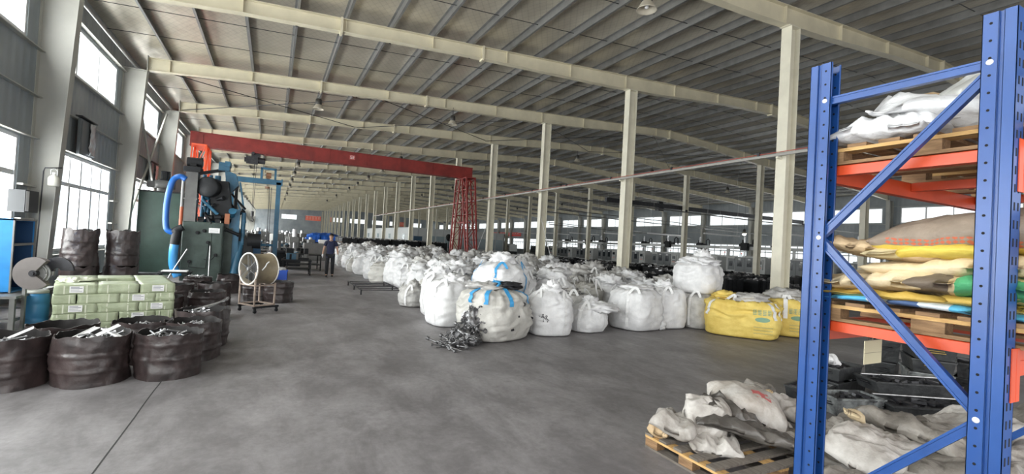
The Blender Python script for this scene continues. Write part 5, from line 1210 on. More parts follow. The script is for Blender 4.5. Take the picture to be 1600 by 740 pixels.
M['disc_grey'] = mat('brownish_grey_guard', (0.14, 0.125, 0.12), 0.45, 0, 0.1, 3)
m = disc_prof(0.03, 0.31, rad(52), rad(318), -0.05, 0.05); m.v = [(a, b, c_*0.8+0.88) for a, b, c_ in m.v]; m.v = [(a*.8, b, c_) for a, b, c_ in m.v]; m.build('disc_guard', M['disc_grey'], t)
m = MB(); m.cyl((0, 0.02, 0.88), (0, 0.045, 0.88), 0.18, n=40); m.torus((0, 0.015, .88), 0.14, 0.014, (0, 1, 0), 30, 6); m.build('abrasive_disc', M['galv'], t)
m = MB(); m.cyl((0, -0.06, 0.88), (0, 0.05, 0.88), 0.05, n=20); m.cyl((0, -0.08, 0.88), (0, -0.06, 0.88), 0.028, n=6); m.build('hub', M['dark'], t)
m = disc_prof(0.04, 0.21, rad(0), rad(200), 0.14, 0.18); m.v = [(a+0.20, b, c_+0.92) for a, b, c_ in m.v]; m.build('rear_guard', M['dark'], t)
m = MB(); m.box(-0.17, -0.13, 0.05, 0.09, 0, 0.9); m.box(-0.25, -0.05, -0.02, 0.16, 0, 0.02); m.box(-.17, .2, .05, .09, .85, .91); m.cyl((0, 0.03, .88), (0, 0.16, .88), 0.06, n=14); m.build('stand', M['galv'], t)
t = thing('plastic_barrel', 'small blue plastic barrel with a pale lid, left of the green boxes', 'barrel', (-3.30, 10.15, 0))
m = MB(); m.lathe((0, 0, 0), [(0, 0), (0.14, 0), (0.155, 0.02), (0.158, 0.12), (0.150, 0.14), (0.158, 0.16), (0.16, 0.34), (0.15, 0.36), (0.158, 0.38), (0.155, 0.50), (0.13, 0.54), (0, 0.54)], n=28); m.build('barrel_body', mat('barrel_blue', (0.04, 0.20, 0.40), 0.4), t)
m = MB(); m.lathe((0, 0, 0.53), [(0.0, 0.05), (0.13, 0.05), (0.145, 0.035), (0.145, 0.0), (0, 0)], n=28); m.build('lid', mat('lid_grey', (0.42, 0.43, 0.40), 0.5), t)
# ============================================================ DUST COLLECTOR AND BLAST MACHINE
M['green'] = mat('machine_green', (0.036, 0.066, 0.053), 0.4, 0, 0.2, 1.6); M['green_dark'] = mat('dark_green_panel', (0.055, 0.075, 0.067), 0.42, 0, 0.25, 2.5)
M['teal'] = mat('machine_blue', (0.025, 0.115, 0.20), 0.42, 0, 0.2, 3); M['mblack'] = mat('oily_black', (0.012, 0.013, 0.015), 0.5, 0, 0.3, 4); M['hose'] = mat('blue_hose', (0.010, 0.10, 0.38), 0.35); M['grey_m'] = mat('machine_grey', (0.13, 0.13, 0.125), 0.5, 0, 0.15, 3)
for _k in ('green', 'green_dark', 'mblack'): M[_k].node_tree.nodes['Principled BSDF'].inputs['Specular IOR Level'].default_value = 0.25
t = thing('dust_collector', 'tall plain green dust collector cabinet against the left wall', 'machine', (-3.50, 20.55, 0))
m = MB(); m.bbox(-0.62, 0.60, -0.55, 0.60, 0.0, 2.86, 0.01); m.build('cabinet', M['green'], t)
m = MB(); m.box(-0.66, 0.64, -0.59, 0.64, 2.86, 2.90); m.box(0.56, 0.64, -0.60, -0.55, 0.1, 2.86); m.build('top_plate', M['mblack'], t)
for k in range(5): m = MB(); m.box(0.60, 0.62, -0.5, 0.55, 0.5+0.5*k, 0.53+0.5*k); m.build('side_rib', M['green'], t)
m = MB(); m.cyl((0, 0, 2.90), (0, 0, 3.02), 0.22, n=18); m.lathe((0, 0, 0), [(0.27, 3.02), (0.31, 3.04), (0.31, 3.28), (0.27, 3.30), (0, 3.30)], n=24); m.box(-0.5, -0.2, -0.14, 0.14, 3.04, 3.26); m.build('blower_housing', M['grey_m'], t)
m = MB(); m.cyl((0, 0, 3.30), (0, 0, 3.36), 0.18, n=14); m.cyl((0, 0, 3.36), (0, 0, 3.60), 0.13, n=14); m.cyl((0, 0, 3.60), (0, 0, 3.64), 0.14, n=14)
for k in range(10): a = PI*k/5; m.box(0.12*math.cos(a)-.01, 0.12*math.cos(a)+.02, 0.12*math.sin(a)-.01, 0.12*math.sin(a)+.02, 3.37, 3.59)
m.build('motor', M['mblack'], t)
t = thing('blast_machine', 'large dark green and blue shot blasting machine with motors and hopper', 'machine', (-1.85, 18.0, 0))
m = MB(); m.bbox(-0.70, 0.42, 0.0, 2.2, 0.0, 1.90, 0.015); m.box(0.42, 0.66, 0.25, 2.0, 0.0, 1.75)
m.build('cabinet', M['green_dark'], t)
m = MB(); m.box(-0.62, 0.10, -0.03, 0.0, 0.35, 1.78); m.box(0.12, 0.38, -0.025, 0.0, 0.3, 1.80); m.build('front_door', M['green_dark'], t)
for (x, z) in ((-0.28, 1.55), (0.02, 1.25), (-0.45, 0.62), (0.25, 0.85), (-0.10, 1.62)):
    m = MB(); m.cyl((x, -0.03, z), (x, -0.09, z), 0.055, n=12); m.cyl((x, -0.09, z), (x, -0.13, z), 0.03, n=8); m.build('knob', M['mblack'], t)
m = MB(); m.tube([(-0.45, -0.07, 0.62), (-0.45, -0.1, 0.45), (0.0, -0.1, 0.42), (0.05, -0.08, 1.2)], 0.015, 6); m.tube([(0.25, -0.07, 0.85), (0.15, -0.12, 0.7), (-0.05, -0.1, 0.7)], 0.012, 6); m.build('pipe', M['mblack'], t)
m = MB(); m.box(0.02, 0.32, -0.04, -0.028, 1.56, 1.72); 
for k in range(4): m.box(0.05, 0.28, -0.043, -0.04, 1.585+0.03*k, 1.592+0.03*k, 1)
m.build('name_plate', [M['white'], M['ink']], t)
m = MB(); m.box(-0.70, -0.38, 0.05, 0.5, 1.90, 3.48); m.box(-0.72, -0.36, 0.03, 0.52, 2.6, 2.65); m.build('elevator_shaft', M['grey_m'], t)
m = MB(); m.bbox(-0.78, -0.30, 0.0, 0.55, 3.48, 3.66, 0.02); m.cyl((-0.72, 0.28, 3.82), (-0.36, 0.28, 3.82), 0.15, n=16); m.box(-0.62, -0.45, 0.1, 0.4, 3.64, 3.76); m.cyl((-0.36, .28, 3.82), (-0.30, .28, 3.82), 0.17, n=16)
m.build('drive_motor', M['mblack'], t)
m = MB(); m.lathe((-0.05, 0.35, 3.05), [(0, -0.30), (0.30, -0.30), (0.33, -0.27), (0.33, 0.27), (0.30, 0.30), (0, 0.30)], (0.25, 1, 0), 24); m.build('blast_wheel_housing', M['mblack'], t)
m = MB(); m.add([(-0.1, .3, 3.3), (0.45, .3, 3.3), (0.62, .3, 2.15), (0.05, .3, 1.95), (-0.1, .9, 3.3), (0.45, .9, 3.3), (0.62, .9, 2.15), (0.05, .9, 1.95)], [(0, 3, 2, 1), (4, 5, 6, 7), (0, 1, 5, 4), (1, 2, 6, 5), (2, 3, 7, 6), (3, 0, 4, 7)])
m.build('hopper', M['mblack'], t)
m = MB(); m.add([(0.28, .8, 3.75), (0.62, .8, 3.62), (0.72, .8, 3.25), (0.40, .8, 2.85), (0.28, 1.3, 3.75), (0.62, 1.3, 3.62), (0.72, 1.3, 3.25), (0.40, 1.3, 2.85)], [(0, 3, 2, 1), (4, 5, 6, 7), (0, 1, 5, 4), (1, 2, 6, 5), (2, 3, 7, 6), (3, 0, 4, 7)])
m.box(0.10, 0.42, 0.75, 1.25, 3.70, 3.98); m.box(0.28, 0.44, .7, 1.3, 3.86, 4.02); m.build('separator', M['teal'], t)
for x in (-0.30, -0.12, 0.08): m = MB(); m.cyl((x, 0.75, 1.9), (x+0.02, 0.8, 3.5), 0.055 if x < 0.05 else 0.09, n=12); m.build('feed_pipe', M['teal'], t)
m = MB(); m.bar((0.5, 1.0, 2.95), (0.95, 1.2, 2.45), 0.06); m.bar((-0.55, 0.9, 3.5), (0.3, 0.9, 3.75), 0.10); m.bar((0.66, .9, 1.8), (0.66, .9, 3.3), 0.09); m.build('support_arm', M['mblack'], t)
for (x, y, z, r_) in ((-0.02, 0.25, 2.05, .10), (0.22, 0.2, 2.08, .09), (0.36, 0.5, 2.1, .13), (-0.24, .2, 2.0, .07)):
    m = MB(); m.cyl((x-0.09, y, z), (x+0.09, y, z), r_, n=14); m.box(x-.07, x+.07, y-.06, y+.06, 1.9, z); m.build('gear_motor', M['mblack'], t)
m = MB(); m.box(0.42, 0.56, 0.1, 0.24, 1.88, 2.22); m.build('orange_cover', mat('rust_orange', (0.30, 0.11, 0.05), 0.6), t)
m = MB(); m.cyl((-0.77, 0.15, 1.7), (-0.77, 0.15, 2.35), 0.05, n=10); m.build('orange_pipe', mat('rust_pipe', (0.45, 0.10, 0.04), 0.5), t)
m = MB(); m.cyl((-0.77, 0.15, 2.35), (-0.77, 0.15, 3.2), 0.045, n=10); m.build('grey_pipe', M['galv'], t)
m = MB(); m.add([(0.7, 0.4, 0.2), (1.25, 0.4, 0.0), (1.25, 0.4, 1.2), (0.66, 0.4, 1.9), (0.7, 1.9, 0.2), (1.25, 1.9, 0.0), (1.25, 1.9, 1.2), (0.66, 1.9, 1.9)], [(0, 3, 2, 1), (4, 5, 6, 7), (0, 1, 5, 4), (1, 2, 6, 5), (2, 3, 7, 6), (3, 0, 4, 7)])
m.build('loading_chute', M['mblack'], t)
m = MB(); m.box(0.60, 0.84, 0.3, 0.42, 0.3, 2.4); m.cyl((0.95, 0.45, 1.2), (0.95, 0.45, 2.3), 0.07, n=10); m.cyl((0.75, .2, .1), (0.9, .5, 1.3), 0.12, n=12); m.build('blue_post', M['teal'], t)
m = MB(); m.cyl((0.9, 0.9, 0.55), (1.7, 0.9, 0.55), 0.30, n=20); m.cyl((1.1, 0.6, 1.35), (1.5, 0.6, 1.35), 0.26, n=18); m.box(0.85, 1.9, 0.5, 1.4, 0.0, 0.35); m.build('skip_drum', M['mblack'], t)
rnd = random.Random(4)
for q in range(16):                                      # small fittings crowding the top of the machine
    x = rnd.uniform(-0.25, 0.75); y = rnd.uniform(0.1, 1.2); z = rnd.uniform(1.95, 3.1)-0.4*(x > .45); r_ = rnd.uniform(0.04, 0.10); ax = Vector((rnd.uniform(-1, 1), rnd.uniform(-.5, .5), rnd.uniform(-.6, 1))).normalized()*rnd.uniform(.12, .3)
    c0 = Vector((x, y, z)); m = MB(); m.cyl(c0-ax, c0+ax, r_, n=12); m.cyl(c0+ax, c0+ax*1.2, r_*1.4, n=12); m.cyl(c0-ax*1.2, c0-ax, r_*1.25, n=12); m.build('drive_fitting', M['mblack'] if q % 3 else M['teal'], t)
# blue hoses beside it
t = thing('air_hose', 'thick bright blue hose looping between dust cabinet and blast machine', 'hose', (0, 0, 0))
def arc(pts, n=10):
    out = []
    P = [Vector(p) for p in pts]; P = [P[0]*2-P[1]] + P + [P[-1]*2-P[-2]]
    for i in range(1, len(P)-2):
        for k in range(n):
            s_ = k/n; a, b, c_, d_ = P[i-1], P[i], P[i+1], P[i+2]
            out.append(0.5*((2*b) + (c_-a)*s_ + (2*a-5*b+4*c_-d_)*s_*s_ + (3*b-a-3*c_+d_)*s_**3))
    out.append(P[-2]); return out
m = MB(); m.tube(arc([(-2.50, 17.75, 3.20), (-2.66, 17.75, 3.27), (-2.83, 17.75, 3.12), (-2.93, 17.75, 2.6), (-2.95, 17.75, 2.0), (-2.90, 17.75, 1.62), (-2.72, 17.75, 1.50)]), 0.085, 12); m.build('upper_hose', M['hose'], t)
m = MB(); m.tube(arc([(-2.72, 17.75, 1.50), (-2.66, 17.75, 1.60), (-2.50, 17.75, 1.70)]), 0.11, 10); m.cyl((-2.64, 17.75, 1.58), (-2.68, 17.75, 1.15), 0.13, n=12); m.build('elbow', M['mblack'], t)
m = MB(); m.tube(arc([(-2.68, 17.75, 1.20), (-2.70, 17.75, 0.9), (-2.68, 17.75, 0.5), (-2.55, 17.75, 0.15)]), 0.12, 12); m.build('lower_hose', mat('pale_blue_hose', (0.05, 0.27, 0.60), 0.25), t)
m = MB(); m.cyl((-2.75, 16.9, 0.0), (-2.25, 17.0, 1.05), 0.018, n=8); tag(m.build('steel_bar', M['steel']), 'pale steel bar leaning against the blast machine, by the hose', 'bar')
m = MB(); m.cyl((-1.72, 17.55, 0.0), (-1.76, 17.9, 1.15), 0.018, n=8); tag(m.build('steel_bar', M['steel']), 'thin upright steel bar leaning on the blast machine front', 'bar')
# low black trestle in front of the machine
for (x, y, lab) in ((-2.35, 15.9, 'low black steel stool with a white pad in front of the blast machine'), (-2.95, 15.3, 'low black angled steel trestle beside the drums')):
    t = thing('steel_trestle', lab, 'stool', (x, y, 0))
    m = MB(); m.box(-0.38, 0.38, -0.2, 0.2, 0.42, 0.46); m.build('seat', M['mblack'], t)
    for sx in (-1, 1):
        for sy in (-1, 1): m = MB(); m.box(sx*0.33-.03, sx*0.33+.03, sy*.16-.03, sy*.16+.03, 0, 0.42); m.build('leg', M['mblack'], t)
    if x > -2.5: m = MB(); m.bbox(-0.3, 0.3, -0.16, 0.16, 0.46, 0.49, 0.01); m.build('pad', M['white'], t)
# blue portal with chain hoist
t = thing('hoist_portal', 'blue steel portal frame with a small chain hoist behind the blast machine', 'frame', (0, 21.5, 0))
for x in (-1.52, 0.12): m = MB(); m.box(x-0.085, x+0.085, -0.09, 0.09, 0, 3.72); m.box(x-.15, x+.15, -.15, .15, 0, .02); m.build('post', M['teal'], t)
m = MB(); m.box(-1.66, 0.26, -0.09, 0.09, 3.62, 3.82); m.box(-1.66, -1.6, -.1, .1, 3.6, 3.86); m.box(.2, .26, -.1, .1, 3.6, 3.86); m.build('cross_beam', M['teal'], t)
m = MB(); m.bar((-1.25, 0.1, 3.6), (-0.98, 0.1, 2.0), 0.12, 0.06); m.bar((-1.4, 0.1, 3.0), (-1.05, 0.1, 2.2), 0.05); m.build('diagonal_strut', M['teal'], t)
m = MB(); m.bar((-0.52, 0, 3.8), (-0.52, 0, 4.24), 0.08); m.bar((-0.02, 0, 3.8), (-0.02, 0, 4.24), 0.08); m.bar((-0.56, 0, 4.24), (0.02, 0, 4.24), 0.08); m.build('top_loop', M['teal'], t)
m = MB(); m.cyl((-0.35, 0, 3.98), (-0.17, 0, 3.98), 0.11, n=14); m.cyl((-0.28, 0, 3.52), (-0.28, 0, 3.44), 0.09, n=10); m.box(-0.33, -0.2, -0.06, 0.06, 3.84, 3.92); m.build('chain_hoist', mat('brown_hoist', (0.22, 0.11, 0.06), 0.5), t)
m = MB(); m.cyl((-0.20, 0.03, 3.5), (-0.20, 0.03, 0.9), 0.012, n=5); m.cyl((-0.13, -0.03, 3.5), (-0.13, -.03, 0.9), 0.012, n=5); m.build('chain', M['dark'], t)
m = MB(); m.add([(-1.05, .3, 1.0), (-0.55, .3, 1.35), (-0.50, .3, 1.7), (-0.42, .3, 1.7), (-0.35, .3, 0.0), (-1.05, .3, 0.0), (-1.05, .5, 1.0), (-0.55, .5, 1.35), (-0.50, .5, 1.7), (-0.42, .5, 1.7), (-0.35, .5, 0.0), (-1.05, .5, 0.0)],
  [(0, 1, 2, 3, 4, 5), (11, 10, 9, 8, 7, 6), (0, 6, 7, 1), (1, 7, 8, 2), (2, 8, 9, 3), (3, 9, 10, 4), (4, 10, 11, 5), (5, 11, 6, 0)])
m.build('guide_plate', mat('skip_blue', (0.02, 0.09, 0.19), 0.45), t)
m = MB(); m.bar((-0.4, .4, 1.15), (0.1, .2, 1.15), 0.09); m.build('link_arm', M['teal'], t)
# ============================================================ DRUM FAN
t = thing('drum_fan', 'round industrial drum fan on a rusty wheeled stand beside the aisle', 'fan', (-0.20, 11.42, 0), rad(33))
M['fan_tan'] = mat('fan_barrel_tan', (0.26, 0.215, 0.14), 0.45, 0.1, 0, 4, 0, 10, c2=(0.16, 0.13, 0.09)); M['stand'] = mat('rusty_stand', (0.30, 0.235, 0.19), 0.6, 0, 0.3, 9)
m = MB(); m.lathe((-0.24, 0, 0.91), [(0.325, 0), (0.335, 0.0), (0.335, 0.03), (0.318, 0.05), (0.318, 0.40), (0.335, 0.42), (0.335, 0.45), (0.31, 0.45), (0.305, 0.40), (0.305, 0.02), (0.325, 0)], (1, 0, 0), 40); m.build('barrel', M['fan_tan'], t)
for x in (-0.245, 0.215): m = MB(); m.torus((x, 0, 0.91), 0.330, 0.017, (1, 0, 0), 40, 8); m.build('rim', mat('rim_white', (0.72, 0.70, 0.66), 0.4), t)
m = MB()
for r_ in (0.05, 0.08, 0.11, 0.14, 0.17, 0.20, 0.23, 0.26, 0.29): m.torus((-0.245, 0, 0.91), r_, 0.0022, (1, 0, 0), 32, 4)
for k in range(6): a = PI*k/3+0.4; m.bar((-0.245, 0, 0.91), (-0.245, 0.325*math.cos(a), 0.91+0.325*math.sin(a)), 0.007)
m.build('wire_guard', M['galv'], t)
m = MB(); m.cyl((-0.262, 0, 0.91), (-0.24, 0, 0.91), 0.03, n=16); m.build('guard_badge', M['steel'], t)
m = MB(); m.cyl((-0.12, 0, 0.91), (0.12, 0, 0.91), 0.085, n=18); m.build('motor', M['mblack'], t)
for k in range(6):
    a = PI*k/3; m = MB(); u = Vector((0, math.cos(a), math.sin(a))); v = Vector((0, -math.sin(a), math.cos(a))); c0 = Vector((-0.15, 0, 0.91))
    m.add([c0+u*0.06-v*0.02, c0+u*0.28-v*0.07+Vector((0.05, 0, 0)), c0+u*0.29+v*0.08-Vector((0.03, 0, 0)), c0+u*0.06+v*0.04, c0+u*0.06-v*0.02+Vector((.006, 0, 0)), c0+u*0.28-v*0.07+Vector((0.056, 0, 0)), c0+u*0.29+v*0.08-Vector((0.024, 0, 0)), c0+u*0.06+v*0.04+Vector((.006, 0, 0))],
          [(0, 1, 2, 3), (7, 6, 5, 4), (0, 4, 5, 1), (1, 5, 6, 2), (2, 6, 7, 3), (3, 7, 4, 0)]); m.build('fan_blade', M['mblack'], t)
for sx in (-0.24, 0.20):
    for sy in (-0.27, 0.27): m = MB(); m.box(sx-0.014, sx+0.014, sy-0.014, sy+0.014, 0.14, 0.86 if sx < 0 else 0.62); m.build('leg', M['stand'], t)
m = MB()
for z in (0.16, 0.575):
    m.box(-0.25, 0.21, -0.285, -0.257, z-0.014, z+0.014); m.box(-0.25, 0.21, 0.257, 0.285, z-0.014, z+0.014); m.box(-0.254, -0.226, -0.28, 0.28, z-.014, z+.014); m.box(0.186, 0.214, -0.28, 0.28, z-.014, z+.014)
m.build('stand_frame', M['stand'], t)
m = MB(); m.box(-0.26, 0.30, -0.29, -0.25, 0.10, 0.14); m.box(-0.26, 0.30, 0.25, 0.29, 0.10, 0.14); m.build('base_rail', M['mblack'], t)
for sx in (-0.22, 0.26):
    for sy in (-0.27, 0.27):
        m = MB(); m.cyl((sx, sy-0.015, 0.035), (sx, sy+0.015, 0.035), 0.035, n=14); m.box(sx-0.02, sx+0.02, sy-0.02, sy+0.02, 0.06, 0.10); m.build('caster', M['mblack'], t)
m = MB(); m.tube([(-0.15, -0.33, 0.9), (-0.10, -0.36, 0.98), (-0.06, -0.34, 1.04), (-0.03, -0.37, 1.08)], 0.012, 6); m.build('tied_rag', M['white'], t)
# ============================================================ PERSON
def skin_mesh(name, verts, edges, radii, root, sub=2, mats=None):
    me = bpy.data.meshes.new(name); me.from_pydata(verts, edges, []); o = bpy.data.objects.new(name, me); COL.objects.link(o)
    md = o.modifiers.new('skin', 'SKIN'); md.use_smooth_shade = True
    sv = me.skin_vertices[0].data
    for i, r_ in enumerate(radii): sv[i].radius = (r_, r_) if not isinstance(r_, tuple) else r_; sv[i].use_root = (i == root)
    s2 = o.modifiers.new('sub', 'SUBSURF'); s2.levels = sub; s2.render_levels = sub
    dg = bpy.context.evaluated_depsgraph_get(); dg.update(); nm = bpy.data.meshes.new_from_object(o.evaluated_get(dg)); bpy.data.objects.remove(o)
    nm.name = name
    for p in nm.polygons: p.use_smooth = True
    nm.materials.clear()
    for m_ in (mats or []): nm.materials.append(m_)
    return nm
M['skin'] = mat('skin', (0.50, 0.30, 0.21), 0.5, 0, 0.06, 8); M['navy'] = mat('navy_shirt', (0.018, 0.022, 0.06), 0.8, 0, 0.2, 5, 0.3, 14); M['trouser'] = mat('black_trousers', (0.014, 0.015, 0.018), 0.8, 0, 0.2, 5, 0.3, 12)
M['hair'] = mat('black_hair', (0.008, 0.007, 0.006), 0.6); M['glove'] = mat('white_cotton_glove', (0.72, 0.72, 0.72), 0.8, 0, 0.05, 20); M['shoe'] = mat('black_shoe', (0.012, 0.012, 0.012), 0.45)
P_ = thing('person', 'person in navy polo shirt, dark trousers and white gloves walking down the aisle', 'person', (2.16, 20.5, 0), rad(-6))
# local axes: person faces -Y
hipz, shz = 0.90, 1.42
J = {}
V = []; E_ = []; R_ = []
def jn(nm, p, r, par=None):
    V.append(p); R_.append(r); J[nm] = len(V)-1
    if par: E_.append((J[par], J[nm]))
jn('pelvis', (0, 0, 0.93), (0.150, 0.105)); jn('waist', (0, 0.0, 1.08), (0.138, 0.10), 'pelvis'); jn('chest', (0, 0.0, 1.28), (0.165, 0.115), 'waist'); jn('collar', (0, 0.005, 1.42), (0.10, 0.08), 'chest')
jn('neck', (0, 0.0, 1.50), 0.056, 'collar'); jn('head0', (0, -0.012, 1.57), (0.072, 0.078), 'neck'); jn('head1', (0, -0.012, 1.64), (0.082, 0.096), 'head0'); jn('head2', (0, -0.004, 1.705), (0.064, 0.076), 'head1')
for s_, nm in ((-1, 'R'), (1, 'L')):
    jn('sh'+nm, (s_*0.185, 0.0, 1.40), 0.062, 'collar'); jn('el'+nm, (s_*0.255, 0.02 if s_ > 0 else 0.03, 1.13), 0.041, 'sh'+nm); jn('fa'+nm, (s_*0.275, -0.03, 1.02), 0.039, 'el'+nm); jn('wr'+nm, (s_*0.290, -0.07, 0.90), 0.026, 'fa'+nm)
fy = {'R': (-0.10, 0.02), 'L': (0.02, 0.12)}
for s_, nm in ((-1, 'R'), (1, 'L')):
    k_, a_ = fy[nm]
    jn('hp'+nm, (s_*0.095, 0, 0.86), 0.092, 'pelvis'); jn('kn'+nm, (s_*0.105, k_*0.7-0.03, 0.48), 0.058, 'hp'+nm); jn('cf'+nm, (s_*0.110, (k_+a_)*0.4, 0.33), 0.055, 'kn'+nm)
    jn('an'+nm, (s_*0.112, a_*0.6-0.0, 0.09), 0.036, 'cf'+nm); jn('to'+nm, (s_*0.130, a_*0.6-0.15, 0.035), 0.032, 'an'+nm)
me = skin_mesh('body', V, E_, R_, 0, 2, [M['skin']])
# face: nose, brow, chin and ears grown on the body mesh, then fused into one surface
bmb = bmesh.new(); bmb.from_mesh(me)
for v in bmb.verts:
    x, y, z = v.co
    if z > 1.54 and y < -0.05:
        d = math.exp(-(x/0.014)**2)*math.exp(-((z-1.625)/0.022)**2); v.co.y -= 0.022*d
        for ex in (-0.032, 0.032): v.co.y += 0.010*math.exp(-((x-ex)/0.016)**2)*math.exp(-((z-1.648)/0.012)**2)
        v.co.y -= 0.006*math.exp(-(x/0.03)**2)*math.exp(-((z-1.558)/0.02)**2)
bmb.to_mesh(me); bmb.free()
hm = MB(); 
for s_ in (-1, 1): hm.sphere((s_*0.083, 0.005, 1.632), 0.028, 10, 8, sc=(0.35, 0.7, 1.1))
hm.sphere((0, -0.112, 1.615), 0.015, 10, 8, sc=(0.85, 1.0, 1.1))
b2 = bmesh.new(); b2.from_mesh(me); ear = hm.mesh('tmp', M['skin']); b2.from_mesh(ear); b2.to_mesh(me); b2.free()
ob = bpy.data.objects.new('body_tmp', me); COL.objects.link(ob); rm = ob.modifiers.new('r', 'REMESH'); rm.mode = 'VOXEL'; rm.voxel_size = 0.0075; rm.use_smooth_shade = True
dg = bpy.context.evaluated_depsgraph_get(); dg.update(); bodym = bpy.data.meshes.new_from_object(ob.evaluated_get(dg)); bpy.data.objects.remove(ob)
bodym.materials.clear(); bodym.materials.append(M['skin']); bodym.polygons.foreach_set('use_smooth', [True]*len(bodym.polygons))
link('body', bodym, P_)
def sub_skin(name, chain, radii, edges, root, mt, sub=2):
    return link(name, skin_mesh(name, chain, edges, radii, root, sub, [M[mt]]), P_)
g = lambda n: Vector(V[J[n]])
c_ = [g('pelvis')+Vector((0, 0, 0.0)), g('waist'), g('chest'), g('collar')+Vector((0, 0, 0.02)), g('shR'), g('shR').lerp(g('elR'), 0.62), g('shL'), g('shL').lerp(g('elL'), 0.62), g('pelvis')+Vector((0, 0, -0.07))]
sub_skin('polo_shirt', c_, [(0.172, 0.125), (0.165, 0.125), (0.188, 0.135), (0.105, 0.085), 0.078, 0.068, 0.078, 0.068, (0.172, 0.125)], [(0, 1), (1, 2), (2, 3), (3, 4), (4, 5), (3, 6), (6, 7), (0, 8)], 0, 'navy')
m = MB(); m.torus((0, 0.0, 1.462), 0.062, 0.014, (0, 0.25, 1), 20, 6); m.box(-0.012, 0.012, -0.088, -0.070, 1.33, 1.45); m.build('shirt_collar', M['navy'], P_)
c_ = [g('pelvis')+Vector((0, 0, -0.02)), g('hpR'), g('knR'), g('cfR'), g('anR')+Vector((0, 0, -0.02)), g('hpL'), g('knL'), g('cfL'), g('anL')+Vector((0, 0, -0.02))]
sub_skin('trousers', c_, [(0.155, 0.115), 0.108, 0.080, 0.075, 0.066, 0.108, 0.080, 0.075, 0.066], [(0, 1), (1, 2), (2, 3), (3, 4), (0, 5), (5, 6), (6, 7), (7, 8)], 0, 'trouser')
for nm in ('R', 'L'):
    a = g('an'+nm); sub_skin('shoe', [a+Vector((0, 0.05, -0.045)), a+Vector((0, -0.05, -0.045)), a+Vector((0.0, -0.14, -0.052)), a+Vector((0, -0.19, -0.055)), a+Vector((0, 0.02, 0.0))], [(0.040, 0.042), (0.045, 0.04), (0.048, 0.034), (0.034, 0.026), 0.045], [(0, 1), (1, 2), (2, 3), (0, 4)], 0, 'shoe')
for s_, nm in ((-1, 'R'), (1, 'L')):
    w = g('wr'+nm); d = (w-g('fa'+nm)).normalized(); vs = [w-d*0.03, w+d*0.03, w+d*0.075]; rs = [(0.031, 0.031), (0.040, 0.026), (0.042, 0.022)]; es = [(0, 1), (1, 2)]
    for f_i in range(4):
        b0 = w + d*0.078 + Vector((0, (f_i-1.5)*0.019, 0)); L_ = (0.062, 0.075, 0.070, 0.055)[f_i]; inw = Vector((-s_*0.4, 0, 0))
        vs += [b0, b0+d*L_*0.5+inw*0.02, b0+(d*0.8+inw*0.8).normalized()*L_*0.95]; rs += [0.011, 0.010, 0.009]; k = len(vs)-3; es += [(2, k), (k, k+1), (k+1, k+2)]
    vs += [w+d*0.03+Vector((-s_*0.005, -0.035, 0)), w+d*0.055+Vector((-s_*0.02, -0.055, 0)), w+d*0.085+Vector((-s_*0.03, -0.058, 0))]; rs += [0.014, 0.012, 0.010]; k = len(vs)-3; es += [(1, k), (k, k+1), (k+1, k+2)]
    sub_skin('glove', vs, rs, es, 0, 'glove')
# hair cap, brows, eyes, mouth
m = MB(); vs = []; fs = []; n, kk = 28, 12
for a in range(kk+1):
    th = PI*0.60*a/kk
    for i in range(n):
        ph = 2*PI*i/n; d = Vector((math.sin(th)*math.cos(ph), math.sin(th)*math.sin(ph), math.cos(th)))
        cut = 0.075 if d.y < -0.25 else 0.0
        z = 1.660 + 0.108*d.z; z = max(z, 1.682 if d.y < -0.45 else 1.60)
        vs.append((0.086*d.x*1.03, -0.004+0.104*d.y+(0.012 if d.y < -.4 else 0.004), z))
for a in range(kk):
    for i in range(n): j = (i+1) % n; fs.append((a*n+i, a*n+n+i, a*n+n+j, a*n+j))
m.add(vs, fs, 0, True); m.build('hair', M['hair'], P_)
m = MB()
for s_ in (-1, 1): m.box(s_*0.032-0.014, s_*0.032+0.014, -0.108, -0.098, 1.662, 1.667); m.sphere((s_*0.032, -0.094, 1.646), 0.008, 8, 6, sc=(1.4, 0.8, 0.6))
m.build('eyes_and_brows', M['hair'], P_)
m = MB(); m.sphere((0, -0.1, 1.583), 0.02, 10, 6, sc=(1, 0.5, 0.25)); m.build('mouth', mat('lips', (0.35, 0.14, 0.11), 0.5), P_)

# ============================================================ BLACK FRAME ON THE FLOOR
t = thing('floor_frame', 'low black steel frame of parallel bars lying in the aisle beside the bags', 'frame', (3.05, 15.7, 0))
m = MB()
for k in range(6): y = -1.3+2.6*k/5; m.box(-0.62, 0.62, y-0.012, y+0.012, 0.12, 0.145)
m.build('cross_bar', M['dark'], t)
for x in (-0.62, 0.60): m = MB(); m.box(x-0.015, x+0.015, -1.35, 1.35, 0.125, 0.155); m.build('side_rail', M['dark'], t)
for x in (-0.62, 0.60):
    for y in (-1.32, 0, 1.32): m = MB(); m.box(x-0.02, x+0.02, y-0.02, y+0.02, 0, 0.15); m.build('leg', M['dark'], t)
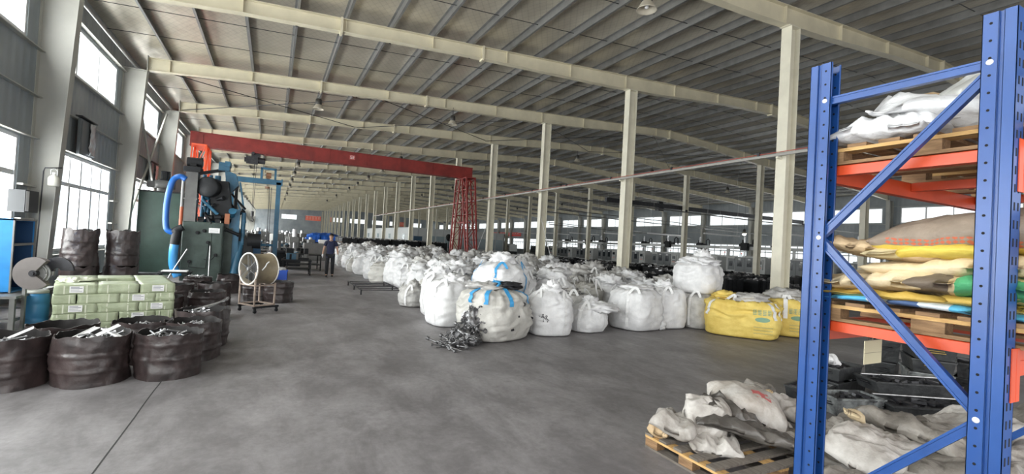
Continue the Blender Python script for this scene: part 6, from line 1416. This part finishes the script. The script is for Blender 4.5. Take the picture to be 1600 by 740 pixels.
# ============================================================ LEFT LANE: crates, benches, bench machines
t = thing('plastic_crate', 'blue plastic crate on the floor just right of the drum fan', 'crate', (0.32, 19.0, 0))
m = MB(); m.box(-0.24, 0.24, -0.17, 0.17, 0, 0.01)
for (a, b, c_, d) in ((-.25, .25, -.18, -.165), (-.25, .25, .165, .18), (-.25, -.235, -.18, .18), (.235, .25, -.18, .18)): m.box(a, b, c_, d, 0, 0.34)
for k in range(6): x = -0.22+0.088*k; m.box(x-0.006, x+0.006, -0.19, -0.18, 0, 0.33)
m.box(-0.265, 0.265, -0.195, -0.175, 0.31, 0.345); m.box(-0.265, 0.265, .175, .195, 0.31, 0.345); m.build('crate_body', mat('crate_blue', (0.02, 0.10, 0.55), 0.4), t)
crumple((0.32, 19.0, 0.36), 0.15, 3.3, 0.08, amp=0.6).build('plastic_bag', M['cloth'])
tag(bpy.data.objects['plastic_bag.001'] if 'plastic_bag.001' in bpy.data.objects else bpy.data.objects['plastic_bag'], 'small white plastic bag lying in the blue crate', 'bag')
def bench(loc, rz, label, grp, W_=1.6, D=0.8, H=0.78, mtop='galv', casters=False, items=5, seed=1):
    t = thing('work_bench', label, 'bench', loc, rz, grp)
    m = MB(); m.box(-W_/2, W_/2, -D/2, D/2, H-0.05, H); m.box(-W_/2+.04, W_/2-.04, -D/2+.04, D/2-.04, 0.25, 0.28); m.build('bench_top', M[mtop], t)
    for sx in (-1, 1):
        for sy in (-1, 1):
            z0 = 0.10 if casters else 0; m = MB(); m.box(sx*(W_/2-.04)-.025, sx*(W_/2-.04)+.025, sy*(D/2-.04)-.025, sy*(D/2-.04)+.025, z0, H-.05); l_ = m.build('leg', M['mblack'], t)
            if casters: m = MB(); m.cyl((sx*(W_/2-.04)-.02, sy*(D/2-.04), 0.05), (sx*(W_/2-.04)+.02, sy*(D/2-.04), 0.05), 0.05, n=12); m.build('caster', M['mblack'], l_)
    rnd = random.Random(seed); m = MB()
    for q in range(items):
        x = rnd.uniform(-W_*.4, W_*.4); y = rnd.uniform(-D*.3, D*.3); a, b, c_ = rnd.uniform(.06, .2), rnd.uniform(.06, .15), rnd.uniform(.06, .3); mi = rnd.choice((0, 0, 1, 2, 3))
        if rnd.random() < 0.5: m.bbox(x-a, x+a, y-b, y+b, H, H+c_, 0.01, mi)
        else: m.cyl((x, y, H), (x, y, H+c_), a*.7, n=12, mi=mi)
    m.build('bench_clutter', [M['mblack'], M['white'], M['teal'], M['grey_m']], t)['kind'] = 'stuff'
    return t
GB = 'benches along the left work lane'
bench((0.95, 21.3, 0), 0, 'dark bench cart with castors just behind the blue crate', GB, 1.1, 0.9, 0.62, 'mblack', True, 6, 3)
bench((1.35, 24.2, 0), 0.05, 'dark castored work table loaded with parts, left of the walking person', GB, 1.5, 1.2, 0.75, 'mblack', True, 9, 4)
def press(loc, rz, label, grp=None, s=1.0, blue=False):
    t = thing('bench_press', label, 'machine', loc, rz, grp)
    m = MB(); m.bbox(-0.35*s, 0.35*s, -0.45*s, 0.45*s, 0, 0.75*s, 0.02); m.build('base', M['mblack'], t)
    m = MB(); m.bbox(-0.22*s, 0.22*s, 0.1*s, 0.42*s, 0.75*s, 1.5*s, 0.02); m.bbox(-0.24*s, 0.24*s, -0.35*s, 0.42*s, 1.3*s, 1.62*s, 0.03); m.build('column_head', M['teal' if blue else 'grey_m'], t)
    m = MB(); m.cyl((0, -0.2*s, 0.95*s), (0, -0.2*s, 1.3*s), 0.05*s, n=10); m.cyl((0, 0.2*s, 1.62*s), (0, 0.2*s, 1.85*s), 0.12*s, n=14); m.build('spindle', M['steel'], t)
    m = MB(); m.bbox(-0.3*s, 0.3*s, -0.45*s, 0.1*s, 0.75*s, 0.85*s, 0.01); m.build('table', M['dark'], t)
    return t
GPm = 'small dark machines along the left work lane'
PR = press((0.2, 24.8, 0), 0.2, 'dark machine with grey head between the hoist portal and the castored table', GPm)
rnd = random.Random(21); q = 0
for y in range(27, 96, 3):
    for x in (-2.6, -0.6, 1.2, 2.6):
        if x > 2 and y < 38: continue
        q += 1; yy = y + rnd.uniform(-.5, .5); xx = x + rnd.uniform(-.3, .3)
        if rnd.random() < 0.5: 
            o = dup(PR, (xx, yy, 0), rnd.uniform(-.3, .3), 'small dark machine with a grey head far down the left work lane', GPm); o.scale = (1, 1, rnd.uniform(.75, 1.05))
        else:
            if q < 6: bench((xx, yy, 0), rnd.uniform(-.2, .2), 'cluttered steel work bench far down the left work lane', GB, 1.6, .9, .8, 'galv', False, 8, q)
            else:
                src = [o for o in COL.objects if o.name.startswith('work_bench')][rnd.randrange(2, 5)]
                dup(src, (xx, yy, 0), rnd.uniform(-.2, .2), 'cluttered steel work bench far down the left work lane', GB)
# pale wrapped bundles and a blue sheet cover in the far left lane
m = MB(); m.bbox(-1.1, 1.1, -0.5, 0.5, 0, 1.1, 0.05); tag(m.build('parts_trolley', M['grey_m'], None, (2.9, 33.0, 0)), 'grey steel parts trolley behind the castored table', 'trolley')
t = thing('covered_stack', 'blue tarpaulin covering goods behind the walking person', 'tarpaulin', (5.6, 62, 0))
sack_mesh(4.2, 2.6, 1.8, 7, 0.12).build('tarpaulin', mat('tarp_blue', (0.01, 0.09, 0.42), 0.5), t, (0, 0, 0.05))
bx = MB(); bx.bbox(-0.6, 0.6, -0.5, 0.5, 0, 1.2, 0.02); tag(bx.build('cardboard_box', mat('card_brown', (0.30, 0.20, 0.15), 0.7), None, (4.7, 41.0, 0)), 'brown box just right of the walking person, far behind', 'box')
bx = MB(); bx.bbox(-0.4, 0.4, -0.4, 0.4, 0, 1.25, 0.02); tag(bx.build('white_cabinet', M['white'], None, (3.85, 42.0, 0)), 'white cabinet directly behind the head of the walking person', 'cabinet')
# ============================================================ DARK BINS
def bin_mesh(seed):
    m = MB(); L_, W_, H = 1.15, 0.95, 0.72
    for (a, b, c_, d) in ((-L_/2, L_/2, -W_/2, -W_/2+.03), (-L_/2, L_/2, W_/2-.03, W_/2), (-L_/2, -L_/2+.03, -W_/2, W_/2), (L_/2-.03, L_/2, -W_/2, W_/2)): m.box(a, b, c_, d, 0.12, H)
    m.box(-L_/2, L_/2, -W_/2, W_/2, 0.12, 0.15)
    for sx in (-1, 1):
        for sy in (-1, 1): m.box(sx*(L_/2-.05)-.05, sx*(L_/2-.05)+.05, sy*(W_/2-.05)-.05, sy*(W_/2-.05)+.05, 0, H+.05)
    for k in range(4): x = -L_/2+0.2+0.25*k; m.box(x-.02, x+.02, -W_/2-.02, -W_/2, 0.15, H)
    rnd = random.Random(seed)
    for q in range(22):
        x, y = rnd.uniform(-.48, .48), rnd.uniform(-.38, .38); r_ = rnd.uniform(.03, .08); mi = 1 if rnd.random() < 0.28 else 2
        m.box(x-r_, x+r_, y-r_, y+r_, H-0.08, H+rnd.uniform(-.02, .10), mi, (rnd.uniform(-.5, .5), rnd.uniform(-.5, .5), rnd.random()*3))
    m.box(-L_*.46, L_*.46, -W_*.46, W_*.46, 0.15, H-0.06, 2)
    return m.mesh('parts_bin', [M['mblack'], M['steel'], M['iron']])
BN = [bin_mesh(k) for k in range(3)]
nb = 0
def put_bin(x, y, z, lab, grp):
    global nb; nb += 1
    return tag(link('parts_bin', BN[nb % 3], None, (x, y, z), (0, 0, 0.06*math.sin(nb*1.7))), lab, 'bin', grp)
for i in range(7):
    for k in range(11):
        x = 5.6 + 1.30*i + 0.1*k; y = 39.5+1.35*k
        if abs(x-XA) < 0.95 and min(abs(y-v) for v in YL) < 0.85: continue
        put_bin(x, y, 0, 'dark parts bin standing before the white cabin, %s row from the aisle' % ['first', 'second', 'third', 'fourth', 'fifth', 'sixth', 'seventh'][i], 'dark bins before the white cabin')
        if (i*3+k) % 3: put_bin(x, y, 0.78, 'upper dark parts bin before the white cabin, %s row from the aisle' % ['first', 'second', 'third', 'fourth', 'fifth', 'sixth', 'seventh'][i], 'stacked dark bins before the white cabin')
rnd = random.Random(77)
for i in range(8):
    for k in range(12):
        x = 14.2+1.9*i+rnd.uniform(-.2, .2); y = 11.5+2.6*k+rnd.uniform(-.3, .3)
        if rnd.random() < 0.32 or (abs(x-XB) < 1.0 and min(abs(y-v) for v in YL) < .9) or y < 9+0.28*(x-14): continue
        put_bin(x, y, 0, 'low dark parts bin before the machine tools, %s row from the inner columns' % ['first', 'second', 'third', 'fourth', 'fifth', 'sixth', 'seventh', 'eighth'][i], 'dark bins before the machine tools')
# ============================================================ WHITE OFFICE CABIN
t = thing('site_cabin', 'long white partition cabin with a blue door, behind the crane leg', 'cabin', (0, 0, 0))
cabm = mat('cabin_white', (0.52, 0.54, 0.54), 0.5, 0, 0.05, 2); cx0, cx1, cy0, cy1 = 13.9, 26.0, 53.0, 82.0
m = MB(); m.box(cx0, cx1, cy0, cy0+.1, 0, 2.95); m.box(cx0, cx0+.1, cy0, cy1, 0, 2.95); m.box(cx1-.1, cx1, cy0, cy1, 0, 2.95); m.box(cx0, cx1, cy1-.1, cy1, 0, 2.95); m.build('cabin_wall', cabm, t)
m = MB(); m.box(cx0-.15, cx1+.15, cy0-.15, cy1+.15, 2.95, 3.05); m.build('cabin_roof', cabm, t)
m = MB(); m.box(14.4, 15.4, cy0-.04, cy0, 0, 2.1); m.box(14.42, 14.48, cy0-.07, cy0-.04, 0.95, 1.1, 1); m.build('door', [mat('door_blue', (0.04, 0.09, 0.15), 0.5), M['steel']], t)
for k in range(9): m = MB(); m.box(16.0+1.1*k, 16.95+1.1*k, cy0-.03, cy0, 0.9, 2.2); m.build('window', mat('cabin_glass', (0.30, 0.37, 0.40), 0.15) if k == 0 else bpy.data.materials['cabin_glass'], t)
for k in range(7): m = MB(); m.box(cx0-.03, cx0, 55+3.8*k, 56.2+3.8*k, 1.7, 2.3); m.build('window', M['dark'] if k % 2 else bpy.data.materials['cabin_glass'], t)
m = MB()
for k in range(12): x = cx0+1.0*k; m.box(x-.01, x+.01, cy0-.012, cy0, 0, 2.95)
m.build('panel_joint', M['grey_m'], t)
t = thing('pedestal_fan', 'black round pedestal fan standing before the white cabin', 'fan', (17.6, 50.0, 0))
m = MB(); m.cyl((0, 0, 0.02), (0, 0, 2.0), 0.04, n=8); m.cyl((0, 0, 0), (0, 0, 0.05), 0.3, n=16); m.build('pole', M['mblack'], t)
m = MB(); m.lathe((0, 0, 2.1), [(0, -.12), (0.3, -.10), (0.42, 0), (0.3, .1), (0, .1)], (0.3, -1, 0.2), 20); m.build('cage', M['mblack'], t)
# ============================================================ MACHINE TOOLS ON THE RIGHT
M['mc_white'] = mat('machine_white', (0.50, 0.51, 0.50), 0.4, 0, 0.08, 2); M['mc_grey'] = mat('machine_door_grey', (0.13, 0.14, 0.145), 0.35, 0.1, 0.1, 2); M['mc_glass'] = mat('machine_window', (0.02, 0.025, 0.03), 0.12)
def cnc(label, loc, rz, grp):
    """front faces local -Y, 3.2 m wide"""
    t = thing('cnc_lathe', label, 'machine', loc, rz, grp)
    m = MB(); m.bbox(-1.6, 1.6, 0.0, 1.5, 0.0, 0.55, 0.02); m.build('base', M['mblack'], t)
    m = MB(); m.bbox(-1.6, -0.95, -0.05, 1.5, 0.55, 1.75, 0.02); m.bbox(0.75, 1.6, -0.05, 1.5, 0.55, 1.75, 0.02); m.bbox(-0.95, 0.75, 0.75, 1.5, 0.55, 1.85, 0.02); m.box(-0.95, 0.75, 0.05, 0.8, 1.68, 1.75); m.box(-.95, .75, -.05, .1, .5, .62)
    m.build('housing', M['mc_white'], t)
    for (a, b) in ((-0.95, -0.10), (-0.10, 0.75)):
        m = MB(); m.box(a+.01, b-.01, -0.07, -0.03, 0.60, 1.70); d = m.build('sliding_door', M['mc_grey'], t)
        m = MB(); m.box(a+.22, b-.22, -0.08, -0.07, 1.0, 1.5); m.build('door_window', M['mc_glass'], d)
        m = MB(); m.box(a+.3, a+.5, -.085, -.08, 1.52, 1.62); m.build('door_label', M['white'], d)
    m = MB(); m.bbox(0.95, 1.45, -0.14, -0.04, 0.85, 1.6, 0.02); m.box(1.02, 1.38, -0.15, -0.14, 1.25, 1.52, 1)
    for k in range(5): m.box(1.03+.07*k, 1.07+.07*k, -0.15, -0.14, 0.95, 1.0, 2); m.box(1.03+.07*k, 1.07+.07*k, -0.15, -0.14, 1.08, 1.13, 1)
    m.build('control_panel', [M['mc_white'], M['mc_glass'], M['redor']], t)
    m = MB(); m.box(-1.58, -1.0, -0.07, -0.05, 0.7, 1.6); m.box(-1.45, -1.15, -0.08, -0.07, 1.0, 1.4, 1); m.build('side_cover', [M['mc_grey'], M['mc_glass']], t)
    m = MB(); m.box(-0.6, 0.6, -0.45, 0.0, 0.3, 0.42); m.box(-.55, -.5, -.4, -.35, 0, .3); m.box(.5, .55, -.4, -.35, 0, .3); m.build('chip_tray', M['mblack'], t)
    m = MB(); m.cyl((1.3, 1.2, 1.75), (1.3, 1.2, 2.0), 0.03, n=8); m.cyl((1.3, 1.2, 2.0), (1.3, 1.2, 2.15), 0.04, n=8, mi=1); m.build('signal_lamp', [M['steel'], M['redor']], t)
    return t
GC = 'white and grey machine tools in the right half'
C0 = cnc('white machine tool in the front row across the hall, second from its right end', (32.6, 20.0, 0), -PI/2, GC)
for q_, y in enumerate((16.0, 24.0, 28.2, 32.4, 36.6, 40.8, 45.0, 49.2, 53.4)): dup(C0, (32.6, y, 0), -PI/2, 'white machine tool in the front row across the hall, %s from its right end' % ['first', 'third', 'fourth', 'fifth', 'sixth', 'seventh', 'eighth', 'ninth', 'tenth'][q_], GC)
for k in range(12): dup(C0, (38.0, 17.5+4.4*k, 0), -PI/2, 'white machine tool in the rear row under the right wall windows', 'machine tools in the rear row')
for k in range(14): dup(C0, (37.5 if k % 2 else 33.5, 72+3.8*k, 0), -PI/2, 'distant white machine tool near the far right corner', 'distant machine tools')
def gantry_loader(label, y0, y1, x, zr, grp, posts):
    t = thing('gantry_loader', label, 'robot', (x, y0, 0), 0, grp); L_ = y1-y0
    m = MB(); m.box(-0.12, 0.12, 0, L_, zr, zr+0.22); m.box(-0.16, -0.12, 0, L_, zr+0.03, zr+0.07); m.box(-.16, -.12, 0, L_, zr+.16, zr+.2); m.build('rail_beam', M['mc_white'], t)
    for yy in [v-y0 for v in posts]: m = MB(); m.box(-0.09, 0.09, yy-0.09, yy+0.09, 0, zr); m.box(-.2, .2, yy-.2, yy+.2, 0, .03); m.build('post', M['mc_white'], t)
    for k in range(max(1, int(L_//8))):
        yy = 2.5+8*k; m = MB(); m.box(-0.35, 0.1, yy-0.5, yy+0.5, zr+0.22, zr+0.42); m.bbox(-0.45, -0.17, yy-0.3, yy+0.3, zr-0.1, zr+0.5, 0.02); m.cyl((-.1, yy+.3, zr+.42), (-.1, yy+.3, zr+.75), .1, n=10); cr = m.build('carriage', M['mblack'], t)
        m = MB(); m.box(-0.36, -0.26, yy-0.06, yy+0.06, zr-0.8, zr+1.1); m.box(-0.42, -0.2, yy-0.14, yy+0.14, zr-0.95, zr-0.75); m.build('vertical_arm', M['steel'], cr)
        m = MB(); m.tube([(0.1, yy-0.8, zr+0.25), (0.1, yy-0.8, zr+0.75), (0.1, yy-0.6, zr+0.9), (0.1, yy-0.4, zr+0.75), (0.1, yy-0.4, zr+0.3)], 0.05, 6); m.build('cable_chain', M['mblack'], cr)
        m = MB(); m.bbox(-0.2, -0.17, yy+1.0, yy+2.4, zr-0.02, zr+0.24, 0.01); m.build('drive_cover', M['white'], t)
    return t
gantry_loader('overhead loader rail with arms above the front row of machine tools', 13.9, 39.0, 33.2, 2.35, 'loader rails over the machine tools', (14.1, 18.0, 26.1, 34.5, 38.7))
gantry_loader('overhead loader rail with arms above the far end of the front machine row', 42.5, 55.8, 33.2, 2.35, 'loader rails over the machine tools', (42.9, 47.1, 51.3, 55.5))
gantry_loader('overhead loader rail above the rear machine row by the windows', 15.0, 63.8, 38.7, 2.45, 'loader rails over the machine tools', (15.3, 24.1, 32.9, 41.7, 50.5, 59.3, 63.7))
# overhead pipes and light rails across the right half
for k, (z, y, lab) in enumerate(((4.15, 22.0, 'pale thin service pipe crossing the right half below the windows'), (3.95, 30.0, 'pale thin service pipe crossing over the machine tools'), (4.6, 34.0, 'pale thin service pipe high over the machine tools'), (3.6, 40.0, 'thin service pipe in the depth of the right half'), (4.3, 48.0, 'thin service pipe far back in the right half'))):
    m = MB(); m.cyl((XA+4+3*k, y+0.0, z+.35), (XR-0.5, y-1.0, z), 0.035, n=8); 
    for x in range(18, 42, 6): m.cyl((x+3, y-.1*k, z+.2), (x+3, y-.1*k, roof_z(x)-.1), 0.006, n=5)
    tag(m.build('service_pipe', M['galv']), lab, 'pipe')
for y in (19.0, 25.0, 31.0, 37.0, 43.0, 49.0, 55.0):
    m = MB(); m.box(29.0, 33.0, y-.05, y+.05, 3.35, 3.42); m.box(29.0, 33.0, y-.02, y+.02, 3.31, 3.35)
    for x in (29.3, 32.7): m.cyl((x, y, 3.4), (x, y, roof_z(x)-.1), 0.006, n=5)
    tag(m.build('light_rail', M['white']), 'thin unlit strip lamp hanging low over the machine tools', 'lamp', 'strip lamps over the machine tools')
# tie wires from columns down to the floor
for (y, dx, dy) in ((19.51, -0.7, -2.2), (25.51, -0.6, 2.0)):
    m = MB(); m.cyl((XA-0.1, y, 3.2), (XA-0.2+dx*.2, y+dy, 0.1), 0.012, n=6); tag(m.build('guy_wire', M['strap']), 'thin pale wire slanting down from an inner column to the bags', 'wire', 'slanting wires by the columns')
